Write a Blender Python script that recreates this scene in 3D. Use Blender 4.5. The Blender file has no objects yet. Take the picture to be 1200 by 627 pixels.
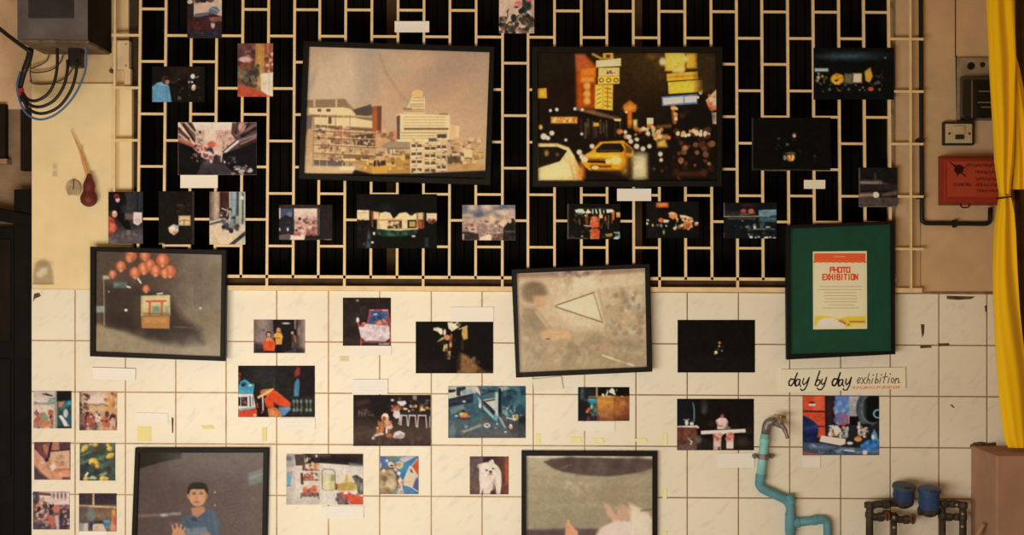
import bpy, bmesh, math, random
import numpy as np
from mathutils import Vector

# ------------------------------------------------------------------ camera, world, lights
PX = 0.0034                      # metres per photo pixel on the wall plane
LENS = 40.0
D = 1200 * PX * LENS / 36.0      # camera distance to the wall
ZC = 1.5                         # camera height
ROLL = 0.0052
scene = bpy.context.scene
col = scene.collection

cam_d = bpy.data.cameras.new('camera'); cam_d.lens = LENS; cam_d.sensor_width = 36.0
cam = bpy.data.objects.new('camera', cam_d); col.objects.link(cam)
cam.location = (0, -D, ZC); cam.rotation_euler = (math.pi / 2, -ROLL, 0)
scene.camera = cam

world = bpy.data.worlds.new('world'); scene.world = world
world.use_nodes = True
wb = world.node_tree.nodes['Background']
wb.inputs[0].default_value = (1.0, 0.56, 0.22, 1); wb.inputs[1].default_value = 0.30

lamp_d = bpy.data.lights.new('added_bounce_lamp', 'AREA'); lamp_d.shape = 'RECTANGLE'  # unseen area lamp, added to stand in for bounce light from lower left
lamp_d.size = 2.4; lamp_d.size_y = 0.9; lamp_d.energy = 82; lamp_d.color = (1.0, 0.90, 0.73)
lamp = bpy.data.objects.new('added_bounce_lamp', lamp_d); col.objects.link(lamp)
lamp.location = (-1.0, -3.0, 0.62)
lamp.rotation_euler = (Vector((-0.45, 0, 1.25)) - lamp.location).to_track_quat('-Z', 'Y').to_euler()

vs = scene.view_settings
vs.view_transform = 'Standard'; vs.look = 'None'; vs.exposure = 0.0; vs.gamma = 1.0
vs.use_curve_mapping = False

# ------------------------------------------------------------------ helpers
def lin1(v):
    v = np.asarray(v, dtype=np.float64) / 255.0
    return np.where(v <= 0.04045, v / 12.92, ((np.maximum(v, 0) + 0.055) / 1.055) ** 2.4)

CAL = None
def light_at(px, py):
    """light that reaches the wall at a photo pixel (per channel), used to turn seen colours into albedo"""
    x = (px - 600) / 600.0; y = (py - 313.5) / 313.5
    b = np.array([1, x, y, x * x, x * y, y * y, x ** 3, x * x * y, x * y * y, y ** 3])
    return np.maximum(b @ np.array(CALFIT), 0.05)
CALFIT = [[0.9037, 0.7319, 0.5340], [-0.3413, -0.3062, -0.2451], [0.1605, 0.1495, 0.1251], [-0.2112, -0.1910, -0.1529], [-0.0852, -0.0764, -0.0611], [-0.0805, -0.0718, -0.0546], [0.1556, 0.1413, 0.1130], [-0.0668, -0.0596, -0.0464], [0.0410, 0.0371, 0.0289], [-0.0317, -0.0262, -0.0241]]

def P(px, py, y=0.0):
    dx, dy = px - 600.0, py - 313.5
    c, s = math.cos(ROLL), math.sin(ROLL)
    wx, wy = dx * c + dy * s, -dx * s + dy * c
    k = PX * (D + y) / D
    return Vector((wx * k, y, ZC - wy * k))

def alb(rgb, px=600, py=313):
    a = lin1(rgb) / light_at(px, py)
    return tuple(float(min(0.9, max(0.003, v))) for v in a)

def material(name, rgb, rough=0.6, spec=0.3, metal=0.0, noise=0.0, nscale=30.0, bump=0.0, lin=False, second=None):
    m = bpy.data.materials.new(name); m.use_nodes = True
    nt = m.node_tree; bs = nt.nodes['Principled BSDF']
    bs.inputs['Roughness'].default_value = rough
    bs.inputs['Specular IOR Level'].default_value = spec
    bs.inputs['Metallic'].default_value = metal
    c = (*rgb, 1)
    bs.inputs['Base Color'].default_value = c
    if noise or bump:
        tc = nt.nodes.new('ShaderNodeTexCoord')
        nz = nt.nodes.new('ShaderNodeTexNoise'); nz.inputs['Scale'].default_value = nscale
        nz.inputs['Detail'].default_value = 6.0; nz.inputs['Roughness'].default_value = 0.6
        nt.links.new(tc.outputs['Object'], nz.inputs['Vector'])
        if noise:
            rp = nt.nodes.new('ShaderNodeValToRGB')
            rp.color_ramp.elements[0].position = 0.32; rp.color_ramp.elements[1].position = 0.68
            lo = second if second else tuple(v * (1 - noise) for v in rgb)
            hi = rgb if second else tuple(min(0.95, v * (1 + noise)) for v in rgb)
            rp.color_ramp.elements[0].color = (*lo, 1); rp.color_ramp.elements[1].color = (*hi, 1)
            nt.links.new(nz.outputs['Fac'], rp.inputs['Fac'])
            nt.links.new(rp.outputs['Color'], bs.inputs['Base Color'])
        if bump:
            bp = nt.nodes.new('ShaderNodeBump'); bp.inputs['Strength'].default_value = bump
            bp.inputs['Distance'].default_value = 0.01
            nt.links.new(nz.outputs['Fac'], bp.inputs['Height'])
            nt.links.new(bp.outputs['Normal'], bs.inputs['Normal'])
    return m

def tag(o, label=None, cat=None, group=None, kind=None):
    if label: o['label'] = label
    if cat: o['category'] = cat
    if group: o['group'] = group
    if kind: o['kind'] = kind
    return o

def empty(name, loc, label=None, cat=None, group=None):
    o = bpy.data.objects.new(name, None); col.objects.link(o); o.location = loc
    o.empty_display_size = 0.05
    return tag(o, label, cat, group)

def obj(name, bm, mats, parent=None, smooth=False, bevel=0.0):
    bmesh.ops.recalc_face_normals(bm, faces=bm.faces[:])
    me = bpy.data.meshes.new(name)
    if smooth:
        for f in bm.faces: f.smooth = True
    org = parent.location.copy() if parent else None
    if parent:
        p = parent.parent
        while p: org = org + p.location; p = p.parent
    else:
        cs = [v.co for v in bm.verts]
        lo = Vector((min(c.x for c in cs), min(c.y for c in cs), min(c.z for c in cs)))
        hi = Vector((max(c.x for c in cs), max(c.y for c in cs), max(c.z for c in cs)))
        org = Vector(((lo.x + hi.x) / 2, (lo.y + hi.y) / 2, lo.z))
    for v in bm.verts: v.co -= org
    bm.to_mesh(me); bm.free()
    o = bpy.data.objects.new(name, me); col.objects.link(o)
    if not isinstance(mats, (list, tuple)): mats = [mats]
    for m in mats: me.materials.append(m)
    if parent: o.parent = parent
    else: o.location = org
    if bevel:
        b = o.modifiers.new('bevel', 'BEVEL'); b.width = bevel; b.segments = 2; b.limit_method = 'ANGLE'
    return o

def prism(bm, front, back, mi=0):
    """closed solid between two rings of points"""
    f = [bm.verts.new(p) for p in front]; b = [bm.verts.new(p) for p in back]
    n = len(f); out = []
    out.append(bm.faces.new(f)); out.append(bm.faces.new(b[::-1]))
    for i in range(n):
        j = (i + 1) % n
        out.append(bm.faces.new((f[j], f[i], b[i], b[j])))
    for q in out: q.material_index = mi
    return out

def rect_solid(bm, x0, y0, x1, y1, yb, yf, mi=0, ref=None):
    """box: px rectangle read at depth ref (front by default), from depth yb (back) to yf (front)"""
    r = yf if ref is None else ref
    pts = [P(x0, y0, r), P(x1, y0, r), P(x1, y1, r), P(x0, y1, r)]
    return prism(bm, [Vector((p.x, yf, p.z)) for p in pts], [Vector((p.x, yb, p.z)) for p in pts], mi)

def quad_solid(bm, pts, yb, yf, mi=0):
    q = [P(x, y, yf) for x, y in pts]
    return prism(bm, [Vector((p.x, yf, p.z)) for p in q], [Vector((p.x, yb, p.z)) for p in q], mi)

def smooth_path(pts, n=8):
    pts = [Vector(p) for p in pts]; out = []
    for i in range(len(pts) - 1):
        p0 = pts[max(i - 1, 0)]; p1 = pts[i]; p2 = pts[i + 1]; p3 = pts[min(i + 2, len(pts) - 1)]
        for k in range(n):
            t = k / n
            out.append(0.5 * ((2 * p1) + (p2 - p0) * t + (2 * p0 - 5 * p1 + 4 * p2 - p3) * t * t + (3 * p1 - p0 - 3 * p2 + p3) * t ** 3))
    out.append(pts[-1]); return out

def rounded(pts, r, n=6):
    """polyline with its corners rounded by radius r"""
    pts = [Vector(p) for p in pts]; out = [pts[0]]
    for i in range(1, len(pts) - 1):
        a, b, c = pts[i - 1], pts[i], pts[i + 1]
        ra = min(r, (a - b).length * 0.49); rc = min(r, (c - b).length * 0.49)
        s = b + (a - b).normalized() * ra; e = b + (c - b).normalized() * rc
        for k in range(n + 1):
            t = k / n
            out.append(s * (1 - t) ** 2 + b * 2 * t * (1 - t) + e * t * t)
    out.append(pts[-1]); return out

def tube(bm, pts, r, seg=10, mi=0, flat=1.0):
    pts = [Vector(p) for p in pts]; n = len(pts); rings = []
    rr = r if isinstance(r, (list, tuple)) else [r] * n
    up = Vector((0, 1, 0)); 
    for i in range(n):
        t = (pts[min(i + 1, n - 1)] - pts[max(i - 1, 0)]).normalized()
        if abs(t.dot(up)) > 0.95: a = t.cross(Vector((1, 0, 0))).normalized()
        else: a = t.cross(up).normalized()
        b = t.cross(a).normalized()
        rings.append([bm.verts.new(pts[i] + (a * math.cos(2 * math.pi * k / seg) + b * math.sin(2 * math.pi * k / seg) * flat) * rr[i]) for k in range(seg)])
    fs = []
    for i in range(n - 1):
        for k in range(seg):
            j = (k + 1) % seg
            fs.append(bm.faces.new((rings[i][k], rings[i][j], rings[i + 1][j], rings[i + 1][k])))
    fs.append(bm.faces.new(rings[0][::-1])); fs.append(bm.faces.new(rings[-1]))
    for f in fs: f.material_index = mi
    return fs

def lathe(bm, base, axis, prof, seg=20, mi=0):
    """prof: list of (distance along axis, radius)"""
    base = Vector(base); axis = Vector(axis).normalized()
    pts = [base + axis * d for d, r in prof]
    a = axis.cross(Vector((0, 1, 0)))
    if a.length < 0.1: a = axis.cross(Vector((1, 0, 0)))
    a.normalize(); b = axis.cross(a).normalized(); rings = []
    for p, (d, r) in zip(pts, prof):
        rings.append([bm.verts.new(p + (a * math.cos(2 * math.pi * k / seg) + b * math.sin(2 * math.pi * k / seg)) * max(r, 1e-4)) for k in range(seg)])
    for i in range(len(rings) - 1):
        for k in range(seg):
            j = (k + 1) % seg
            bm.faces.new((rings[i][k], rings[i][j], rings[i + 1][j], rings[i + 1][k])).material_index = mi
    bm.faces.new(rings[0][::-1]).material_index = mi; bm.faces.new(rings[-1]).material_index = mi

# ------------------------------------------------------------------ printed pictures
# A printed picture is a fine mesh whose points carry the ink colour of the paper.
class Pic:
    def __init__(s, crop, quad, res=1.4, seed=1):
        s.ox, s.oy, s.k = crop
        if len(quad) == 4 and not hasattr(quad[0], '__len__'):
            x0, y0, x1, y1 = quad; quad = [(x0, y0), (x1, y0), (x1, y1), (x0, y1)]
        s.quad = [np.array(q, float) for q in quad]
        tl, tr, br, bl = s.quad
        w = np.linalg.norm(tr - tl) / s.k; h = np.linalg.norm(bl - tl) / s.k
        s.nu = max(6, int(round(w * res)) + 1); s.nv = max(6, int(round(h * res)) + 1)
        u, v = np.meshgrid(np.linspace(0, 1, s.nu), np.linspace(0, 1, s.nv))
        s.u, s.v = u, v
        q = tl[None, None] * ((1 - u) * (1 - v))[..., None] + tr[None, None] * (u * (1 - v))[..., None] + br[None, None] * (u * v)[..., None] + bl[None, None] * ((1 - u) * v)[..., None]
        s.X, s.Y = q[..., 0], q[..., 1]
        s.C = np.zeros((s.nv, s.nu, 3)); s.aa = 0.55 * s.k / res
        s.rng = np.random.default_rng(seed)
    def px(s, q): return (q[0] / s.k + s.ox, q[1] / s.k + s.oy)
    def _put(s, d, c, a, soft):
        w = s.aa + soft
        m = np.clip(0.5 - d / (2 * w), 0, 1) * a
        if soft > 0: m = m * m * (3 - 2 * m) if a == 1 else m
        s.C += (np.array(c, float)[None, None] - s.C) * m[..., None]
        return s
    def F(s, c): s.C[:] = c; return s
    def G(s, stops, axis='v', x0=None, y0=None, x1=None, y1=None, a=1.0):
        """gradient over the picture, or over a box of it"""
        t = s.v if axis == 'v' else s.u
        if x0 is not None:
            m = (s.X >= x0) & (s.X <= x1) & (s.Y >= y0) & (s.Y <= y1)
            t = (s.Y - y0) / (y1 - y0) if axis == 'v' else (s.X - x0) / (x1 - x0)
        else: m = np.ones_like(t, bool)
        ts = [q[0] for q in stops]
        g = np.stack([np.interp(t, ts, [q[1][i] for q in stops]) for i in range(3)], -1)
        s.C[m] += (g[m] - s.C[m]) * a
        return s
    def E(s, cx, cy, rx, ry, c, a=1.0, soft=0.0, rot=0.0):
        dx, dy = s.X - cx, s.Y - cy
        if rot:
            cr, sr = math.cos(rot), math.sin(rot); dx, dy = dx * cr + dy * sr, -dx * sr + dy * cr
        d = (np.sqrt((dx / rx) ** 2 + (dy / ry) ** 2) - 1) * min(rx, ry)
        return s._put(d, c, a, soft)
    def P(s, pts, c, a=1.0, soft=0.0):
        X, Y = s.X, s.Y; d = np.full(X.shape, 1e9); ins = np.zeros(X.shape, bool); n = len(pts)
        for i in range(n):
            x0, y0 = pts[i]; x1, y1 = pts[(i + 1) % n]
            ex, ey = x1 - x0, y1 - y0; L = ex * ex + ey * ey + 1e-9
            t = np.clip(((X - x0) * ex + (Y - y0) * ey) / L, 0, 1)
            d = np.minimum(d, np.hypot(X - x0 - t * ex, Y - y0 - t * ey))
            if y0 != y1:
                ins ^= ((y0 > Y) != (y1 > Y)) & (X < (x1 - x0) * (Y - y0) / (y1 - y0) + x0)
        return s._put(np.where(ins, -d, d), c, a, soft)
    def R(s, x0, y0, x1, y1, c, a=1.0, soft=0.0):
        d = np.maximum(np.abs(s.X - (x0 + x1) / 2) - abs(x1 - x0) / 2, np.abs(s.Y - (y0 + y1) / 2) - abs(y1 - y0) / 2)
        return s._put(d, c, a, soft)
    def L(s, pts, w, c, a=1.0, soft=0.0):
        d = np.full(s.X.shape, 1e9)
        for (x0, y0), (x1, y1) in zip(pts[:-1], pts[1:]):
            ex, ey = x1 - x0, y1 - y0; L = ex * ex + ey * ey + 1e-9
            t = np.clip(((s.X - x0) * ex + (s.Y - y0) * ey) / L, 0, 1)
            d = np.minimum(d, np.hypot(s.X - x0 - t * ex, s.Y - y0 - t * ey))
        return s._put(d - w / 2, c, a, soft)
    def B(s, n, x0, y0, x1, y1, r0, r1, cols, a=0.8, soft=0.0, asp=1.0):
        for _ in range(n):
            r = s.rng.uniform(r0, r1); c = cols[s.rng.integers(len(cols))]
            s.E(s.rng.uniform(x0, x1), s.rng.uniform(y0, y1), r * asp, r, c, a, soft, s.rng.uniform(-.4, .4))
        return s
    def K(s, n, x0, y0, x1, y1, w0, w1, h0, h1, cols, a=0.8, soft=0.0):
        for _ in range(n):
            w, h = s.rng.uniform(w0, w1), s.rng.uniform(h0, h1); c = cols[s.rng.integers(len(cols))]
            x, y = s.rng.uniform(x0, x1 - w), s.rng.uniform(y0, y1 - h)
            s.R(x, y, x + w, y + h, c, a, soft)
        return s
    def N(s, amp, cell=3):
        """paper-scale mottling of the print"""
        h, w = s.C.shape[:2]
        g = s.rng.normal(0, 1, (h // cell + 3, w // cell + 3))
        yy, xx = np.arange(h) / cell, np.arange(w) / cell
        yi, xi = yy.astype(int), xx.astype(int); fy, fx = (yy - yi)[:, None], (xx - xi)[None]
        f = g[yi][:, xi] * (1 - fy) * (1 - fx) + g[yi + 1][:, xi] * fy * (1 - fx) + g[yi][:, xi + 1] * (1 - fy) * fx + g[yi + 1][:, xi + 1] * fy * fx
        s.C = np.clip(s.C + f[..., None] * amp, 3, 255); return s
    def T(s, amp=.12, dark=0.0):
        """grain of a film print: fine light and dark detail, slightly muted inks, deep blacks"""
        h, w = s.C.shape[:2]; f = np.zeros((h, w))
        for cell, k in ((1.7, .55), (3.3, .75), (7.0, .6)):
            g = s.rng.normal(0, 1, (int(h / cell) + 3, int(w / cell) + 3))
            yy, xx = np.arange(h) / cell, np.arange(w) / cell
            yi, xi = yy.astype(int), xx.astype(int); fy, fx = (yy - yi)[:, None], (xx - xi)[None]
            f += k * (g[yi][:, xi] * (1 - fy) * (1 - fx) + g[yi + 1][:, xi] * fy * (1 - fx) + g[yi][:, xi + 1] * (1 - fy) * fx + g[yi + 1][:, xi + 1] * fy * fx)
        m = s.C.mean(-1, keepdims=True)
        c = m + (s.C - m) * .93
        c = c * (1 + amp * f[..., None] * (1.1 - .75 * (m / 255.0) ** .7))
        if dark: c = c - dark * np.exp(-c / 55.0)
        s.C = np.clip(c, 4, 255); return s
    def S(s, n=1):
        """soften"""
        for _ in range(n):
            p = np.pad(s.C, ((1, 1), (1, 1), (0, 0)), 'edge')
            s.C = (p[:-2, 1:-1] + p[2:, 1:-1] + p[1:-1, :-2] + p[1:-1, 2:] + 4 * p[1:-1, 1:-1]) / 8
        return s
    def text(s, word, x, y, w, h, lw, c, gap=0.25):
        n = len(word); cw = w / (n + gap * (n - 1))
        for i, ch in enumerate(word):
            for st in GLYPH.get(ch, []):
                s.L([(x + i * cw * (1 + gap) + a * cw, y + b * h) for a, b in st], lw, c)
        return s

GLYPH = {
 'P': [[(0, 1), (0, 0), (1, 0), (1, .5), (0, .5)]], 'H': [[(0, 0), (0, 1)], [(1, 0), (1, 1)], [(0, .5), (1, .5)]],
 'O': [[(0, 0), (1, 0), (1, 1), (0, 1), (0, 0)]], 'T': [[(0, 0), (1, 0)], [(.5, 0), (.5, 1)]],
 'E': [[(1, 0), (0, 0), (0, 1), (1, 1)], [(0, .5), (.8, .5)]], 'X': [[(0, 0), (1, 1)], [(1, 0), (0, 1)]],
 'I': [[(.5, 0), (.5, 1)]], 'B': [[(0, 0), (.9, 0), (.9, .5), (0, .5)], [(0, 0), (0, 1), (1, 1), (1, .5)]],
 'N': [[(0, 1), (0, 0), (1, 1), (1, 0)]],
}

def ink_material():
    m = bpy.data.materials.new('photo_paper'); m.use_nodes = True
    nt = m.node_tree; bs = nt.nodes['Principled BSDF']
    at = nt.nodes.new('ShaderNodeAttribute'); at.attribute_name = 'ink'
    nt.links.new(at.outputs['Color'], bs.inputs['Base Color'])
    bs.inputs['Roughness'].default_value = 0.6; bs.inputs['Specular IOR Level'].default_value = 0.06
    return m
M_INK = ink_material()
M_PAPER_BACK = material('paper_back', (0.6, 0.55, 0.45), 0.8)

def print_mesh(name, pic, y, parent=None, thick=0.0012, veil=0.0, gain=(1, 1, 1), veil_alb=(.40, .345, .27), curl=0.0):
    """paper print: inked front grid, plain edges and back"""
    px = (pic.X / pic.k + pic.ox); py = (pic.Y / pic.k + pic.oy)
    cpx, cpy = float(px.mean()), float(py.mean())
    a = lin1(np.clip(pic.C, 0, 255)) / light_at(cpx, cpy)[None, None]
    a = a * np.array(gain)
    if veil: a = (a - veil * np.array(veil_alb)) / (1 - veil) ** 2
    a = np.clip(a, 0.004, 0.88)
    c, s_ = math.cos(ROLL), math.sin(ROLL); dx, dy = px - 600, py - 313.5
    k = PX * (D + y) / D
    wx = (dx * c + dy * s_) * k; wz = ZC - (-dx * s_ + dy * c) * k
    wy = y - curl * (2 * pic.u - 1) ** 2 * 0.5 - curl * (2 * pic.v - 1) ** 2 * 0.5
    org = Vector((float(wx.mean()), y, float(wz.min()))) if parent is None else parent.location
    nv, nu = pic.nv, pic.nu
    co = np.stack([wx - org.x, wy - org.y, wz - org.z], -1).reshape(-1, 3)
    i = np.arange(nv * nu).reshape(nv, nu)
    q = np.stack([i[:-1, :-1], i[1:, :-1], i[1:, 1:], i[:-1, 1:]], -1).reshape(-1, 4)
    ring = list(i[0, :]) + list(i[1:, -1]) + list(i[-1, :-1][::-1]) + list(i[1:-1, 0][::-1])
    n0 = nv * nu; m = len(ring)
    bco = co[ring] + np.array([0, thick, 0])
    co = np.concatenate([co, bco])
    sides = [[ring[j], ring[(j + 1) % m], n0 + (j + 1) % m, n0 + j] for j in range(m)]
    if curl:
        co = np.concatenate([co[:n0], co[:n0] + np.array([0, thick, 0])])
        sides = [[ring[j], ring[(j + 1) % m], n0 + ring[(j + 1) % m], n0 + ring[j]] for j in range(m)]
        back = (q[:, ::-1] + n0).tolist()
    else: back = [list(range(n0, n0 + m))]
    faces = q.tolist() + sides + back
    me = bpy.data.meshes.new(name); me.from_pydata(co.tolist(), [], faces)
    at = me.color_attributes.new('ink', 'FLOAT_COLOR', 'POINT')
    full = np.ones((len(co), 4)); full[:n0, :3] = a.reshape(-1, 3); full[n0:, :3] = a.reshape(-1, 3) if curl else a.reshape(-1, 3)[ring]
    at.data.foreach_set('color', full.ravel().astype(np.float32))
    me.materials.append(M_INK); me.materials.append(M_PAPER_BACK)
    for k in range(len(faces) - len(back), len(faces)): me.polygons[k].material_index = 1
    me.update()
    o = bpy.data.objects.new(name, me); col.objects.link(o)
    if parent: o.parent = parent
    else: o.location = org
    return o

# ------------------------------------------------------------------ the setting
M_PLASTER = material('plaster_cream', alb((222, 187, 130), 100, 220), 0.8, 0.15, noise=0.06, nscale=9, bump=0.12)
M_PLASTER_UP = material('plaster_upper', alb((190, 150, 100), 120, 50), 0.8, 0.15, noise=0.10, nscale=9, bump=0.15)
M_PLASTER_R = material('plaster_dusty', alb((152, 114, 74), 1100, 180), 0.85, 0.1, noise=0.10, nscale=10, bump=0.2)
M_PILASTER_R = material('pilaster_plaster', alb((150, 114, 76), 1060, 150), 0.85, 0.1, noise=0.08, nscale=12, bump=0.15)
M_GROUT = material('grout', alb((170, 130, 85), 620, 480), 0.9, 0.1, noise=0.3, nscale=14)
M_GROUT_R = material('grout_grimy', alb((112, 78, 50), 1020, 480), 0.9, 0.1, noise=0.3, nscale=14)
M_DARK = material('interior_black', (0.008, 0.0078, 0.006), 0.9, 0.05)
M_SLAT = material('shutter_slat', (0.0065, 0.0062, 0.005), 0.8, 0.05, noise=0.3, nscale=8)
M_BROWNPOST = material('shutter_post_brown', (0.075, 0.045, 0.022), 0.8, 0.1, noise=0.2, nscale=20)
M_REVEAL = material('opening_reveal', (0.05, 0.034, 0.021), 0.85, 0.1, noise=0.25, nscale=14)
M_SILLDARK = material('sill_dark_brown', (0.07, 0.045, 0.026), 0.85, 0.1, noise=0.3, nscale=14)  # one dark brown for the sill strip and thin wall line
M_CREAM = material('grille_cream_paint', alb((222, 180, 122), 500, 230), 0.55, 0.25, noise=0.10, nscale=18)
M_STAIN = material('chipped_tile', (0.12, 0.075, 0.045), 0.9, 0.1, noise=0.4, nscale=60)

def tile_material():
    m = bpy.data.materials.new('glazed_tile'); m.use_nodes = True
    nt = m.node_tree; bs = nt.nodes['Principled BSDF']
    bs.inputs['Roughness'].default_value = 0.38; bs.inputs['Specular IOR Level'].default_value = 0.22
    tc = nt.nodes.new('ShaderNodeTexCoord')
    m0 = nt.nodes.new('ShaderNodeMapping'); m0.inputs['Rotation'].default_value = (0, math.radians(42), 0)
    mp = nt.nodes.new('ShaderNodeMapping'); mp.inputs['Scale'].default_value = (9, 1, 24)
    nz = nt.nodes.new('ShaderNodeTexNoise'); nz.inputs['Scale'].default_value = 1.6; nz.inputs['Detail'].default_value = 3
    rp = nt.nodes.new('ShaderNodeValToRGB')
    base = alb((240, 218, 182), 530, 600)
    rp.color_ramp.elements[0].position = 0.55; rp.color_ramp.elements[0].color = (*base, 1)
    rp.color_ramp.elements[1].position = 0.78; rp.color_ramp.elements[1].color = (base[0] * .83, base[1] * .87, base[2] * .93, 1)
    n2 = nt.nodes.new('ShaderNodeTexNoise'); n2.inputs['Scale'].default_value = 2.2; n2.inputs['Detail'].default_value = 6
    mx = nt.nodes.new('ShaderNodeMix'); mx.data_type = 'RGBA'; mx.blend_type = 'MULTIPLY'
    r2 = nt.nodes.new('ShaderNodeValToRGB')
    r2.color_ramp.elements[0].position = 0.3; r2.color_ramp.elements[0].color = (0.93, 0.90, 0.86, 1)
    r2.color_ramp.elements[1].position = 0.6; r2.color_ramp.elements[1].color = (1, 1, 1, 1)
    L = nt.links
    L.new(tc.outputs['Object'], m0.inputs['Vector']); L.new(m0.outputs['Vector'], mp.inputs['Vector']); L.new(mp.outputs['Vector'], nz.inputs['Vector'])
    L.new(nz.outputs['Fac'], rp.inputs['Fac']); L.new(tc.outputs['Object'], n2.inputs['Vector'])
    L.new(n2.outputs['Fac'], r2.inputs['Fac'])
    mx.inputs['Factor'].default_value = 1.0
    L.new(rp.outputs['Color'], mx.inputs['A']); L.new(r2.outputs['Color'], mx.inputs['B'])
    L.new(mx.outputs['Result'], bs.inputs['Base Color'])
    return m
M_TILE = tile_material()

def struct(name, bm, mats, parent=None, **k):
    o = obj(name, bm, mats, parent, **k); o['kind'] = 'structure'; return o

FLOOR_PY = 313.5 + ZC / PX
# tiled lower wall: grout bed, bevelled tiles, chips in the glaze
bm = bmesh.new()
rect_solid(bm, 37, 340.5, 700, FLOOR_PY, 0.12, 0.002, 1)
rect_solid(bm, 700, 341.5, 1420, FLOOR_PY, 0.12, 0.002, 2)
xs = [36.5, 88, 147, 206, 265, 324.3, 385, 445, 505.5, 565, 625, 685.2, 745.3, 805.4, 865.4, 925.5, 985.2, 1043.3, 1100.2, 1156.5, 1213, 1270, 1328, 1386, 1420]
ys = [339.5, 400.2, 460.2, 520.4, 580.4, 640.5, 700.5, 752]
for i in range(len(xs) - 1):
    for j in range(len(ys) - 1):
        sk = 0.0054
        g = 0.55
        x0, x1 = xs[i] + g, xs[i + 1] - g
        y0, y1 = ys[j] + g, ys[j + 1] - g
        if i == 0: x0 = 37
        def sy(x, y): return y + (x - 445) * sk + 0.9
        f = [(x0 + .4, sy(x0, y0) + .4), (x1 - .4, sy(x1, y0) + .4), (x1 - .4, sy(x1, y1) - .4), (x0 + .4, sy(x0, y1) - .4)]
        b = [(x0, sy(x0, y0)), (x1, sy(x1, y0)), (x1, sy(x1, y1)), (x0, sy(x0, y1))]
        prism(bm, [P(*q, 0.0) for q in f], [P(*q, 0.0022) for q in b], 0)
for pts in [[(1109, 346.5), (1143, 347.5), (1138, 350.5), (1122, 351.5), (1110, 350.5)],
            [(1079, 380), (1083.5, 380), (1083, 391), (1080.5, 396)], [(1078, 405), (1091, 404.6), (1092, 407.4), (1079, 408.2)],
            [(1099, 402.5), (1112, 402), (1113, 405), (1101, 406)], [(1113, 474), (1116, 474.5), (1119, 477.5), (1117, 478)],
            [(1154, 358), (1156.5, 358), (1156, 366), (1154.4, 365)], [(1136.5, 522), (1141, 518.5), (1150, 517.5), (1158, 519), (1167, 518), (1168, 524), (1137, 524)], [(201, 489), (203.5, 490), (203, 507), (201.6, 508)],
            [(40, 344), (46, 343), (48, 347), (41, 350), (38.5, 354)]]:
    quad_solid(bm, pts, 0.0005, -0.0004, 3)
struct('wall_back', bm, [M_TILE, M_GROUT, M_GROUT_R, M_STAIN])

# plaster either side of the window opening
bm = bmesh.new()
rect_solid(bm, 37, 101.5, 154.5, 341, 0.14, 0.004, 0)
rect_solid(bm, 37, -160, 150.5, 101.5, 0.14, 0.016, 1)
rect_solid(bm, 37, 97.6, 151, 102, 0.10, 0.003, 0)
struct('wall_left', bm, [M_PLASTER, M_PLASTER_UP], bevel=0.002)
bm = bmesh.new()
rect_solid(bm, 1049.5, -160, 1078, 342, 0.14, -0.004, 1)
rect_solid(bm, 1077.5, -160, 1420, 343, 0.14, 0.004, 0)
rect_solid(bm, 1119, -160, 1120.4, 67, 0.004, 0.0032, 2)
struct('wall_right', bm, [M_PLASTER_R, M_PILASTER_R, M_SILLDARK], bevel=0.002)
bm = bmesh.new(); rect_solid(bm, 37, -330, 1420, -160, 0.14, 0.0, 0)
struct('wall_upper', bm, M_PLASTER)
bm = bmesh.new()
p = [Vector((-4, -7, 0)), Vector((4, -7, 0)), Vector((4, 2.4, 0)), Vector((-4, 2.4, 0))]
prism(bm, p, [q - Vector((0, 0, 0.1)) for q in p])
struct('floor', bm, material('pavement', (0.30, 0.26, 0.21), 0.85, 0.1, noise=0.15, nscale=6))

# window opening: reveals, sill and the dark folding shutter behind the grille
bm = bmesh.new()
rect_solid(bm, 148, -160, 162.5, 342, 0.06, 0.03, 2, ref=0.03)
rect_solid(bm, 144, -160, 163, 342, 0.30, 0.06, 0, ref=0.06)
rect_solid(bm, 1043, -160, 1052, 342, 0.30, 0.10, 0, ref=0.0)
rect_solid(bm, 150, 326.5, 1050, 341, 0.12, 0.010, 1)
rect_solid(bm, 140, -200, 1065, 345, 0.42, 0.30, 0, ref=0.0)
struct('window_1', bm, [M_DARK, M_SILLDARK, M_REVEAL])
bm = bmesh.new()
rng = random.Random(4)
x = 162.0
while x < 1046:
    w = 10.0
    rect_solid(bm, x, -160, x + w * 0.97, 328, 0.30, 0.272 + 0.004 * (int(x / 7) % 2), 0, ref=0.1)
    x += w * 1.12
rect_solid(bm, 449, -160, 463, 330, 0.30, 0.235, 1, ref=0.1)
rect_solid(bm, 745, -160, 757, 330, 0.30, 0.235, 1, ref=0.1)
struct('trim_1', bm, [M_SLAT, M_BROWNPOST])

# the shaded alley left of the wall
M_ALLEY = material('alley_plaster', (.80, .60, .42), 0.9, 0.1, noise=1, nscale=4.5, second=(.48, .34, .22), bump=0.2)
M_ALLEYLOW = material('alley_lower_brown', (0.26, 0.18, 0.115), 0.9, 0.1, noise=0.35, nscale=5, bump=0.2)  # darker brown for the lower alley wall and small ledge
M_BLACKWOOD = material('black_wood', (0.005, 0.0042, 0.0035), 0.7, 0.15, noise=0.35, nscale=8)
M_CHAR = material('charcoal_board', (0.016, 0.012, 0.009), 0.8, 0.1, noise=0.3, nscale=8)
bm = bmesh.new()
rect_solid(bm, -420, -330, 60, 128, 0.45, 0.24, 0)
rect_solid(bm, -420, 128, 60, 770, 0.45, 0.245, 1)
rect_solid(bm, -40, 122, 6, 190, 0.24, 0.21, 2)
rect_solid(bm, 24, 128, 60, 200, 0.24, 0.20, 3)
rect_solid(bm, -40, 186, 8, 192, 0.24, 0.195, 1)
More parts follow.
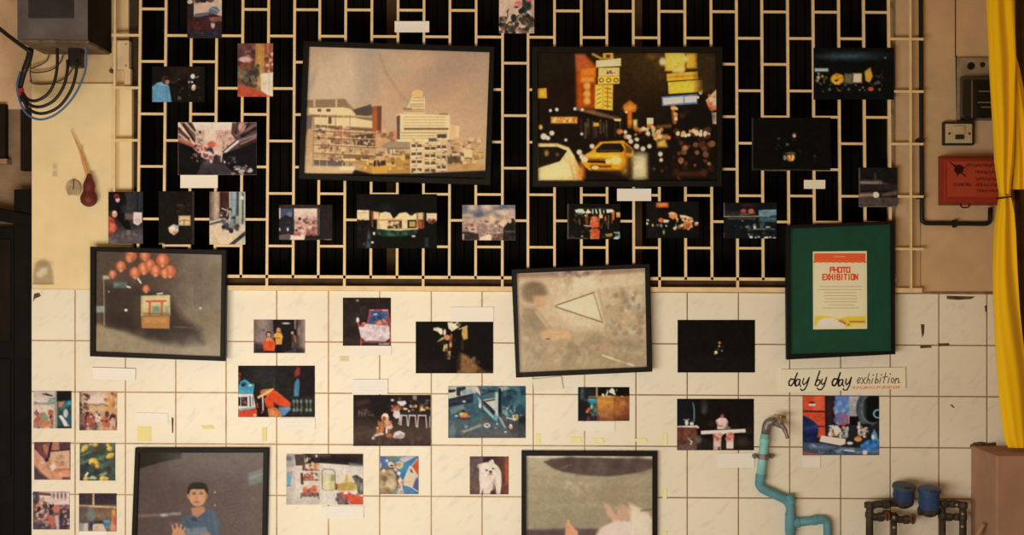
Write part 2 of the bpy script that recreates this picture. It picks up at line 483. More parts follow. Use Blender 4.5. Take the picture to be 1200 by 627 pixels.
struct('wall_alley', bm, [M_ALLEY, M_ALLEYLOW, M_CHAR, M_CHAR])
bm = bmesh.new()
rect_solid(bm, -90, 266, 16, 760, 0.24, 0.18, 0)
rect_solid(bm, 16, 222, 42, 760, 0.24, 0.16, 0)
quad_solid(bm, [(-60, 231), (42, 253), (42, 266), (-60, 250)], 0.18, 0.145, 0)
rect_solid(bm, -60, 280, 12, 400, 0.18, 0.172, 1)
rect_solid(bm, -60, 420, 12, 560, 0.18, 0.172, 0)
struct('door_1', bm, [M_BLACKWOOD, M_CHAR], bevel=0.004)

# ------------------------------------------------------------------ window grille
BARS = [165, 195, 224.8, 254.6, 285, 315.2, 345.6, 375, 405.4, 436, 466.6, 497, 527.4, 558, 589, 618.8, 649.8, 681, 711, 742, 772, 802.4, 833, 862.8, 892.5, 922.7, 952.5, 982.5, 1011.7, 1041]
def bar_x(i, y):
    x = BARS[i]; return x + (-2.3 + (x - 315) * (3.8 / 547)) * (y / 330.0)
YG = -0.030; HB = 0.005
def sy2(x, y): return y + 0.0048 * (x - 180)
t = empty('window_grille', P(600, 342, YG), 'cream painted steel grille of staggered upright rectangles across the dark window', 'grille')
def strip(x0, y0, x1, y1, half, yb, yf):
    bm = bmesh.new()
    a, b = P(x0, y0, (yb + yf) / 2), P(x1, y1, (yb + yf) / 2)
    d = (b - a).normalized(); n = Vector((-d.z, 0, d.x)) * half
    q = [a + n, b + n, b - n, a - n]
    prism(bm, [Vector((p.x, yf, p.z)) for p in q], [Vector((p.x, yb, p.z)) for p in q]); return bm
for i in range(len(BARS)):
    end = 337 if i % 3 == 2 else 325
    bm = strip(bar_x(i, -160), sy2(BARS[i], -160), bar_x(i, end), sy2(BARS[i], end), HB, YG + HB, YG - HB)
    obj('vertical_bar', bm, M_CREAM, t)
rungs = []
for i in range(-1, len(BARS)):
    if i == -1: xa = lambda y: 131.0; xb = lambda y: bar_x(0, y)
    elif i == len(BARS) - 1: xa = lambda y: bar_x(len(BARS) - 1, y); xb = lambda y: 1082.0
    else:
        xa = lambda y, i=i: bar_x(i, y); xb = lambda y, i=i: bar_x(i + 1, y)
    base = 10.6 if i % 2 == 0 else 41.6
    for k in range(-3, 6):
        y = base + 61.5 * k
        if y > 300 or (i == -1 and y > 240): continue
        rungs.append((xa(y), sy2(xa(y), y), xb(y), sy2(xb(y), y)))
rungs.sort(key=lambda r: (r[1] < 0, abs(r[1] - 180) * 0 + abs((r[0] + r[2]) / 2 - 600)))
for r in rungs[:100]:
    obj('rung', strip(*r, HB * 0.95, YG + HB * .8, YG - HB * .8), M_CREAM, t)
bm = bmesh.new()
for r in rungs[100:]:
    b2 = strip(*r, HB * 0.95, YG + HB * .8, YG - HB * .8)
    me = bpy.data.meshes.new('tmp'); b2.to_mesh(me); b2.free(); bm.from_mesh(me); bpy.data.meshes.remove(me)
o = obj('outlying_rungs', bm, M_CREAM, t); o['kind'] = 'stuff'
obj('side_rod', strip(136, -160, 134, 245, 0.0042, YG + .006, YG - .0058), M_CREAM, t)
obj('side_rod', strip(1066, -160, 1067.5, 341, 0.0036, YG + .006, YG - .0058), M_CREAM, t)
obj('bottom_rail', strip(155, 323.2, 1050, 328, 0.0062, YG + HB, YG - HB), M_CREAM, t)
bm = bmesh.new(); quad_solid(bm, [(150, 334.0), (1081, 337.5), (1081, 343.2), (150, 339.8)], 0.002, -0.034)
obj('sill_ledge', bm, M_CREAM, t, bevel=0.002)

# ------------------------------------------------------------------ things on the left wall
M_STEEL = material('meter_box_grey', alb((78, 64, 55), 60, 30), 0.55, 0.3, noise=0.3, nscale=7, bump=0.1)
M_STEELD = material('meter_box_dark_panel', alb((36, 30, 27), 60, 15), 0.5, 0.3, noise=0.3, nscale=9)
M_BOXSIDE = material('meter_box_shaded_side', (0.009, 0.0075, 0.006), 0.7, 0.15, noise=0.3, nscale=10)  # shade of the box's right side put into its near black colour
M_RUST = material('rusty_lip', alb((92, 68, 44), 60, 54), 0.8, 0.15, noise=0.4, nscale=20)
M_CABLE = material('black_cable', (0.012, 0.011, 0.011), 0.45, 0.3)
M_BLUECABLE = material('blue_cable', alb((66, 82, 106), 60, 110), 0.45, 0.3)
M_REDTAPE = material('red_tape', (0.35, 0.03, 0.03), 0.6, 0.2)
M_WIRE = material('thin_grey_wire', (0.09, 0.065, 0.045), 0.6, 0.2)

yf = -0.24
t = empty('meter_box', P(70, 60, 0.0), 'grey metal electric meter box at top left with cables looping out below', 'meter box')
bm = bmesh.new()
pf = [P(20, -70, yf), P(103, -70, yf), P(103, 48, yf), P(20, 47, yf)]
prism(bm, pf, [Vector((p.x, 0.016, p.z)) for p in pf], 0)
o = box_ = obj('box_body', bm, [M_STEEL, M_BOXSIDE, M_RUST], t, bevel=0.003)
for f in o.data.polygons:
    if f.normal.x > 0.8: f.material_index = 1
    if f.normal.z < -0.8: f.material_index = 2
bm = bmesh.new(); rect_solid(bm, 33, -60, 86, 21, yf + .002, yf - .006); obj('window_panel', bm, M_STEELD, box_, bevel=0.002)
bm = bmesh.new()
pf = [P(24, 46.5, yf - .004), P(104, 47.5, yf - .004), P(104, 50.5, yf - .004), P(24, 50, yf - .004)]
prism(bm, pf, [Vector((p.x, -0.02, p.z - .002)) for p in pf]); obj('bottom_lip', bm, M_RUST, t)
yc = -0.13
bm = bmesh.new(); rect_solid(bm, 79, 55, 94, 78, yc + .03, yc - .02); obj('cable_gland', bm, M_CABLE, t, bevel=0.006)
def cable(pts, r, m, name='cable', par=t, lab=None):
    bm = bmesh.new(); tube(bm, smooth_path([P(*q) for q in pts], 8), r, 8); o = obj(name, bm, m, par, smooth=True)
    if lab: o['label'] = lab
    return o
cable([(-170, -110, yc - .02), (-80, -36, yc - .02), (-20, 18, yc - .02), (0, 34, yc - .02), (14, 45, yc - .02), (33, 59, yc - .02), (36, 63, yc)], 0.008, M_CABLE)
cable([(36, 56, yc), (34, 68, yc), (29, 82, yc), (25, 96, yc), (23, 108, yc), (27, 118, yc)], [.013] * 17 + [.011] * 24, M_CABLE, 'cable_bundle')
for n_, q in enumerate([[(67, 54), (67, 78), (63, 98), (55, 111), (42, 118), (31, 115), (24, 102)],
          [(79, 70), (79, 82), (75, 100), (64, 117), (48, 125), (34, 122), (25, 108)],
          [(90, 72), (89, 86), (83, 106), (69, 125), (50, 133), (34, 128), (25, 112)]]):
    cable([(a, b, yc - .01 - .012 * n_) for a, b in q], 0.0062, M_CABLE)
cable([(100, 52, yc - .04), (101, 74, yc - .04), (97, 92, yc - .04), (85, 115, yc - .04), (67, 133, yc - .04), (48, 140, yc - .04), (32, 134, yc - .03), (23, 118, yc - .02), (20, 100, yc - .02), (24, 84, yc)], 0.0044, M_BLUECABLE, lab='blue cable')
cable([(24, 104, yc - .015), (25.5, 112, yc - .017)], 0.0125, M_REDTAPE, 'red_tape', lab='red tape round the cables')
yw = -0.012
for q in [[(58, 62), (54, 72), (40, 79), (36, 80)], [(74, 64), (70, 74), (60, 82), (44, 85), (36, 84)], [(86, 78), (78, 90), (60, 98), (40, 98), (35, 94)], [(36, 74), (35.5, 86), (37, 97)]]:
    cable([(a, b, yw) for a, b in q], 0.0028, M_WIRE, 'thin_wire')

M_BEIGEBOX = material('beige_box', alb((188, 152, 108), 140, 65), 0.7, 0.2, noise=0.15, nscale=15)
t = empty('junction_box', P(141, 100, 0.0), 'small beige junction box with conduit stub beside the grille side rod', 'junction box')
bm = bmesh.new(); rect_solid(bm, 131, 47, 151, 81, 0.016, -0.018); obj('box_body', bm, M_BEIGEBOX, t, bevel=0.004)
bm = bmesh.new(); rect_solid(bm, 145, 80, 153, 101, 0.016, -0.012); obj('conduit_stub', bm, M_BEIGEBOX, t, bevel=0.004)
for a, b in [(134, 52), (148, 52), (134, 77), (148, 77)]:
    bm = bmesh.new(); lathe(bm, P(a, b, -0.017), (0, -1, 0), [(0, .003), (.003, .003), (.004, .002)], 10); obj('screw', bm, M_WIRE, t)
bm = bmesh.new()
lathe(bm, P(131, 83.5, 0.0), (0, -1, 0), [(-.004, .008), (.008, .008), (.012, .005)], 12)
tag(obj('wall_plug', bm, M_WIRE), 'small dark plug in the plaster under the junction box', 'plug')

# dried gourd with its stalk
M_GOURD = material('gourd_skin', alb((96, 36, 26), 104, 225), 0.5, 0.25, noise=0.35, nscale=25)
M_STALK = material('dried_stalk', alb((200, 132, 72), 90, 180), 0.8, 0.15, noise=0.2, nscale=30)
t = empty('dried_gourd', P(104, 243, -0.03), 'dark red dried gourd with a thin stalk hanging on the plaster wall', 'gourd')
bm = bmesh.new()
ax = (P(104, 242, -.03) - P(104.7, 203, -.03)).normalized()
prof = [(0, 1.2), (1.2, 2.6), (3, 3.2), (5, 3.6), (9, 5.2), (12, 6.5), (15, 6.9), (18, 6.7), (20.5, 6.5), (23, 7.6), (26, 9.2), (30, 9.8), (34, 8.9), (37, 6.2), (38.6, 3.2), (39.2, .6)]
lathe(bm, P(104.7, 203.4, -.034), ax, [(a * PX * .99, b * PX * .99) for a, b in prof], 24)
obj('gourd_body', bm, M_GOURD, t, smooth=True)
bm = bmesh.new(); tube(bm, smooth_path([P(102.5, 206, -.03), P(98, 190, -.022), (P(92.5, 174, -.018)), P(83, 152, -.016)], 6), [.0052, .0055, .006, .0065, .0068, .007, .0068, .0062, .0055, .005, .0046, .0042, .0038, .0034, .003, .0026, .002, .0016, .001], 8, flat=.6)
obj('stalk', bm, M_STALK, t, smooth=True)
bm = bmesh.new(); tube(bm, smooth_path([P(100, 196, -.02), P(96.5, 183, -.014), P(96, 170, -.01)], 5), .0014, 6)
obj('stalk', bm, M_STALK, t, smooth=True)
# dried seed pod beside it
M_POD = material('pale_pod', alb((172, 140, 98), 86, 220), 0.7, 0.2, noise=0.25, nscale=40)
t = empty('dried_pod', P(86, 230, 0.0), 'pale grey dried seed pod left of the red gourd', 'seed pod')
bm = bmesh.new()
for k in range(-3, 4):
    a = P(86.2, 210.5, -.004); b = P(86 + k * 2.55, 222 + 1.5 * (3 - abs(k)) / 3, -.012); c = P(86 + k * 1.7, 229, -.004)
    tube(bm, smooth_path([a, P(86 + k * 1.9, 215, -.01), b, c], 5), [.0015 + .0034 * math.sin(math.pi * min(1, (i + 1) / 16.0)) for i in range(16)], 8)
obj('pod_shell', bm, M_POD, t, smooth=True)
bm = bmesh.new(); tube(bm, [P(86, 210, -.016), P(86.3, 216, -.0185), P(86, 222, -.0185)], .0018, 6); obj('dark_seam', bm, M_WIRE, t)

# ------------------------------------------------------------------ things on the right wall
M_CONDUIT = material('black_conduit', (0.014, 0.013, 0.013), 0.5, 0.25)
t = empty('black_conduit', P(1120, 262, 0.0), 'black conduit pipe running down the right wall and turning under the red box', 'pipe')
bm = bmesh.new(); tube(bm, rounded([P(1078.3, -160, -.011), P(1080.3, 261.5, -.011), P(1160, 262.5, -.011), P(1160.5, 243.5, -.011)], .022), .0088, 10)
obj('pipe_run', bm, M_CONDUIT, t, smooth=True)
for a, b in [(1079, 164), (1079.6, 232), (1120, 262)]:
    bm = bmesh.new()
    if b < 250: rect_solid(bm, a - 4.5, b - 1.3, a + 4.5, b + 1.3, 0.004, -.0212)
    else: rect_solid(bm, a - 1.3, b - 4.5, a + 1.3, b + 4.5, 0.004, -.0212)
    obj('pipe_clip', bm, M_CONDUIT, t)

M_METERTOP = material('meter_back_plate', alb((104, 80, 52), 1140, 78), 0.75, 0.15, noise=0.25, nscale=25)
M_METERGLASS = material('meter_cover_dark', (0.012, 0.012, 0.010), 0.25, 0.4)
M_METERTRIM = material('meter_trim', alb((88, 66, 44), 1140, 110), 0.5, 0.3)
t = empty('electric_meter', P(1145, 142, 0.0), 'dark glass electric meter on a brown plate above the light switch', 'electric meter')
bm = bmesh.new(); rect_solid(bm, 1122, 67.5, 1168, 140, 0.004, -.014); obj('back_plate', bm, M_METERTOP, t, bevel=.002)
bm = bmesh.new()
prism(bm, [P(1128, 93, -.075), P(1168, 93, -.075), P(1168, 138, -.075), P(1128, 138, -.075)], [P(1124.5, 89, -.014), P(1170, 89, -.014), P(1170, 142, -.014), P(1124.5, 142, -.014)])
cov = obj('cover', bm, M_METERGLASS, t, bevel=.008)
bm = bmesh.new()
for y_, xa in [(107, 1147), (120, 1146), (125.5, 1150)]: rect_solid(bm, xa, y_ - .7, 1163, y_ + .7, -.074, -.0765)
rect_solid(bm, 1138.5, 94, 1139.6, 138, -.074, -.0765)
obj('dial_line', bm, M_METERTRIM, cov)
bm = bmesh.new(); lathe(bm, P(1137.5, 77.5, -.013), (0, -1, 0), [(0, .015), (.004, .015), (.005, .012)], 18); obj('knockout_hole', bm, M_METERGLASS, t)
bm = bmesh.new(); lathe(bm, P(1151, 76, -.013), (0, -1, 0), [(0, .010), (.004, .010), (.005, .008)], 14); obj('knockout_hole', bm, M_METERGLASS, t)
bm = bmesh.new(); tube(bm, smooth_path([P(1120.5, 66, -.004), P(1121, 100, -.006), P(1122.5, 138, -.008), P(1128, 147, -.014)], 6), .0026, 6); obj('feed_wire', bm, M_CABLE, t)

M_SWBOX = material('switch_box_dark', (0.03, 0.024, 0.018), 0.6, 0.2)
M_SWPLATE = material('switch_plate', alb((142, 112, 74), 1124, 157), 0.55, 0.3, noise=0.1, nscale=30)
t = empty('light_switch', P(1124, 171, 0.0), 'beige light switch in a black surround above the red box', 'switch')
bm = bmesh.new(); rect_solid(bm, 1106, 142.5, 1142, 170, 0.004, -.020); obj('surround', bm, M_SWBOX, t, bevel=.003)
bm = bmesh.new(); rect_solid(bm, 1108.2, 145, 1139.5, 167.6, -.019, -.025); cpl = obj('cover_plate', bm, M_SWPLATE, t, bevel=.002)
bm = bmesh.new(); rect_solid(bm, 1118, 147.5, 1131, 157, -.024, -.030); obj('socket_block', bm, M_SWPLATE, t, bevel=.002)
bm = bmesh.new(); rect_solid(bm, 1120, 158, 1130, 163, -.024, -.031); obj('rocker', bm, M_SWBOX, cpl, bevel=.0015)
for a in (1112.5, 1136):
    bm = bmesh.new(); lathe(bm, P(a, 156.5, -.0245), (0, -1, 0), [(0, .0045), (.002, .0045), (.0026, .003)], 10); obj('screw', bm, M_SWBOX, cpl)

M_RED = material('red_paint', (0.30, .028, .012), 0.55, 0.25, noise=0.15, nscale=15)
M_REDLID = material('red_paint_panel', (0.37, .052, .024), 0.5, 0.25, noise=0.12, nscale=15)
M_INKDARK = material('dark_lettering', (.035, .008, .006), 0.7, 0.1)
t = empty('red_box', P(1142, 242, 0.0), 'red metal box with dark lettering half behind the yellow curtain', 'box')
bm = bmesh.new()
prism(bm, [P(1106, 186, -.085), P(1182, 186, -.085), P(1182, 237.5, -.085), P(1106, 237.5, -.085)], [P(1099, 183, .004), P(1180, 183, .004), P(1180, 241, .004), P(1099, 241, .004)])
obj('box_body', bm, M_RED, t, bevel=.004)
bm = bmesh.new(); rect_solid(bm, 1110.5, 188.5, 1180, 231, -.084, -.090); lidp = obj('lid_panel', bm, M_REDLID, t, bevel=.0015)
bm = bmesh.new()
lathe(bm, P(1123.5, 198.5, -.089), (0, -1, 0), [(0, .0185), (.002, .0185)], 16)
for a in range(3):
    an = 2 * a * math.pi / 3 + .3; c_ = P(1123.5, 198.5, -.0905)
    tube(bm, [c_ + Vector((math.cos(an) * .012, 0, math.sin(an) * .012)), c_ + Vector((math.cos(an) * .027, 0, math.sin(an) * .027))], .0024, 5)
tube(bm, [P(1113, 190, -.0905), P(1120, 196, -.0905)], .0022, 5); tube(bm, [P(1127, 203, -.0905), P(1132, 207, -.0905)], .0022, 5)
obj('emblem', bm, M_INKDARK, lidp)
bm = bmesh.new()
def scrawl(bm, x0, x1, y, h, seed):
    r = random.Random(seed); x = x0
    while x < x1:
        w = r.uniform(1.6, 2.6); k = r.randrange(4); z = -.0905
        a = [[(0, h), (0, 0), (w, 0), (w, h)], [(0, 0), (0, h), (w, h), (w, .3 * h)], [(0, h), (0, .3 * h), (w * .5, 0), (w, h)], [(0, .2 * h), (w * .6, 0), (w * .6, h), (0, h)]][k]
        tube(bm, [P(x + p, y + q, z) for p, q in a], .0012, 4)
        x += w + 1.1
scrawl(bm, 1133, 1166, 192, 3.2, 1); scrawl(bm, 1143, 1168, 200, 3.2, 2); scrawl(bm, 1144, 1168, 208, 3, 3)
scrawl(bm, 1118, 1139, 214.5, 3.4, 4); scrawl(bm, 1144, 1168, 215, 3, 5); scrawl(bm, 1145, 1169, 222, 3, 6)
obj('lettering', bm, M_INKDARK, lidp)
bm = bmesh.new()
tube(bm, smooth_path([P(1125, 239, -.06), P(1128, 243, -.065), P(1135, 242.5, -.07), P(1136, 239.5, -.07)], 5), .003, 6); obj('latch', bm, M_INKDARK, t)

# corner return behind the curtain, its shade put into the brown colour
bm = bmesh.new()
p0 = P(1189, 300, 0.0); x0 = p0.x
pts = [(x0, 0.005), (x0 + .5, 0.005), (x0 + .5, -.045), (x0 + .004, -.045)]
z0, z1 = 0.0, 2.9
prism(bm, [Vector((a, b, z1)) for a, b in pts], [Vector((a, b, z0)) for a, b in pts])
struct('trim_2', bm, material('shaded_return_brown', (0.085, 0.050, 0.022), 0.85, 0.1, noise=0.25, nscale=8))

# yellow curtain
def cloth_material():
    m = material('yellow_cloth', (.95, .60, .008), 0.75, 0.15)
    bs = m.node_tree.nodes['Principled BSDF']
    bs.inputs['Sheen Weight'].default_value = 0.1
    return m
M_YELLOW = cloth_material()
def sheet(rows, y, folds, amp, nu=40, sub=5, phase=0.0, drift=0.0):
    bm = bmesh.new(); R_ = []
    for a, b in zip(rows[:-1], rows[1:]):
        for k in range(sub):
            t_ = k / sub; t_ = t_ * t_ * (3 - 2 * t_) * .5 + t_ * .5
            R_.append(tuple(a[i] * (1 - t_) + b[i] * t_ for i in range(3)))
    R_.append(rows[-1]); grid = []
    for (py, xl, xr) in R_:
        row = []
        wdt = (xr - xl) * PX
        for i in range(nu + 1):
            u = i / nu
            ph = 2 * math.pi * folds * u + phase + drift * py + .5 * math.sin(py * .02 + 3 * u)
            d = amp * min(1, wdt / .09) * (0.6 * math.cos(ph) + .4 * math.cos(1.7 * ph + 1)) - .02 * math.sin(math.pi * u)
            row.append(bm.verts.new(P(xl + (xr - xl) * u, py, y + d)))
        grid.append(row)
    for a, b in zip(grid[:-1], grid[1:]):
        for i in range(nu): bm.faces.new((a[i], a[i + 1], b[i + 1], b[i]))
    return bm
t = empty('curtain', P(1180, 524, -.15), 'long yellow cloth curtain tied in the middle at the right edge', 'curtain')
rows = [(-140, 1150, 1184), (-40, 1153.5, 1187), (0, 1155, 1188.5), (40, 1157, 1190), (70, 1158.5, 1191), (100, 1160, 1190), (150, 1163, 1189.5), (190, 1165, 1188), (215, 1168.5, 1185.5), (228, 1170.5, 1184.5)]
o = obj('upper_cloth', sheet(rows, -.15, 1.5, .015, drift=.002), M_YELLOW, t, smooth=True)
o.modifiers.new('thick', 'SOLIDIFY').thickness = .002
rows = [(228, 1170.5, 1184.5), (233, 1170, 1185.5), (250, 1167, 1189), (270, 1164.5, 1190.5), (320, 1163, 1192.5), (360, 1164, 1195), (400, 1166, 1199), (430, 1168, 1203), (470, 1171, 1207), (500, 1175, 1209), (518, 1178, 1211), (525, 1182, 1209)]
o = obj('hanging_tail', sheet(rows, -.15, 1.25, .016, phase=1.0, drift=-.003), M_YELLOW, t, smooth=True)
o.modifiers.new('thick', 'SOLIDIFY').thickness = .002
rows = [(56, 1183, 1187), (62, 1181, 1190), (80, 1181, 1195), (105, 1183, 1200), (140, 1185, 1206), (180, 1187, 1210), (205, 1187, 1212), (222, 1186, 1214)]
o = obj('side_swag', sheet(rows, -.12, 1.6, .012, phase=2.0), M_YELLOW, t, smooth=True)
o.modifiers.new('thick', 'SOLIDIFY').thickness = .002
bm = bmesh.new()
c0, c1 = P(1170, 232, -.165), P(1185, 231, -.165); ring = []
for k in range(25):
    an = 2 * math.pi * k / 24
    ring.append((c0 + c1) / 2 + Vector(((c1.x - c0.x) * .52 * math.cos(an), .03 * math.sin(an) + .005, .004 * math.cos(an))))
tube(bm, ring, .003, 6); obj('tie_cord', bm, M_CONDUIT, t, smooth=True)

# concrete plinth, bottom right
M_PLINTH = material('plinth_concrete', alb((122, 84, 58), 1160, 580), 0.9, 0.1, noise=0.12, nscale=7, bump=0.25)
bm = bmesh.new()
a = P(1137.5, 522, 0.0); b = P(1168, 531, -.25); b.z = a.z
tl = [(a.x, -.0008), (b.x, -.25), (a.x + .75, -.25), (a.x + .75, -.0008)]
prism(bm, [Vector((x_, y_, a.z)) for x_, y_ in tl], [Vector((x_, y_, 0)) for x_, y_ in tl])
pl = obj('concrete_plinth', bm, M_PLINTH, bevel=.006)
tag(pl, 'brown concrete plinth in the bottom right corner under the yellow curtain', 'plinth')

# ------------------------------------------------------------------ water pipes
M_AQUA = material('pipe_pale_aqua', alb((118, 158, 140), 892, 530), 0.5, 0.25, noise=0.12, nscale=20)
M_TEAL = material('pipe_teal', alb((78, 116, 114), 920, 590), 0.5, 0.25, noise=0.15, nscale=20)
M_METAL = material('tarnished_metal', alb((104, 88, 74), 905, 500), 0.42, 0.5, metal=0.35, noise=0.35, nscale=40)
M_BRASS = material('old_brass', alb((140, 112, 64), 915, 495), 0.4, 0.5, metal=0.4, noise=0.3, nscale=40)
yp = -.032
t = empty('water_pipe', P(925, 640, yp), 'pale blue plastic water pipe with a bend and a side branch on the tiles', 'pipe')
bm = bmesh.new(); tube(bm, rounded([P(896.8, 508.5, yp), P(894, 535, yp), P(891, 561, yp)], .02), .0178, 16); obj('pipe_upper', bm, M_AQUA, t, smooth=True)
bm = bmesh.new(); tube(bm, rounded([P(891.3, 558, yp), P(888.8, 571, yp), P(926.5, 588, yp), P(924.5, 700, yp)], .035), .0182, 16)
o = obj('pipe_lower', bm, M_TEAL, t, smooth=True); o['label'] = 'darker teal lower pipe'
bm = bmesh.new(); tube(bm, rounded([P(926, 613.5, yp), P(969.5, 608, yp), P(971, 700, yp)], .03), .0165, 16); obj('branch_pipe', bm, M_TEAL, t, smooth=True)
def band(a, b, r, m, name):
    bm = bmesh.new(); tube(bm, [P(*a, yp), P(*b, yp)], r, 16); return obj(name, bm, m, t, smooth=False)
band((891.6, 556), (890.9, 563), .0205, M_TEAL, 'coupling'); band((896.2, 514), (895.7, 519), .0195, M_AQUA, 'coupling')
band((924, 580), (926.6, 590), .0205, M_TEAL, 'coupling'); band((930, 613), (936, 612.3), .0195, M_TEAL, 'coupling')
band((952, 610), (957, 609.5), .0195, M_TEAL, 'coupling'); band((926, 602), (925.9, 624), .0205, M_TEAL, 'tee_joint')
bm = bmesh.new(); tube(bm, [P(894.7, 532, yp), P(894.3, 538, yp)], .022, 16)
for xx in (884, 903.5): lathe(bm, P(xx, 534.5, yp + .02), (0, -1, 0), [(-.012, .009), (.012, .009), (.014, .006), (.022, .006)], 10)
tube(bm, [P(882, 534.8, yp + .014), P(905, 534.2, yp + .014)], .006, 8)
o = obj('pipe_clamp', bm, M_METAL, t); o['label'] = 'rusty metal pipe clamp'

t = empty('faucet', P(905, 514, yp), 'tarnished metal tap on top of the pale blue pipe', 'tap')
bm = bmesh.new(); tube(bm, rounded([P(897, 508, yp), P(899, 494.5, yp), P(909, 494, yp - .01)], .03), .0175, 14); obj('elbow', bm, M_METAL, t, smooth=True)
bm = bmesh.new(); tube(bm, smooth_path([P(906, 494.5, yp - .008), P(912, 497, yp - .02), P(917.5, 500, yp - .035), P(921, 507, yp - .045), P(923, 514, yp - .05)], 5), [.0125] * 5 + [.0125] * 5 + [.0095] * 5 + [.007] * 5 + [.0055], 12); obj('spout', bm, M_METAL, t, smooth=True)
bm = bmesh.new(); lathe(bm, P(913.5, 497.5, yp - .02), (0.15, -.3, 1), [(0, .012), (.014, .012), (.016, .0075), (.030, .006)], 12); obj('valve_stem', bm, M_BRASS, t, smooth=True)
bm = bmesh.new(); c_ = P(914.2, 488.0, yp - .028)
tube(bm, [c_ + Vector((-.022, 0, .003)), c_ + Vector((-.008, 0, 0)), c_ + Vector((.008, 0, 0)), c_ + Vector((.022, 0, -.003))], [.0075, .0055, .0055, .0075], 8)
tube(bm, [c_ + Vector((0, -.02, 0)), c_ + Vector((0, .02, 0))], [.0075, .0075], 8)
lathe(bm, c_ + Vector((0, 0, -.005)), (0, 0, 1), [(0, .009), (.01, .009), (.013, .005)], 10); obj('handle', bm, M_BRASS, t, smooth=True)

# water meters and their pipework
M_IRON = material('black_iron', (0.040, 0.031, 0.023), 0.6, 0.35, noise=0.5, nscale=40, bump=0.3)
M_BLUE = material('meter_blue', alb((33, 48, 68), 1088, 588), 0.45, 0.35, noise=0.2, nscale=20)
M_BLUEDK = material('meter_blue_dark', alb((30, 42, 62), 1058, 575), 0.5, 0.3, noise=0.2, nscale=20)
M_LIDGREEN = material('meter_lid_grey_green', alb((44, 52, 52), 1058, 570), 0.5, 0.3)
M_RUSTV = material('valve_rust', (.12, .05, .032), 0.7, 0.3, noise=0.3, nscale=40)
ym = -.085
def meter(cx, cy, top, r, m_body, m_lid, label, tilt):
    t = empty('water_meter', P(cx, cy + 8, ym), label, 'water meter', 'water meters on the pipework')
    ax = Vector((tilt, -.18, 1)); un = ax.normalized()
    bm = bmesh.new(); lathe(bm, P(cx, cy, ym), ax, [(-.012, r * .8), (-.004, r * .97), (.004, r), (top - .020, r), (top - .016, r * .97)], 28); bd = obj('body', bm, m_body, t)
    bm = bmesh.new(); lathe(bm, P(cx, cy, ym), ax, [(.010, r * 1.0), (.011, r * 1.04), (.018, r * 1.04), (.019, r * 1.0)], 28); obj('collar', bm, m_body, bd)
    bm = bmesh.new(); lathe(bm, P(cx, cy, ym) + un * (top - .017), ax, [(0, r * 1.08), (.003, r * 1.13), (.011, r * 1.13), (.016, r * 1.04), (.019, r * .7), (.020, 0)], 28); lid = obj('lid', bm, m_lid, t)
    bm = bmesh.new(); rect = P(cx, cy, ym) + un * (top - .006) + Vector((0, -r * 1.1, 0))
    lathe(bm, rect, (1, 0, 0), [(-.012, .004), (.012, .004)], 8); obj('lid_hinge', bm, M_IRON, lid)
    bm = bmesh.new(); tube(bm, [P(cx - 12, cy + 5, ym), P(cx + 9.5, cy + 4.5, ym)], .017, 12)
    lathe(bm, P(cx, cy + 8, ym), (0, 0, 1), [(-.012, .014), (-.006, .026), (.004, r * .92), (.016, r * .97), (.022, r * .9)], 18); obj('base_casting', bm, M_IRON, t)
    return t
meter(1058.8, 584, .058, .040, M_BLUEDK, M_LIDGREEN, 'dark water meter with a grey green lid, left of the pair', -.02)
meter(1088.6, 594, .078, .039, M_BLUE, M_BLUE, 'bright blue water meter, right of the pair', -.05)
t = empty('meter_pipework', P(1072, 640, ym), 'black iron pipework with valves carrying the two water meters', 'pipes')
def pp(pts, r, m=M_IRON, name='pipe', rd=.03):
    bm = bmesh.new(); tube(bm, rounded([P(*q, ym) for q in pts], rd), r, 12); return obj(name, bm, m, t, smooth=True)
pp([(1019, 700), (1019, 591.5), (1044.5, 590)], .0145)
pp([(1102, 590), (1128.5, 590.5), (1128, 700)], .014)
pp([(1022, 605), (1072, 609)], .0085); pp([(1047.5, 601), (1047.5, 700)], .012); pp([(1104.5, 596), (1104.5, 700)], .0125)
pp([(1109, 607), (1126, 606.5)], .0085)
for a, b, r, hx in [(1019, 592, .021, 1), (1128, 592, .021, 1), (1026, 606, .015, 0), (1039, 602, .017, 1), (1062, 609, .0175, 0), (1055, 609, .014, 0), (1032, 606, .018, 0), (1112, 606, .016, 0), (1121, 606, .015, 1), (1038, 591, .018, 0), (1107, 590.5, .017, 0), (1117, 590.5, .016, 0), (1019, 603, .018, 1), (1128, 606, .018, 1), (1047.5, 606, .019, 1), (1104.5, 604, .0185, 1)]:
    q = P(a, b, ym); d = Vector((0, 0, 1)) if hx else Vector((1, 0, 0))
    bm = bmesh.new(); lathe(bm, q - d * .012, d, [(0, r * .85), (.004, r), (.020, r), (.024, r * .85)], 8)
    obj('pipe_fitting', bm, M_IRON, t)
def wheel(cx, cy, r, m):
    bm = bmesh.new(); c_ = P(cx, cy, ym - .02)
    tube(bm, [c_ + Vector((r * .45 * math.cos(k * math.pi / 8), -r * .6 * math.cos(k * math.pi / 8) * 0 - .004, r * math.sin(k * math.pi / 8))) for k in range(17)], .0045, 6)
    tube(bm, [c_ + Vector((0, 0, -r)), c_ + Vector((0, 0, r))], .003, 6); tube(bm, [c_ + Vector((-.02, .01, 0)), c_], .005, 6); obj('valve_wheel', bm, m, t, smooth=True)
wheel(1069.5, 608, .017, M_RUSTV); wheel(1039.5, 604.5, .016, M_RUSTV)
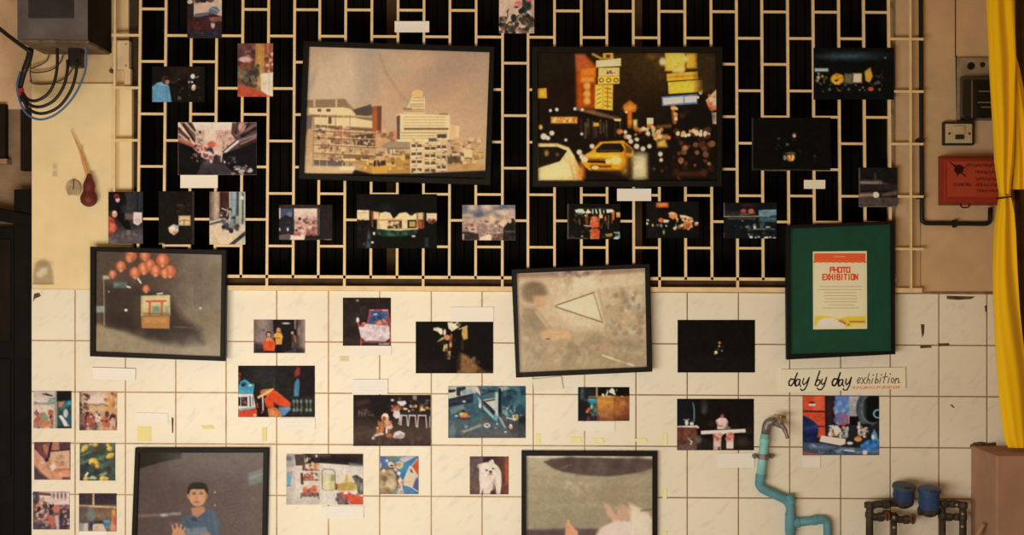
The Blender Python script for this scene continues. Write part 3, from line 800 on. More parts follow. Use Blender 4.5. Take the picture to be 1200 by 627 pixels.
for a, b in [(1059, 594), (1047.5, 606), (1047.5, 618), (1121, 591.5), (1128, 602), (1127.5, 617)]:
    bm = bmesh.new(); lathe(bm, P(a, b, ym - .012), (0, -1, 0), [(0, .006), (.006, .006), (.008, .003)], 10)
    obj('brass_nut', bm, M_BRASS, t)
bm = bmesh.new(); tube(bm, smooth_path([P(1145, 628, -.16), P(1149, 621, -.17), P(1153, 614, -.18)], 5), [.010] * 6 + [.008] * 5, 10)
tag(obj('pipe_stub', bm, M_PLINTH, smooth=True), 'short pale pipe stub against the brown plinth near the bottom edge', 'pipe')

# ------------------------------------------------------------------ photographs
YP_G = -0.0368      # prints tied to the grille
YP_T = -0.0028      # prints stuck to the tiles
G_GRILLE = 'photo prints on the window grille'
G_TILES = 'photo prints on the tiled wall'
K_ = (14, 13, 11)
def put(pic, label, grille, dy=0.0, curl=0.0):
    pic.S(1).T(.085, 11)
    o = print_mesh('photo_print', pic, (YP_G if grille else YP_T) + dy, curl=curl)
    return tag(o, label, 'photo', G_GRILLE if grille else G_TILES)

# --- on the grille
c = Pic((150, 0, 4.825), (335, -80, 530, 216), seed=1).F((196, 158, 128))
c.R(330, -80, 372, 120, (46, 34, 30)).B(10, 372, -70, 470, 14, 8, 24, [(60, 42, 34), (150, 110, 90)])
c.E(350, 10, 16, 12, (190, 165, 140)).E(425, 2, 22, 14, (46, 34, 30)).E(395, 6, 18, 10, (60, 44, 40))
c.P([(330, 120), (372, 96), (380, 78), (455, 70), (530, 92), (540, 216), (330, 216)], (58, 36, 32))
c.P([(372, 95), (385, 80), (450, 74), (462, 84), (400, 96)], (96, 96, 100)).P([(455, 60), (470, 40), (500, 36), (520, 60), (505, 80), (460, 78)], (92, 96, 108))
c.L([(470, 45), (505, 60), (515, 75)], 6, (150, 140, 140)).E(480, 140, 11, 20, (168, 150, 130)).P([(455, 100), (530, 92), (530, 120), (470, 125)], (132, 76, 60))
c.P([(340, 130), (450, 105), (470, 125), (455, 160), (345, 175)], (72, 34, 32), .8).P([(330, 180), (540, 165), (540, 220), (330, 220)], (44, 40, 42)).B(14, 345, 110, 520, 200, 3, 9, [(30, 24, 24), (84, 50, 44), (52, 46, 48)])
put(c, 'photo print of an old dark red car at the top edge of the grille', True)

c = Pic((150, 0, 4.825), (135, 376, 433, 577), seed=2).F((28, 23, 20)).R(240, 376, 400, 440, (48, 34, 26), .8, 10)
c.B(30, 235, 440, 425, 570, 4, 12, [(40, 32, 26), (22, 19, 17), (58, 46, 36)], .7).R(340, 420, 350, 500, (50, 42, 34))
c.P([(137, 490), (165, 468), (200, 460), (232, 486), (246, 578), (137, 578)], (92, 138, 158)).P([(160, 470), (205, 462), (222, 490), (180, 482)], (126, 160, 172)).L([(215, 490), (226, 575)], 5, (66, 108, 130)).L([(175, 485), (170, 575)], 4, (112, 152, 168))
c.E(212, 452, 22, 25, (70, 46, 36)).E(222, 464, 12, 13, (176, 116, 88)).P([(205, 430), (232, 436), (234, 450), (205, 456)], (44, 30, 26))
c.E(366, 432, 12, 14, (222, 206, 196)).E(362, 464, 7, 6, (205, 190, 180)).E(370, 496, 12, 16, (206, 150, 120)).E(372, 486, 10, 8, (214, 204, 198)).E(345, 464, 5, 5, (190, 180, 174)).L([(384, 440), (398, 432)], 5, (150, 140, 130)).L([(285, 545), (285, 562), (292, 545), (300, 562)], 3, (150, 140, 130)).E(290, 448, 4, 4, (110, 96, 90))
put(c, 'photo print of a person in a blue shirt seen from behind in the dark', True)

c = Pic((150, 0, 4.825), (620, 246, 820, 547), seed=3).F((124, 72, 50)).R(620, 246, 720, 330, (96, 62, 54)).B(26, 622, 250, 720, 360, 8, 20, [(150, 84, 70), (88, 52, 46), (170, 110, 96), (60, 44, 40)])
c.E(660, 336, 34, 16, (214, 160, 146), soft=4).R(720, 246, 772, 520, (176, 120, 62)).R(735, 246, 756, 520, (192, 134, 66)).R(776, 246, 822, 420, (150, 76, 54)).L([(790, 250), (800, 400)], 8, (186, 110, 70)).B(12, 778, 300, 820, 420, 6, 14, [(190, 130, 90), (110, 60, 44), (222, 180, 140)])
c.B(40, 622, 370, 735, 500, 8, 18, [(72, 70, 54), (108, 96, 72), (56, 52, 44), (136, 110, 84)], .8).P([(620, 482), (690, 490), (780, 522), (820, 548), (620, 548)], (186, 74, 44)).P([(700, 500), (760, 490), (780, 530)], (150, 100, 60))
c.P([(750, 418), (770, 412), (820, 412), (820, 545), (790, 540), (752, 512)], (226, 196, 158)).R(794, 414, 800, 540, (204, 172, 132))
put(c, 'upright photo print of red flowers and a yellow post left of the framed skyline', True)

c = Pic((570, 0, 10.45), (155, -250, 585, 408), seed=4).F((198, 158, 128)).P([(430, -250), (560, -250), (545, 60), (470, 190), (440, 100)], (44, 56, 42), 1, 6)
c.B(16, 395, 60, 530, 220, 14, 34, [(38, 48, 38), (56, 62, 46), (30, 34, 28)]).E(505, 210, 30, 48, (36, 42, 36)).R(545, 0, 590, 408, (150, 106, 84), .6, 12).E(390, 48, 44, 38, (214, 92, 92)).E(375, 60, 20, 16, (232, 128, 120)).E(368, 88, 28, 12, (70, 44, 40)).E(512, 6, 32, 16, (198, 74, 84))
c.L([(275, 110), (255, 150), (262, 200), (240, 260)], 10, (70, 44, 36)).E(258, 140, 12, 14, (84, 50, 42)).E(415, 215, 30, 30, (192, 142, 110), .7)
c.B(60, 158, 230, 580, 400, 14, 34, [(48, 44, 36), (34, 34, 28), (86, 60, 48), (120, 82, 62), (64, 58, 44)], .85).E(335, 215, 36, 42, (46, 44, 38)).E(380, 345, 18, 16, (204, 104, 92)).E(290, 300, 26, 18, (166, 130, 92)).E(450, 390, 60, 20, (140, 92, 66), .8).B(10, 170, 210, 240, 260, 10, 20, [(110, 84, 66), (60, 48, 42)])
put(c, 'photo print of pink flowers on dark stems at the top edge of the grille', True)

c = Pic((840, 0, 4.18), (474, 234, 868, 488), seed=5).F((17, 17, 15)).E(660, 275, 120, 16, (46, 60, 60), .9, 14).E(600, 276, 60, 8, (60, 72, 72), .6, 8).R(480, 335, 546, 350, (150, 160, 146), 1, 3).E(825, 283, 4, 4, (120, 120, 110))
c.B(16, 484, 360, 545, 410, 3, 8, [(170, 140, 90), (96, 72, 40), (44, 36, 24)]).E(590, 388, 32, 26, (206, 136, 32), 1, 4).B(10, 562, 365, 620, 412, 4, 9, [(236, 172, 60), (150, 84, 20)]).E(585, 395, 8, 6, (60, 36, 16)).R(626, 362, 664, 410, (104, 96, 62), .9, 5).R(668, 360, 710, 404, (196, 168, 116), 1, 4).E(684, 382, 9, 12, (240, 214, 160)).P([(725, 350), (752, 330), (764, 375), (748, 405), (728, 395)], (190, 138, 40), 1, 4)
c.E(754, 436, 14, 10, (186, 62, 44), 1, 2).B(26, 490, 405, 800, 450, 3, 8, [(110, 60, 40), (50, 44, 36), (80, 90, 80), (140, 96, 60)]).B(10, 770, 340, 815, 420, 3, 9, [(40, 36, 30), (60, 70, 72), (90, 74, 50)])
put(c, 'dark photo print with a row of glowing yellow lights at the right of the grille', True)

c = Pic((205, 138, 8.96), (32, 48, 858, 600), seed=6).F((226, 190, 160)).G([(0, (238, 208, 178)), (1, (220, 170, 140))], y0=48, y1=350, x0=180, x1=640)
c.P([(32, 48), (180, 48), (215, 120), (225, 330), (32, 250)], (112, 78, 66)).L([(40, 60), (220, 300)], 26, (226, 186, 150)).L([(110, 50), (225, 170)], 22, (200, 160, 130)).L([(90, 70), (200, 240)], 20, (50, 34, 30)).L([(150, 60), (215, 140)], 22, (60, 42, 36)).L([(40, 170), (130, 240)], 14, (200, 176, 156)).L([(36, 110), (150, 220)], 18, (74, 46, 40)).L([(40, 225), (300, 345)], 20, (196, 92, 70)).L([(60, 215), (280, 310)], 8, (226, 150, 124))
c.R(215, 130, 310, 330, (206, 166, 138)).K(22, 220, 140, 308, 320, 10, 20, 10, 24, [(150, 106, 88), (112, 78, 68), (224, 186, 156)]).E(262, 150, 14, 14, (70, 56, 50))
c.R(430, 130, 640, 350, (212, 164, 136)).K(40, 434, 130, 636, 340, 10, 22, 12, 30, [(160, 110, 92), (226, 186, 160), (186, 128, 106), (134, 90, 78)])
c.P([(600, 50), (860, 48), (860, 260), (500, 380), (560, 300), (640, 240), (590, 160)], (92, 66, 58)).L([(655, 50), (640, 200)], 18, (70, 48, 44)).E(705, 100, 40, 50, (206, 146, 120)).L([(740, 60), (650, 190)], 10, (150, 100, 84)).L([(780, 60), (700, 190)], 24, (54, 40, 38)).L([(640, 190), (850, 70)], 20, (130, 96, 84)).L([(700, 200), (850, 110)], 22, (36, 30, 28)).L([(650, 250), (855, 180)], 22, (128, 116, 110)).L([(530, 355), (660, 250)], 26, (220, 206, 196)).L([(500, 360), (640, 240)], 12, (46, 36, 34)).L([(690, 280), (850, 200)], 12, (176, 120, 108)).L([(680, 300), (855, 240)], 24, (60, 40, 38))
c.P([(32, 250), (180, 310), (300, 420), (300, 600), (32, 600)], (26, 23, 22)).P([(860, 250), (640, 330), (500, 380), (480, 600), (860, 600)], (28, 25, 25)).P([(300, 430), (400, 440), (500, 470), (640, 600), (230, 600)], (62, 52, 52)).G([(0, (96, 74, 70)), (1, (46, 40, 42))], x0=305, x1=400, y0=450, y1=600, a=.7)
c.B(26, 210, 290, 330, 400, 8, 20, [(206, 110, 90), (150, 70, 60), (226, 160, 140), (74, 46, 44)]).E(385, 280, 46, 34, (206, 92, 70), 1, 5).E(365, 338, 36, 28, (58, 54, 76), 1, 4).E(310, 400, 40, 22, (230, 170, 150)).B(24, 300, 360, 480, 460, 8, 22, [(60, 42, 42), (196, 100, 84), (110, 70, 64), (230, 190, 170)]).R(400, 400, 480, 470, (48, 38, 38), .8, 8)
c.B(22, 170, 370, 290, 460, 4, 14, [(46, 40, 40), (80, 70, 68), (20, 18, 18), (140, 96, 84)]).B(20, 500, 400, 640, 500, 5, 14, [(70, 60, 60), (30, 26, 26), (130, 110, 104)]).E(522, 466, 10, 12, (214, 200, 190)).B(26, 610, 500, 810, 596, 6, 18, [(130, 118, 112), (206, 190, 176), (60, 54, 50), (176, 120, 108)], asp=1.6)
c.E(660, 540, 30, 10, (226, 190, 170)).R(36, 60, 60, 100, (226, 196, 166))
put(c, 'photo print of a busy street between tall buildings above a blank caption card', True)

c = Pic((120, 218, 6.857), (48, 46, 325, 464), seed=7).F((52, 47, 46)).R(48, 46, 192, 200, (28, 24, 24)).P([(180, 46), (325, 46), (325, 200), (200, 190)], (50, 48, 50)).R(205, 60, 222, 170, (60, 52, 48)).L([(285, 50), (280, 210)], 14, (34, 34, 36)).G([(0, (58, 50, 50)), (.5, (92, 80, 76)), (1, (84, 74, 72))], x0=48, x1=325, y0=330, y1=464)
c.E(112, 82, 22, 18, (160, 40, 38)).E(122, 108, 17, 24, (216, 186, 172)).E(118, 90, 20, 12, (120, 30, 34)).P([(100, 130), (150, 140), (220, 300), (235, 350), (190, 352), (140, 290), (95, 240)], (22, 20, 22)).E(98, 226, 22, 26, (230, 142, 98)).E(98, 210, 16, 12, (236, 190, 160)).P([(48, 240), (90, 260), (120, 340), (80, 385), (48, 380)], (176, 66, 46)).P([(58, 290), (100, 310), (100, 370), (58, 360)], (206, 96, 70))
c.R(180, 220, 256, 270, (118, 92, 80), .9, 6).P([(250, 210), (318, 212), (318, 290), (285, 318), (248, 300)], (224, 196, 178)).E(280, 280, 26, 22, (206, 176, 160)).B(30, 55, 360, 320, 460, 8, 24, [(112, 98, 94), (70, 62, 62), (130, 110, 104), (90, 60, 54)], .5).R(150, 160, 240, 215, (62, 56, 56), .6, 8)
put(c, 'upright photo print of a figure in red and black, leftmost on the grille', True)

c = Pic((120, 218, 6.857), (452, 42, 738, 470), seed=8).F((32, 26, 22)).B(20, 600, 140, 700, 230, 5, 16, [(58, 46, 36), (80, 64, 48), (44, 34, 28)], .6).R(720, 42, 738, 470, (56, 46, 38)).R(612, 238, 708, 318, (206, 160, 108)).R(622, 250, 700, 308, (224, 184, 134)).L([(620, 285), (655, 270), (700, 280)], 6, (120, 84, 56)).R(652, 270, 660, 312, (120, 84, 56))
c.P([(528, 335), (570, 308), (612, 325), (612, 365), (576, 396), (538, 372)], (224, 184, 150)).P([(576, 308), (612, 320), (612, 345), (590, 345)], (150, 168, 172)).P([(560, 370), (606, 360), (578, 396)], (206, 130, 84)).R(545, 330, 580, 350, (246, 226, 206)).R(450, 460, 500, 470, (170, 140, 100))
put(c, 'dark photo print with a small lit box and a pale note under the street photo', True)

c = Pic((120, 218, 6.857), (860, 46, 1148, 470), seed=9).F((176, 152, 126)).R(860, 46, 945, 290, (130, 106, 84)).G([(0, (92, 72, 58)), (.6, (196, 166, 132)), (1, (150, 120, 94))], axis='h', x0=860, x1=945, y0=46, y1=270).R(942, 46, 1022, 260, (74, 44, 38)).L([(960, 50), (960, 200)], 10, (54, 32, 30)).R(1020, 46, 1078, 300, (136, 140, 134)).R(1046, 46, 1072, 230, (150, 160, 158)).R(1078, 46, 1100, 240, (62, 66, 66)).R(1096, 46, 1148, 320, (176, 172, 146)).L([(1130, 60), (1126, 300)], 12, (70, 70, 66)).E(1120, 95, 14, 18, (222, 212, 190)).R(1020, 46, 1028, 280, (206, 196, 176))
c.P([(860, 290), (980, 262), (980, 290), (860, 320)], (92, 80, 72)).P([(860, 285), (980, 258), (980, 268), (860, 300)], (200, 186, 164)).P([(860, 318), (985, 285), (1148, 320), (1148, 470), (860, 470)], (220, 186, 146)).P([(1015, 470), (1148, 360), (1148, 400), (1060, 470)], (60, 54, 48)).P([(1060, 470), (1148, 400), (1148, 470)], (196, 180, 152))
c.B(34, 945, 180, 1060, 330, 4, 13, [(206, 196, 180), (70, 66, 64), (150, 148, 142), (40, 38, 38), (110, 108, 104)]).L([(960, 180), (1010, 200), (1000, 240)], 8, (206, 196, 180)).B(24, 960, 300, 1090, 350, 9, 20, [(60, 58, 58), (92, 90, 88), (44, 40, 40), (140, 134, 126)]).E(975, 328, 18, 18, (52, 48, 48)).E(1035, 360, 18, 20, (50, 46, 46)).E(1078, 330, 18, 22, (72, 68, 66)).L([(1080, 170), (1060, 300)], 8, (80, 82, 82))
put(c, 'upright photo print of bicycles on a bright pavement by the grille', True)

c = Pic((320, 234, 12.05), (84, 72, 836, 568), seed=10).F((42, 33, 31)).R(84, 72, 640, 118, (66, 44, 42), .9, 4).R(84, 118, 106, 270, (206, 190, 180)).R(110, 125, 275, 250, (74, 82, 104)).E(240, 210, 50, 40, (120, 124, 140), .8, 10).P([(100, 260), (180, 215), (260, 250), (280, 180), (300, 190), (300, 480), (100, 480)], (44, 40, 42)).B(20, 100, 260, 300, 450, 12, 34, [(36, 34, 36), (56, 52, 54), (48, 40, 42)]).R(84, 400, 104, 440, (190, 176, 166)).E(208, 420, 13, 24, (224, 210, 200))
c.P([(84, 500), (250, 480), (240, 568), (84, 568)], (100, 84, 80)).R(300, 124, 625, 270, (238, 204, 174)).G([(0, (240, 208, 178)), (1, (222, 176, 148))], x0=300, x1=625, y0=124, y1=280).R(300, 270, 640, 568, (206, 150, 126)).K(50, 305, 270, 640, 470, 20, 70, 14, 40, [(230, 190, 160), (160, 100, 86), (120, 74, 66), (200, 130, 110), (240, 206, 176)]).E(375, 270, 20, 24, (60, 46, 44)).B(14, 440, 240, 620, 330, 12, 26, [(130, 84, 76), (200, 150, 130), (96, 62, 58)]).K(6, 320, 380, 430, 420, 16, 28, 26, 40, [(90, 56, 50)])
c.R(310, 350, 480, 460, (226, 180, 148), .7, 6).B(5, 370, 380, 430, 420, 8, 14, [(110, 66, 58)]).P([(240, 568), (250, 500), (440, 490), (450, 568)], (242, 206, 172)).R(290, 460, 390, 512, (160, 90, 76), .9, 6).E(330, 435, 24, 16, (80, 50, 46)).P([(440, 568), (460, 500), (560, 480), (650, 510), (650, 568)], (40, 34, 32)).B(14, 480, 400, 640, 500, 12, 28, [(170, 92, 78), (220, 150, 130), (150, 80, 70)])
c.R(618, 118, 660, 500, (130, 116, 114)).R(630, 118, 648, 500, (64, 56, 56)).R(655, 90, 836, 560, (42, 34, 31)).R(690, 90, 800, 560, (48, 36, 33), .6, 14).L([(640, 560), (836, 562)], 6, (96, 80, 66)).L([(740, 568), (820, 568)], 8, (190, 170, 140))
put(c, 'photo print of a bright view through a window left of the green boat photo', True)

c = Pic((410, 222, 8.47), (70, 48, 864, 585), seed=11).F((22, 20, 17)).R(70, 48, 240, 585, (30, 22, 20), .8, 30).E(360, 190, 70, 40, (30, 38, 34), .7, 20)
c.R(70, 206, 192, 304, (236, 198, 146)).R(70, 228, 192, 236, (196, 150, 100)).E(95, 215, 20, 10, (252, 226, 180)).R(760, 236, 864, 312, (232, 196, 148)).R(780, 290, 850, 312, (200, 130, 80)).B(12, 780, 300, 850, 350, 6, 14, [(120, 60, 50), (60, 34, 30), (170, 100, 76)])
c.P([(228, 215), (300, 225), (300, 300), (228, 300)], (190, 120, 66)).P([(238, 220), (285, 232), (285, 290), (238, 290)], (232, 190, 132)).L([(215, 220), (225, 370)], 14, (130, 66, 40)).P([(300, 235), (350, 222), (400, 232), (432, 290), (460, 270), (490, 236), (560, 226), (600, 260), (640, 240), (664, 236), (664, 300), (290, 300)], (240, 204, 146)).P([(400, 232), (470, 232), (440, 280)], (22, 30, 24)).P([(590, 228), (660, 226), (618, 262)], (24, 40, 30)).P([(672, 234), (726, 228), (726, 300), (672, 300)], (222, 182, 126)).R(664, 230, 678, 390, (176, 104, 52))
c.R(280, 300, 670, 395, (214, 172, 112)).R(300, 296, 510, 308, (206, 130, 50)).R(300, 312, 380, 386, (232, 196, 140)).R(380, 310, 516, 386, (70, 52, 44)).R(400, 318, 490, 350, (220, 180, 120)).B(22, 380, 330, 515, 386, 6, 14, [(230, 190, 140), (60, 44, 40), (120, 84, 64), (180, 150, 120)]).R(520, 300, 572, 390, (234, 194, 134)).R(572, 304, 662, 385, (44, 34, 30)).R(590, 318, 650, 370, (196, 150, 90)).R(674, 305, 720, 390, (170, 84, 46)).L([(735, 240), (730, 380)], 10, (150, 90, 56))
c.P([(255, 385), (460, 400), (690, 385), (660, 440), (520, 470), (330, 465), (260, 440)], (34, 54, 42)).L([(290, 385), (400, 400), (500, 402), (672, 388)], 14, (222, 184, 120)).L([(275, 300), (275, 390)], 10, (220, 176, 116)).B(18, 270, 410, 660, 460, 8, 24, [(50, 84, 62), (30, 46, 38), (70, 100, 70)], .7).E(400, 446, 36, 18, (76, 108, 76), .8, 6).E(240, 438, 12, 16, (210, 200, 150)).E(632, 464, 20, 9, (214, 206, 180)).E(224, 526, 13, 11, (228, 220, 200))
c.P([(160, 580), (170, 480), (190, 370), (205, 470), (205, 580)], (78, 88, 84), .9, 6).E(142, 545, 14, 18, (70, 74, 70)).R(748, 480, 780, 570, (50, 60, 58), .9, 8).B(16, 80, 300, 200, 560, 8, 24, [(40, 30, 28), (28, 22, 20), (52, 42, 38)], .5)
put(c, 'photo print of a lit green boat at night in the middle left of the grille', True)

c = Pic((535, 235, 12.53), (84, 66, 862, 584), seed=12).F((150, 124, 108)).G([(0, (110, 104, 104)), (.25, (128, 114, 108)), (.5, (196, 156, 124)), (1, (190, 150, 120))], y0=66, y1=340, x0=84, x1=862)
c.B(18, 90, 70, 860, 220, 24, 60, [(80, 84, 92), (196, 160, 134), (104, 102, 104), (216, 180, 150)], .6, 12, 1.7).E(240, 110, 70, 40, (206, 164, 138), .7, 14).E(150, 220, 90, 26, (206, 170, 140), .8, 12).E(340, 205, 90, 36, (72, 80, 92), .8, 14).E(640, 110, 90, 28, (74, 80, 92), .7, 14).E(430, 90, 70, 26, (212, 176, 146), .8, 12).P([(460, 340), (500, 220), (560, 250), (580, 340)], (226, 184, 138), .9, 16).P([(640, 340), (720, 200), (800, 130), (862, 130), (862, 260), (700, 340)], (196, 158, 132), .8, 16)
c.K(80, 84, 290, 740, 560, 18, 60, 12, 36, [(196, 136, 108), (150, 96, 76), (224, 176, 140), (100, 66, 56), (214, 156, 122), (84, 58, 50)]).P([(600, 330), (720, 260), (745, 330), (690, 400)], (232, 190, 146), .9, 8).P([(84, 460), (200, 450), (330, 500), (330, 584), (84, 584)], (46, 38, 34), .9, 8).R(84, 490, 112, 570, (190, 150, 126)).P([(330, 584), (350, 540), (480, 490), (530, 520), (510, 584)], (238, 196, 156)).P([(510, 584), (520, 500), (680, 480), (700, 584)], (120, 80, 66))
c.P([(690, 400), (740, 340), (770, 280), (830, 260), (862, 300), (862, 584), (680, 584)], (40, 36, 30)).B(14, 700, 380, 860, 560, 10, 26, [(58, 52, 40), (30, 27, 24), (78, 60, 50)], .6).L([(720, 455), (860, 460)], 16, (110, 80, 66)).E(780, 300, 30, 34, (214, 176, 130)).P([(180, 400), (290, 370), (300, 470), (180, 460)], (226, 170, 136), .9, 6).E(240, 425, 30, 14, (110, 70, 60)).K(14, 520, 500, 680, 580, 10, 24, 6, 14, [(226, 190, 160), (70, 50, 46)])
put(c, 'photo print of clouds over a sunlit town right of the green boat photo', True)

c = Pic((658, 232, 11.6), (78, 80, 800, 560), seed=13).F((24, 21, 17)).R(78, 80, 96, 560, (92, 78, 68)).B(60, 110, 230, 690, 540, 6, 26, [(40, 32, 24), (70, 42, 28), (28, 26, 22), (96, 60, 36), (46, 48, 40)], .7)
c.P([(180, 165), (240, 148), (290, 150), (330, 200), (270, 220), (200, 200)], (206, 210, 170)).P([(210, 195), (290, 205), (280, 228), (230, 225)], (80, 110, 84)).P([(360, 150), (410, 200), (350, 215), (320, 200)], (226, 214, 160)).L([(425, 150), (425, 210)], 16, (224, 220, 176)).L([(465, 155), (480, 205)], 18, (228, 224, 180)).L([(520, 150), (530, 215)], 22, (230, 214, 150)).L([(575, 170), (575, 200)], 14, (222, 220, 180)).P([(610, 155), (690, 155), (720, 185), (690, 195), (615, 205)], (224, 218, 186)).P([(300, 140), (600, 140), (600, 155), (300, 155)], (60, 70, 48), .8)
c.P([(680, 190), (722, 180), (716, 300), (690, 300)], (206, 108, 50)).R(745, 196, 798, 262, (226, 176, 84)).E(770, 240, 22, 16, (200, 134, 52)).E(335, 240, 22, 18, (240, 190, 96)).L([(340, 255), (345, 340)], 40, (150, 70, 36), .8, 8).R(510, 225, 560, 275, (232, 186, 110)).E(598, 280, 12, 34, (190, 90, 46)).L([(640, 240), (636, 420)], 8, (150, 130, 90)).L([(690, 220), (686, 340)], 14, (140, 60, 30))
c.P([(400, 260), (440, 240), (500, 260), (520, 380), (480, 410), (520, 440), (510, 560), (392, 560), (388, 440), (420, 410), (385, 370)], (204, 88, 46)).B(60, 395, 260, 515, 555, 5, 12, [(230, 120, 66), (160, 58, 30), (240, 150, 90), (120, 40, 24)], .8).E(455, 410, 36, 14, (110, 50, 34)).L([(310, 376), (390, 384)], 14, (206, 190, 160)).L([(240, 290), (250, 360)], 16, (110, 80, 60)).P([(590, 490), (690, 480), (690, 520), (610, 530)], (150, 120, 60)).P([(700, 465), (790, 460), (796, 540), (770, 560), (710, 545), (760, 500)], (146, 160, 138)).E(755, 500, 24, 22, (60, 62, 52)).E(740, 552, 30, 10, (206, 206, 176)).L([(100, 545), (360, 550)], 8, (120, 90, 80)).E(280, 520, 14, 10, (190, 170, 140))
put(c, 'photo print of a bright night sign above an orange pillar on the grille', True)

c = Pic((750, 230, 11.4), (85, 70, 785, 560), seed=14).F((21, 20, 17)).R(85, 70, 250, 560, (30, 25, 20), .7, 40).R(216, 88, 380, 150, (196, 76, 34), 1, 5).R(240, 92, 360, 112, (226, 130, 66), .9, 5).R(250, 112, 330, 136, (232, 140, 50), .8, 6)
c.P([(385, 230), (420, 208), (500, 240), (500, 300), (440, 310), (390, 280)], (226, 128, 62), 1, 5).E(430, 228, 40, 16, (246, 200, 150), .9, 5).P([(530, 250), (600, 255), (700, 290), (690, 310), (600, 300), (540, 285)], (244, 206, 136), 1, 4).P([(540, 285), (640, 300), (700, 340), (700, 420), (590, 440), (580, 350)], (196, 120, 64), 1, 6).B(50, 460, 300, 705, 440, 6, 22, [(240, 190, 120), (206, 120, 66), (250, 220, 170), (110, 56, 30), (40, 28, 20)])
c.E(280, 320, 36, 30, (206, 96, 50), 1, 4).P([(320, 310), (390, 320), (390, 350), (310, 352)], (240, 200, 140), 1, 4).E(640, 395, 36, 30, (176, 84, 40)).E(105, 320, 18, 12, (196, 182, 140)).E(90, 365, 22, 16, (222, 206, 150)).E(170, 388, 13, 18, (206, 170, 96)).E(285, 390, 14, 28, (90, 120, 90)).E(350, 395, 11, 12, (206, 196, 176)).E(478, 412, 13, 16, (160, 170, 180)).E(318, 480, 12, 30, (150, 146, 90), 1, 3).E(750, 370, 28, 26, (206, 106, 60)).E(760, 355, 22, 12, (250, 210, 170)).E(535, 365, 20, 18, (40, 26, 20)).E(400, 350, 26, 20, (30, 24, 20)).B(10, 225, 370, 300, 410, 5, 9, [(170, 180, 170), (90, 110, 90)])
put(c, 'dark photo print with a red sign and a warm cluster of stall lights', True)

c = Pic((843, 232, 11.83), (60, 66, 795, 562), seed=15).F((22, 24, 23)).R(60, 66, 70, 260, (156, 128, 96)).L([(60, 256), (540, 254)], 12, (190, 160, 120)).L([(120, 288), (500, 286)], 16, (90, 96, 78), .8, 4).R(80, 190, 300, 245, (48, 48, 38), .8, 10).E(335, 180, 38, 30, (176, 72, 56), 1, 6).E(440, 182, 42, 32, (186, 86, 60), 1, 6).L([(300, 230), (490, 210)], 18, (140, 110, 70), .8, 5).E(390, 100, 70, 14, (80, 36, 28), .8, 8)
c.P([(545, 170), (790, 160), (792, 240), (700, 250), (545, 250)], (96, 122, 122), 1, 6).L([(600, 172), (780, 176)], 12, (136, 160, 158), .9, 4).R(550, 262, 790, 330, (66, 90, 92), .9, 8).R(560, 330, 620, 420, (66, 86, 90), .9, 8).L([(420, 432), (760, 432)], 10, (150, 160, 150)).L([(555, 252), (700, 252)], 10, (150, 150, 110)).R(710, 245, 790, 262, (40, 44, 46))
c.E(490, 392, 20, 34, (222, 206, 180)).E(390, 402, 32, 18, (110, 112, 104), 1, 4).E(672, 406, 34, 14, (176, 170, 130), 1, 3).B(50, 80, 300, 780, 540, 8, 26, [(34, 36, 36), (50, 52, 50), (26, 26, 26), (66, 66, 62)], .6).E(440, 542, 24, 16, (206, 216, 206)).E(505, 550, 18, 10, (150, 170, 160)).E(548, 540, 16, 12, (140, 156, 160)).E(650, 550, 34, 12, (220, 216, 200)).E(706, 544, 14, 12, (200, 200, 190)).E(762, 552, 22, 11, (160, 166, 166)).E(320, 318, 16, 10, (96, 104, 100)).E(66, 500, 8, 12, (150, 60, 50)).E(410, 506, 10, 14, (150, 160, 150)).E(66, 540, 6, 8, (170, 80, 70))
put(c, 'dark teal photo print left of the green framed poster', True)

c = Pic((860, 120, 4.477), (94, 80, 506, 357), seed=16).F((17, 16, 13)).R(94, 80, 100, 357, (62, 54, 40)).E(317, 174, 11, 13, (110, 84, 60)).E(317, 176, 5, 6, (206, 190, 166)).E(298, 290, 22, 20, (170, 100, 36)).P([(284, 278), (318, 278), (312, 304), (296, 306)], (236, 170, 80)).E(298, 268, 26, 8, (90, 72, 50)).E(267, 290, 8, 14, (110, 112, 100)).E(300, 280, 2.5, 20, (70, 40, 20)).E(280, 220, 8, 8, (66, 72, 68)).E(237, 190, 5, 6, (60, 60, 52)).E(222, 243, 5, 5, (50, 50, 44)).E(424, 282, 6, 5, (60, 56, 48)).B(14, 220, 180, 350, 300, 3, 6, [(38, 36, 30), (30, 28, 24)], .8).L([(104, 352), (500, 357)], 3, (80, 64, 44))
put(c, 'black photo print with a single amber lamp in its middle above the small caption card', True)

c = Pic((860, 120, 4.477), (655, 342, 858, 549), seed=17).F((30, 25, 21)).R(655, 342, 858, 408, (27, 24, 20)).G([(0, (36, 30, 26)), (1, (120, 100, 84))], x0=662, x1=780, y0=404, y1=428).L([(664, 420), (760, 420)], 8, (140, 116, 96), .8, 4).L([(760, 418), (800, 430)], 8, (96, 80, 64), .8, 3).L([(740, 370), (744, 416)], 4, (90, 78, 64)).R(662, 428, 858, 460, (40, 33, 28)).L([(664, 488), (740, 484)], 20, (156, 112, 84), .9, 5).E(746, 486, 16, 16, (226, 196, 166)).E(742, 482, 8, 8, (250, 230, 206)).P([(770, 480), (858, 462), (858, 485), (780, 494)], (100, 74, 56), .8, 4).G([(0, (70, 58, 48)), (1, (58, 48, 42))], x0=662, x1=858, y0=500, y1=549).B(12, 670, 500, 850, 540, 6, 18, [(76, 62, 52), (48, 40, 36)], .5).R(655, 342, 661, 549, (96, 80, 62)).L([(664, 547), (858, 547)], 4, (110, 94, 74))
put(c, 'dark photo print with pale streaks above the green poster', True)

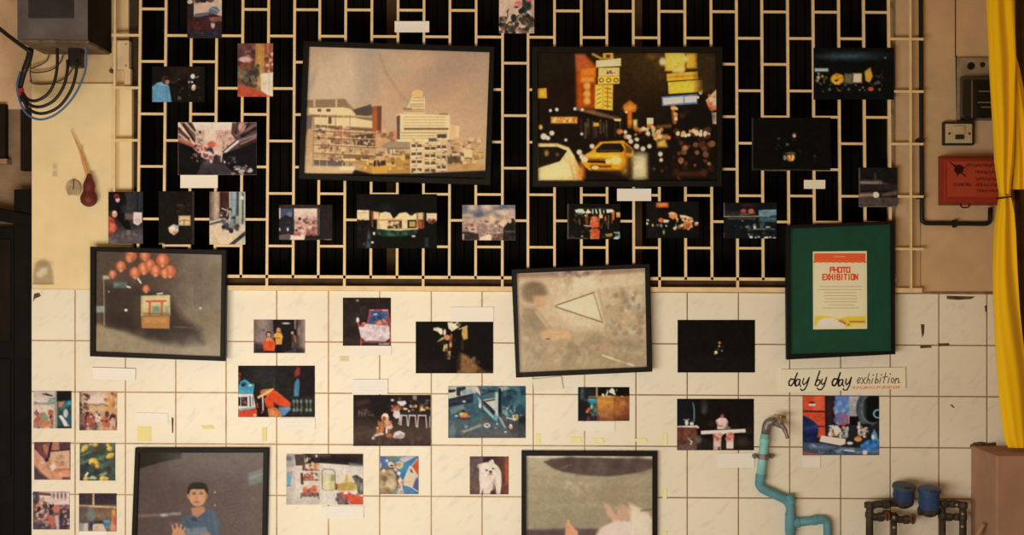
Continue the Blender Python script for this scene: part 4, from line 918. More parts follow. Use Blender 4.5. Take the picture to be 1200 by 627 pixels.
# --- on the tiles
c = Pic((292, 368, 12.05), (64, 80, 788, 552), seed=18).F((130, 106, 92)).G([(0, (126, 98, 82)), (.5, (150, 126, 112)), (1, (110, 92, 84))], axis='h', x0=64, x1=340, y0=80, y1=552).G([(0, (60, 46, 42)), (1, (170, 142, 126))], axis='h', x0=660, x1=788, y0=80, y1=552).P([(335, 80), (660, 80), (680, 480), (470, 552), (360, 552)], (36, 29, 30)).P([(64, 400), (220, 430), (220, 552), (64, 552)], (58, 48, 48), .9, 20).R(64, 490, 788, 552, (44, 34, 36), .7, 20).R(640, 85, 656, 220, (196, 170, 150), .9, 4).E(522, 132, 54, 12, (222, 206, 192), 1, 3).E(200, 228, 18, 14, (80, 66, 70), .8, 5)
c.E(275, 290, 38, 46, (52, 30, 26)).E(276, 298, 26, 34, (216, 152, 120)).P([(200, 385), (250, 350), (320, 350), (360, 385), (372, 440), (350, 535), (215, 535), (190, 440)], (232, 84, 36)).P([(250, 340), (300, 330), (330, 380), (240, 380)], (222, 140, 100)).R(215, 520, 350, 552, (60, 34, 32)).L([(285, 400), (300, 480)], 30, (216, 66, 26), .5, 8)
c.P([(375, 250), (400, 200), (440, 200), (470, 300), (480, 340), (440, 330), (380, 290)], (150, 92, 54)).E(412, 222, 26, 30, (206, 134, 96)).P([(345, 290), (390, 262), (440, 270), (470, 300), (460, 430), (375, 432), (370, 340)], (232, 160, 62)).P([(375, 330), (440, 330), (450, 350), (370, 352)], (190, 116, 46)).L([(350, 320), (400, 322)], 18, (214, 150, 90)).R(385, 434, 460, 552, (30, 26, 30))
c.E(622, 240, 42, 34, (40, 30, 28)).E(610, 266, 20, 22, (190, 152, 120)).P([(600, 300), (650, 290), (690, 340), (690, 480), (600, 480)], (78, 60, 50)).L([(640, 310), (655, 390)], 24, (176, 110, 74), .9, 5).L([(620, 400), (610, 480)], 12, (110, 92, 80), .8).E(705, 250, 20, 60, (196, 150, 116), .6, 8)
put(c, 'small photo print of people in orange and yellow beside the framed lanterns', False)

c = Pic((396, 344, 7.647), (44, 38, 474, 468), seed=19).F((46, 36, 32)).B(24, 50, 50, 260, 440, 20, 50, [(54, 44, 38), (38, 30, 27), (64, 50, 42)], .5).R(44, 400, 474, 468, (70, 44, 40), .7, 14).E(175, 62, 14, 10, (150, 130, 110))
c.P([(290, 150), (440, 148), (455, 280), (262, 282)], (66, 84, 122)).B(20, 300, 160, 440, 240, 8, 24, [(52, 74, 116), (92, 108, 140), (40, 58, 96)], .6).L([(320, 188), (350, 184)], 10, (196, 200, 206)).P([(340, 250), (440, 232), (450, 290), (330, 290)], (206, 110, 84), .9, 8).B(14, 330, 235, 450, 285, 6, 14, [(232, 150, 110), (170, 70, 56)], .7).L([(262, 285), (288, 150), (445, 146), (470, 300), (470, 440)], 12, (216, 66, 54)).L([(290, 148), (320, 148)], 9, (240, 160, 140)).L([(400, 150), (440, 152)], 9, (232, 196, 180))
c.P([(185, 300), (250, 270), (340, 280), (460, 290), (465, 400), (420, 432), (240, 420), (205, 390)], (226, 196, 186)).B(40, 210, 290, 455, 420, 8, 22, [(206, 172, 166), (238, 216, 206), (190, 156, 152)], .6).E(178, 240, 13, 26, (236, 212, 200)).L([(180, 262), (190, 290), (225, 296), (240, 262)], 14, (214, 76, 66)).L([(215, 270), (240, 262)], 10, (236, 150, 130)).L([(210, 400), (206, 468)], 12, (206, 74, 62)).L([(215, 395), (205, 430), (470, 440)], 5, (214, 90, 76)).L([(370, 455), (460, 452)], 8, (240, 220, 206)).E(330, 434, 80, 10, (120, 90, 84), .6, 6)
put(c, 'square photo print of a red and white pedal rickshaw on the tiles', False)

c = Pic((480, 354, 6.97), (50, 160, 683, 582), seed=20).F((25, 19, 16)).R(50, 480, 300, 582, (40, 30, 28), .6, 30).P([(410, 410), (470, 440), (600, 560), (630, 582), (390, 582), (390, 440)], (140, 98, 56), 1, 14).B(22, 395, 440, 560, 580, 8, 24, [(176, 128, 80), (110, 74, 44), (150, 100, 56)], .5, 4).P([(560, 540), (683, 570), (683, 582), (540, 582)], (70, 46, 36), .8, 8)
c.P([(310, 165), (400, 162), (405, 205), (345, 240), (318, 215)], (236, 212, 166)).R(335, 175, 388, 205, (248, 230, 190), .8, 3).E(365, 168, 14, 7, (60, 44, 36)).P([(195, 212), (235, 205), (270, 235), (262, 270), (225, 240), (195, 230)], (222, 196, 160)).P([(240, 215), (265, 215), (270, 262), (245, 262)], (240, 222, 186)).E(286, 248, 12, 26, (232, 200, 160)).E(305, 290, 26, 22, (216, 134, 94)).P([(270, 285), (222, 325), (240, 322), (285, 300)], (190, 160, 90)).P([(280, 350), (310, 340), (310, 405), (270, 400)], (206, 170, 104)).L([(340, 270), (330, 380)], 20, (150, 84, 44)).E(335, 350, 12, 20, (200, 130, 80)).P([(310, 400), (338, 400), (330, 470), (304, 466)], (196, 140, 80)).E(316, 440, 10, 16, (226, 96, 56)).E(322, 462, 10, 8, (236, 190, 130))
c.P([(430, 215), (470, 190), (475, 300), (440, 310), (425, 262)], (206, 160, 70), 1, 3).L([(400, 222), (470, 196)], 7, (214, 196, 150)).L([(430, 310), (430, 380)], 20, (92, 54, 30), .8, 8).B(16, 260, 300, 400, 470, 8, 22, [(28, 24, 22), (48, 36, 28)], .6).E(400, 185, 20, 14, (130, 96, 56)).R(380, 250, 420, 560, (18, 15, 13), .7, 10)
put(c, 'dark photo print with gold shapes and a lit brown path above the tiles', False)

c = Pic((272, 422, 8.71), (62, 58, 844, 582), seed=21).F((42, 36, 34)).R(200, 70, 440, 260, (54, 50, 46), .7, 40).R(690, 58, 844, 380, (34, 26, 26), .8, 10).R(415, 180, 440, 290, (62, 56, 50)).L([(440, 300), (630, 296)], 6, (62, 54, 50)).R(62, 58, 110, 260, (40, 28, 26)).B(8, 62, 130, 90, 220, 6, 12, [(150, 60, 50), (110, 80, 60)])
c.P([(62, 345), (62, 270), (90, 215), (130, 196), (160, 215), (190, 240), (230, 244), (215, 345)], (70, 150, 172)).E(120, 245, 30, 22, (44, 90, 112)).E(112, 256, 18, 14, (26, 44, 56)).L([(80, 320), (210, 322)], 12, (96, 172, 190), .8, 4).E(185, 258, 20, 10, (196, 206, 200)).P([(62, 345), (215, 345), (240, 480), (62, 500)], (226, 212, 194)).R(62, 378, 84, 468, (34, 28, 28)).R(92, 376, 156, 470, (60, 40, 38)).K(12, 92, 380, 156, 468, 8, 16, 14, 30, [(190, 70, 56), (150, 130, 120), (34, 26, 26)]).L([(182, 370), (186, 470)], 12, (40, 32, 32)).L([(210, 380), (214, 460)], 10, (110, 90, 84)).P([(62, 500), (240, 475), (245, 495), (62, 522)], (150, 160, 156)).P([(62, 520), (255, 500), (260, 582), (62, 582)], (222, 72, 40)).E(232, 562, 16, 16, (240, 160, 130))
c.R(255, 390, 370, 582, (36, 26, 28)).L([(240, 240), (225, 330)], 14, (26, 24, 24)).P([(280, 330), (320, 300), (400, 290), (420, 315), (390, 370), (330, 360)], (196, 120, 70)).L([(270, 380), (330, 345), (415, 300)], 26, (236, 176, 106)).E(395, 350, 18, 20, (226, 160, 100)).E(318, 320, 26, 20, (180, 110, 60)).P([(325, 400), (420, 300), (470, 330), (600, 440), (590, 480), (490, 470), (420, 430), (430, 490), (350, 480)], (224, 74, 34)).L([(440, 330), (580, 440)], 26, (236, 92, 44), .6, 8).L([(425, 430), (440, 470)], 10, (150, 40, 24))
c.P([(360, 490), (450, 485), (500, 520), (510, 582), (375, 582)], (206, 120, 62)).P([(400, 520), (460, 510), (470, 582), (400, 582)], (226, 146, 80), .7, 8).P([(470, 480), (590, 475), (605, 500), (540, 565), (510, 570)], (92, 134, 168)).L([(500, 500), (570, 490)], 10, (120, 160, 190), .7, 4).L([(312, 370), (316, 510)], 14, (222, 196, 166)).L([(300, 540), (318, 515)], 14, (160, 80, 70)).L([(255, 440), (262, 480)], 16, (180, 60, 48))
c.P([(636, 240), (655, 200), (680, 190), (690, 230), (680, 370), (628, 372)], (76, 122, 146)).L([(655, 230), (650, 360)], 10, (100, 150, 172), .7, 3).P([(640, 120), (670, 70), (696, 90), (690, 150), (640, 175)], (150, 50, 44)).E(685, 95, 10, 20, (120, 44, 44)).R(600, 380, 844, 582, (46, 42, 38))
for x in (630, 665, 705, 760, 800): c.E(x, 420, 13, 18, (150, 160, 150), .8, 3).L([(x, 420), (x + 2, 510)], 9, (130, 138, 124), .8, 2).E(x, 510, 14, 16, (170, 172, 130), .7, 4)
c.B(20, 600, 380, 840, 570, 6, 16, [(96, 96, 88), (60, 58, 54), (36, 32, 32)], .5)
put(c, 'photo print of a person in a red top and blue shorts asleep at a stall', False)

c = Pic((408, 456, 8.96), (54, 62, 866, 598), seed=22).F((62, 46, 40)).G([(0, (38, 29, 27)), (.45, (54, 42, 36)), (.75, (86, 66, 54)), (1, (66, 48, 42))]).R(240, 62, 460, 300, (34, 27, 25), .7, 30).P([(80, 130), (220, 100), (230, 140), (90, 180)], (84, 50, 46), .8, 8).B(20, 100, 200, 280, 290, 5, 14, [(110, 90, 76), (60, 52, 46), (80, 66, 56)], .7)
for x in (118, 148, 180): c.L([(x, 220), (x - 4, 280)], 12, (120, 100, 80), .8, 3)
c.R(440, 62, 866, 250, (44, 34, 30)).E(465, 116, 18, 12, (206, 186, 170)).E(540, 95, 12, 18, (150, 120, 100)).P([(515, 128), (600, 122), (615, 150), (575, 180), (525, 175)], (226, 206, 200)).E(540, 90, 14, 14, (60, 40, 36)).R(680, 66, 720, 110, (150, 130, 120)).P([(640, 170), (690, 160), (700, 190), (640, 195)], (196, 180, 176)).B(44, 430, 170, 860, 235, 8, 22, [(190, 100, 60), (130, 70, 46), (90, 56, 42), (226, 170, 100), (60, 44, 36)], .8).E(600, 208, 22, 12, (236, 200, 130)).E(780, 216, 26, 14, (240, 196, 120)).E(638, 232, 10, 10, (236, 226, 206)).P([(560, 240), (866, 240), (866, 280), (540, 275)], (52, 42, 38)).K(16, 640, 110, 866, 190, 14, 40, 8, 24, [(80, 64, 56), (120, 110, 100), (50, 40, 36)], .7)
c.P([(480, 230), (530, 210), (560, 300), (500, 310), (470, 280)], (222, 196, 190)).E(512, 210, 18, 20, (170, 100, 80))
for x0, x1, yb in [(540, 545, 375), (560, 615, 380), (640, 705, 392), (735, 815, 405)]:
    c.L([(x0, 276), (x1, 278)], 14, (216, 190, 172)).L([(x0 + 4, 276), (x0 - 8, yb - 6)], 12, (206, 180, 164)).L([(x1, 280), (x1 + 10, yb)], 12, (206, 180, 164))
c.L([(858, 290), (856, 400)], 10, (196, 170, 154))
c.E(388, 300, 40, 46, (226, 176, 130)).E(392, 278, 28, 24, (246, 216, 180)).E(378, 310, 18, 24, (150, 84, 54)).P([(320, 350), (360, 330), (400, 360), (370, 450), (320, 470), (280, 490), (300, 430)], (180, 104, 58)).P([(390, 330), (440, 330), (475, 400), (440, 430), (390, 400)], (214, 150, 116)).B(26, 300, 340, 450, 470, 6, 14, [(206, 130, 80), (150, 80, 50), (236, 190, 150), (196, 110, 70)], .7).L([(405, 410), (402, 460)], 18, (240, 222, 206)).E(430, 400, 24, 14, (232, 190, 160)).E(345, 470, 30, 14, (222, 180, 160)).L([(270, 490), (320, 480)], 22, (214, 170, 150)).E(266, 512, 20, 18, (240, 210, 196)).E(430, 488, 34, 22, (206, 96, 46), 1, 4).P([(465, 500), (490, 455), (540, 436), (595, 465), (598, 500), (560, 520), (490, 518)], (226, 200, 190)).E(535, 465, 40, 20, (240, 220, 210), .7, 6).B(40, 60, 480, 860, 590, 10, 30, [(92, 72, 60), (70, 54, 46), (110, 86, 70)], .35)
put(c, 'photo print of a crouching person in tan beside a white bundle and stools', False)

c = Pic((520, 446, 8.706), (46, 56, 836, 586), seed=23).F((66, 84, 86)).G([(0, (70, 98, 104)), (.5, (60, 86, 92)), (1, (104, 98, 92))]).B(50, 50, 250, 560, 580, 14, 44, [(74, 98, 104), (92, 100, 98), (54, 78, 86), (110, 108, 100)], .4, 6)
c.P([(46, 56), (330, 56), (330, 130), (46, 180)], (186, 176, 156)).R(46, 92, 120, 122, (40, 38, 38)).P([(46, 130), (130, 110), (130, 170), (46, 185)], (206, 190, 160)).P([(130, 70), (220, 60), (225, 90), (170, 110), (170, 160), (130, 150)], (44, 52, 54)).P([(180, 110), (300, 90), (310, 130), (190, 150)], (150, 160, 156)).P([(46, 190), (300, 130), (320, 220), (200, 240), (46, 270)], (42, 46, 52)).L([(60, 220), (300, 170)], 14, (66, 66, 74), .8, 4).E(208, 214, 18, 10, (196, 190, 196)).P([(60, 290), (200, 250), (220, 290), (80, 350)], (110, 128, 120), .9, 8)
c.R(300, 130, 340, 240, (70, 104, 120)).P([(320, 56), (350, 70), (385, 130), (370, 150), (330, 110)], (222, 180, 160)).P([(350, 60), (500, 56), (540, 110), (520, 190), (400, 200), (380, 150)], (70, 96, 100)).K(16, 380, 65, 520, 130, 20, 50, 8, 20, [(40, 56, 62), (120, 140, 136), (90, 110, 110)], .8).L([(385, 140), (530, 100)], 12, (34, 44, 48)).P([(400, 195), (520, 180), (540, 330), (470, 250)], (196, 180, 160)).P([(395, 215), (420, 215), (530, 330), (510, 350)], (42, 42, 44)).P([(420, 215), (530, 180), (545, 320)], (206, 190, 166)).L([(430, 210), (520, 195)], 12, (30, 32, 34)).P([(400, 250), (520, 370), (515, 400), (410, 300)], (150, 180, 174)).P([(345, 160), (385, 200), (380, 280), (360, 270)], (150, 176, 176)).E(370, 255, 14, 26, (226, 216, 206)).R(525, 120, 556, 380, (190, 190, 178)).P([(500, 390), (520, 340), (550, 360), (545, 420)], (110, 150, 146))
c.R(560, 90, 840, 350, (46, 74, 84)).B(40, 580, 60, 836, 330, 16, 48, [(36, 58, 68), (58, 96, 104), (28, 40, 50), (76, 118, 120)], .6, 8).P([(560, 70), (640, 56), (670, 80), (590, 110)], (190, 186, 166), .8, 5).L([(572, 90), (568, 330)], 24, (28, 28, 32)).L([(565, 330), (660, 480)], 14, (64, 50, 46)).P([(590, 340), (760, 500), (700, 560), (600, 420)], (88, 80, 74)).P([(600, 260), (660, 300), (650, 370), (600, 330)], (150, 170, 160), .9, 6).L([(590, 300), (690, 270)], 12, (36, 40, 44)).B(20, 590, 260, 740, 400, 6, 14, [(190, 190, 176), (60, 80, 84), (120, 140, 136)], .8).L([(640, 380), (700, 390), (790, 355)], 12, (206, 196, 170)).P([(700, 350), (760, 345), (760, 400), (715, 410)], (214, 190, 120)).B(10, 700, 350, 780, 400, 6, 12, [(236, 220, 170), (80, 70, 50)]).R(760, 360, 836, 500, (38, 36, 38), .9, 10).P([(640, 420), (836, 440), (836, 586), (760, 586), (660, 500)], (70, 68, 68), .8, 12).E(684, 470, 20, 26, (214, 150, 120)).E(684, 456, 14, 12, (236, 206, 190)).P([(560, 380), (580, 370), (640, 480), (620, 490)], (150, 160, 152))
c.E(200, 312, 18, 16, (46, 34, 32)).P([(160, 345), (190, 322), (240, 335), (260, 370), (200, 385), (165, 370)], (226, 134, 66)).E(180, 340, 20, 12, (236, 196, 120)).E(250, 365, 22, 10, (190, 110, 66)).E(205, 388, 50, 12, (60, 50, 54), .7, 6).E(130, 360, 18, 10, (190, 196, 190)).P([(180, 520), (380, 445), (390, 460), (210, 535)], (170, 166, 136), .9, 6).E(442, 458, 34, 22, (222, 210, 186)).E(442, 456, 20, 10, (70, 60, 58)).L([(420, 458), (465, 458)], 4, (180, 160, 140)).E(545, 442, 9, 9, (220, 210, 200)).E(630, 524, 10, 8, (230, 224, 210)).E(530, 484, 12, 6, (150, 150, 146)).P([(390, 370), (470, 400), (460, 430), (400, 410)], (92, 62, 58), .7, 10).P([(300, 400), (380, 330), (430, 340), (380, 420)], (70, 110, 100), .6, 10).R(46, 560, 836, 586, (86, 70, 66), .6, 10).E(90, 520, 30, 60, (110, 130, 130), .6, 10).E(230, 470, 18, 14, (150, 160, 160), .8, 4)
put(c, 'photo print of blue green water with a swimmer and stone steps', False)

c = Pic((672, 448, 10.11), (54, 58, 662, 458), seed=24).F((40, 34, 30)).R(54, 58, 280, 458, (36, 36, 36)).R(85, 70, 125, 200, (66, 86, 88), .8, 8).R(280, 58, 662, 165, (22, 18, 16)).P([(180, 165), (275, 162), (275, 178), (180, 180)], (150, 110, 60)).R(270, 58, 285, 170, (206, 176, 130)).P([(275, 166), (662, 166), (662, 458), (275, 458)], (184, 114, 48)).G([(0, (176, 108, 50)), (.25, (206, 138, 56)), (.65, (170, 98, 50)), (1, (120, 66, 46))], x0=280, x1=480, y0=166, y1=458).G([(0, (150, 84, 40)), (.4, (178, 104, 46)), (1, (96, 50, 36))], x0=480, x1=662, y0=166, y1=458).R(610, 170, 662, 458, (110, 56, 44), .5, 20).L([(480, 175), (478, 455)], 5, (120, 66, 34)).E(400, 165, 60, 10, (236, 190, 96), .8, 6).B(26, 290, 180, 650, 440, 14, 40, [(206, 140, 70), (150, 84, 40), (190, 120, 54)], .25, 10)
c.P([(430, 90), (460, 66), (490, 100), (480, 146), (450, 130), (420, 120)], (236, 226, 206)).E(460, 105, 22, 12, (226, 196, 130)).L([(490, 140), (470, 120)], 20, (230, 220, 200)).L([(390, 150), (405, 115)], 18, (214, 206, 196)).E(405, 98, 12, 10, (150, 150, 150)).E(350, 148, 14, 14, (236, 230, 220)).E(510, 95, 8, 16, (110, 106, 96)).E(575, 170, 14, 10, (176, 160, 140)).L([(570, 180), (600, 215)], 10, (110, 76, 60))
c.P([(175, 190), (270, 186), (275, 250), (215, 260), (160, 220)], (56, 128, 140), 1, 6).L([(190, 205), (260, 215)], 16, (86, 170, 176), .8, 5).R(220, 260, 285, 400, (64, 92, 84), .9, 12).P([(140, 350), (180, 300), (205, 310), (170, 365)], (214, 90, 46), 1, 4).E(155, 350, 18, 14, (230, 140, 80)).E(215, 290, 16, 28, (190, 190, 170), .9, 4).L([(200, 350), (240, 400)], 14, (130, 150, 140), .8, 4).R(60, 220, 150, 440, (34, 28, 30), .9, 14).R(200, 400, 300, 458, (60, 40, 44), .9, 14).E(175, 430, 14, 26, (130, 60, 56), .8, 6).E(260, 330, 10, 18, (190, 150, 60), .7, 4).E(140, 210, 26, 18, (70, 64, 60), .8, 6)
put(c, 'small photo print of an orange brown counter with a teal figure at its left', False)

c = Pic((780, 360, 3.134), (44, 47, 328, 240), seed=25).F((21, 18, 15)).R(60, 180, 320, 240, (30, 25, 20), .6, 20).E(198, 131, 5, 4.5, (206, 112, 56)).E(197, 143, 4, 4, (160, 140, 110)).E(185, 166, 6, 6, (214, 196, 150)).E(207, 160, 3, 4, (130, 110, 80)).E(210, 145, 2, 2, (110, 90, 60)).E(192, 155, 5, 5, (60, 48, 36)).L([(185, 190), (212, 190)], 2, (60, 52, 44)).E(180, 172, 4, 3, (120, 84, 50))
put(c, 'almost black photo print with tiny lights left of the green framed poster', False)

c = Pic((788, 462, 6.97), (38, 38, 665, 458), seed=26).F((26, 21, 18)).R(38, 380, 665, 458, (44, 36, 30), .8, 30).R(38, 50, 160, 250, (24, 26, 27)).L([(168, 70), (178, 130), (176, 220)], 10, (70, 104, 122)).L([(176, 90), (180, 200)], 4, (130, 160, 170), .7).E(262, 105, 26, 50, (66, 54, 48), .8, 14).E(258, 140, 18, 20, (86, 70, 62), .6, 8).B(24, 230, 220, 660, 450, 12, 36, [(36, 30, 26), (48, 40, 34), (28, 23, 20)], .5)
c.P([(38, 265), (200, 262), (195, 458), (38, 458)], (96, 52, 38)).P([(38, 258), (205, 254), (208, 272), (38, 270)], (206, 180, 160)).B(18, 40, 290, 190, 450, 10, 26, [(120, 66, 46), (76, 42, 34), (140, 84, 60)], .5, 4).P([(40, 420), (90, 410), (200, 400), (195, 458), (40, 458)], (92, 76, 64), .8, 6).L([(130, 360), (160, 390), (150, 410)], 9, (200, 190, 176)).E(150, 360, 16, 14, (90, 80, 72)).E(212, 370, 26, 30, (110, 94, 80), .8, 8).E(116, 232, 14, 24, (206, 196, 184)).E(158, 240, 16, 14, (214, 204, 190)).L([(92, 208), (120, 212), (135, 205)], 8, (170, 150, 130)).E(160, 226, 8, 8, (110, 90, 76)).E(208, 270, 9, 10, (210, 190, 170))
c.E(408, 172, 20, 24, (44, 30, 26)).E(407, 182, 13, 16, (156, 90, 66)).P([(352, 215), (385, 192), (435, 194), (456, 225), (440, 240), (442, 285), (366, 285), (368, 235)], (214, 178, 160)).L([(360, 225), (375, 260), (415, 262)], 14, (176, 106, 80)).L([(450, 230), (448, 262)], 12, (170, 100, 76)).E(420, 240, 20, 26, (226, 190, 172), .7, 6).E(450, 275, 26, 12, (120, 104, 92))
c.P([(232, 300), (596, 284), (598, 312), (234, 328)], (222, 196, 176)).L([(240, 304), (590, 290)], 8, (240, 216, 196), .8).P([(335, 318), (400, 316), (395, 455), (335, 458)], (196, 152, 132)).P([(440, 316), (500, 312), (498, 445), (440, 445)], (206, 164, 142)).B(20, 340, 325, 398, 380, 6, 14, [(196, 96, 76), (226, 150, 130), (170, 80, 66)], .7).B(20, 442, 320, 496, 370, 6, 14, [(196, 96, 76), (226, 150, 130), (170, 80, 66)], .7).R(340, 390, 390, 425, (214, 180, 160)).R(444, 390, 496, 440, (220, 186, 164)).P([(370, 458), (376, 430), (388, 430), (388, 458)], (50, 42, 40)).E(415, 318, 12, 10, (240, 222, 206)).E(570, 380, 50, 34, (62, 52, 44), .7, 16)
put(c, 'photo print of a person ironing behind a white board beside the tap', False)

c = Pic((935, 460, 6.81), (38, 28, 648, 500), seed=27).F((38, 34, 36)).P([(38, 28), (215, 28), (218, 360), (160, 360), (38, 200)], (190, 66, 40)).R(130, 30, 212, 140, (206, 84, 50), .8, 8).L([(45, 150), (215, 152)], 12, (50, 26, 24)).L([(150, 268), (218, 272)], 8, (50, 26, 24)).E(112, 82, 22, 10, (70, 30, 26)).R(88, 90, 140, 106, (226, 206, 196)).R(218, 28, 300, 270, (42, 28, 26)).R(238, 28, 268, 270, (60, 36, 32), .7, 6)
c.R(298, 28, 412, 250, (84, 108, 158)).B(30, 300, 35, 410, 250, 10, 22, [(110, 134, 180), (60, 86, 142), (130, 150, 186), (76, 100, 150)], .7, 3).P([(410, 28), (500, 28), (480, 180), (405, 250)], (150, 138, 134)).B(14, 420, 40, 480, 180, 10, 24, [(170, 154, 146), (126, 116, 116)], .5, 6)
c.E(568, 130, 104, 140, (60, 66, 66)).E(585, 130, 84, 122, (76, 84, 82)).E(600, 130, 84, 110, (22, 20, 20)).E(520, 130, 22, 90, (96, 104, 104), .5, 14).E(640, 170, 40, 36, (110, 178, 206)).E(642, 170, 30, 27, (22, 20, 22)).E(360, 216, 46, 46, (190, 76, 72), 1, 4).E(356, 216, 26, 26, (84, 100, 150), 1, 5).B(14, 320, 180, 400, 260, 5, 10, [(210, 90, 80), (90, 90, 140)], .6).R(412, 190, 485, 280, (22, 19, 20)).R(400, 260, 500, 400, (40, 36, 38))
c.P([(38, 180), (100, 210), (160, 260), (165, 320), (140, 400), (38, 400)], (30, 38, 66)).L([(60, 290), (150, 270)], 26, (50, 60, 100), .8, 8).L([(60, 350), (140, 330)], 20, (24, 28, 50), .8, 6).P([(38, 400), (180, 400), (380, 440), (648, 450), (648, 500), (38, 500)], (62, 70, 80)).L([(100, 430), (640, 470)], 24, (110, 120, 128), .7, 10).B(40, 90, 420, 630, 495, 4, 14, [(150, 160, 164), (70, 80, 90), (40, 46, 56), (110, 122, 134)], .5, 2, 2.2).P([(38, 470), (120, 480), (200, 500), (38, 500)], (130, 70, 56)).L([(370, 460), (450, 470)], 8, (196, 200, 196))
c.P([(250, 290), (300, 270), (345, 290), (355, 350), (250, 345)], (190, 160, 136)).B(30, 245, 265, 400, 360, 6, 16, [(226, 206, 180), (60, 56, 60), (150, 104, 70), (96, 108, 120), (206, 150, 100)], .8).E(310, 300, 22, 36, (236, 220, 200)).P([(172, 385), (190, 345), (380, 372), (378, 410), (340, 422), (180, 392)], (226, 200, 174)).L([(190, 352), (370, 378)], 12, (240, 220, 196), .8, 3).E(265, 270, 18, 8, (150, 190, 200)).R(375, 285, 400, 360, (140, 150, 140))
c.E(415, 404, 24, 11, (222, 202, 180)).E(480, 372, 30, 20, (206, 130, 56)).P([(480, 300), (540, 280), (545, 350), (485, 345)], (180, 160, 140)).B(16, 480, 275, 560, 350, 6, 14, [(222, 200, 176), (70, 60, 60), (150, 110, 90)], .8).R(480, 235, 496, 330, (206, 196, 180), .9, 3).P([(500, 420), (560, 380), (648, 370), (648, 460), (500, 470)], (44, 92, 150)).B(16, 505, 385, 640, 460, 8, 20, [(60, 120, 176), (36, 76, 130), (80, 136, 180)], .6).P([(590, 330), (610, 290), (630, 330), (640, 380), (590, 380)], (70, 130, 176)).E(600, 355, 14, 18, (222, 190, 176)).R(520, 462, 550, 495, (226, 196, 170)).E(545, 262, 40, 14, (30, 24, 24))
put(c, 'photo print of blue and red market goods under the day by day sign', False)

c = Pic((34, 452, 10.45), (54, 64, 520, 524), seed=28).F((206, 176, 150)).G([(0, (196, 170, 148)), (.5, (222, 190, 164)), (1, (214, 180, 152))], x0=54, x1=330, y0=64, y1=330).P([(155, 100), (210, 92), (300, 125), (290, 132), (220, 122)], (54, 40, 34)).P([(60, 195), (140, 210), (320, 205), (320, 230), (60, 230)], (120, 134, 116), .9, 5).R(240, 140, 320, 240, (150, 156, 132), .9, 8).B(14, 240, 150, 320, 260, 6, 14, [(120, 150, 110), (190, 180, 150), (96, 120, 110)], .7)
c.B(60, 60, 330, 320, 515, 10, 28, [(200, 110, 70), (150, 80, 60), (110, 120, 100), (190, 150, 90), (92, 84, 84), (214, 130, 100)], .8).E(115, 405, 36, 36, (196, 92, 62)).E(95, 470, 36, 40, (170, 110, 100)).P([(160, 340), (190, 320), (230, 370), (240, 460), (190, 480), (150, 400)], (130, 140, 104)).E(210, 460, 36, 36, (206, 126, 66)).E(262, 330, 30, 36, (190, 84, 56)).P([(250, 370), (280, 360), (270, 410)], (60, 52, 54)).P([(75, 330), (95, 280), (105, 340)], (140, 74, 60)).R(300, 250, 345, 520, (200, 170, 146))
c.R(318, 64, 345, 520, (150, 140, 128)).R(340, 64, 520, 190, (34, 32, 28)).P([(345, 190), (480, 180), (520, 170), (520, 524), (345, 524)], (44, 70, 70)).P([(360, 200), (440, 190), (400, 260), (360, 270)], (196, 110, 84)).L([(400, 260), (500, 200)], 30, (66, 130, 140), .9, 8).L([(390, 290), (480, 240)], 22, (70, 110, 76), .9, 6).E(490, 215, 26, 26, (70, 150, 170), .8, 8).E(450, 340, 30, 52, (206, 190, 176), 1, 6).P([(360, 370), (400, 360), (460, 440), (500, 500), (430, 500), (400, 430)], (220, 200, 184), 1, 5).E(380, 460, 24, 40, (50, 84, 60), .9, 8).E(490, 420, 24, 60, (40, 90, 104), .8, 10).R(345, 500, 520, 524, (60, 36, 34), .9, 6).L([(352, 250), (356, 330)], 8, (180, 60, 50))
put(c, 'small square print of a fruit stall, top left of the six prints', False)

c = Pic((34, 452, 10.45), (616, 72, 1078, 548), seed=29).F((196, 146, 104)).E(830, 170, 150, 80, (226, 196, 168), 1, 40).B(26, 616, 75, 740, 340, 10, 26, [(96, 60, 56), (150, 100, 90), (206, 170, 140), (70, 46, 50)], .8).B(34, 940, 80, 1075, 330, 10, 28, [(196, 96, 66), (214, 150, 84), (226, 180, 120), (150, 80, 60)], .8).L([(700, 240), (760, 225), (830, 240), (900, 225), (960, 245)], 14, (150, 104, 70)).L([(680, 250), (980, 255)], 8, (170, 120, 80), .7, 3).P([(720, 260), (960, 260), (900, 340), (760, 330)], (214, 164, 110), .9, 10)
c.E(735, 420, 60, 100, (84, 54, 48)).E(745, 440, 46, 90, (170, 84, 62)).E(1030, 440, 50, 100, (70, 46, 44)).E(1025, 470, 36, 80, (206, 160, 130)).E(940, 440, 44, 70, (190, 100, 66)).E(955, 350, 26, 40, (90, 60, 50)).P([(810, 330), (850, 310), (880, 400), (860, 440), (820, 440)], (226, 200, 180)).E(850, 370, 18, 40, (246, 230, 212)).E(650, 450, 36, 110, (150, 96, 84)).B(60, 620, 320, 1075, 545, 7, 18, [(206, 130, 96), (120, 70, 60), (230, 190, 160), (70, 46, 46), (190, 100, 76)], .7).R(616, 490, 700, 548, (60, 48, 56), .7, 12).L([(880, 450), (884, 540)], 16, (206, 170, 160), .8, 4).E(800, 510, 40, 40, (84, 76, 90), .7, 8).R(616, 72, 640, 548, (80, 56, 60), .5, 10)
put(c, 'small square print of a golden arched hall, top right of the six prints', False)

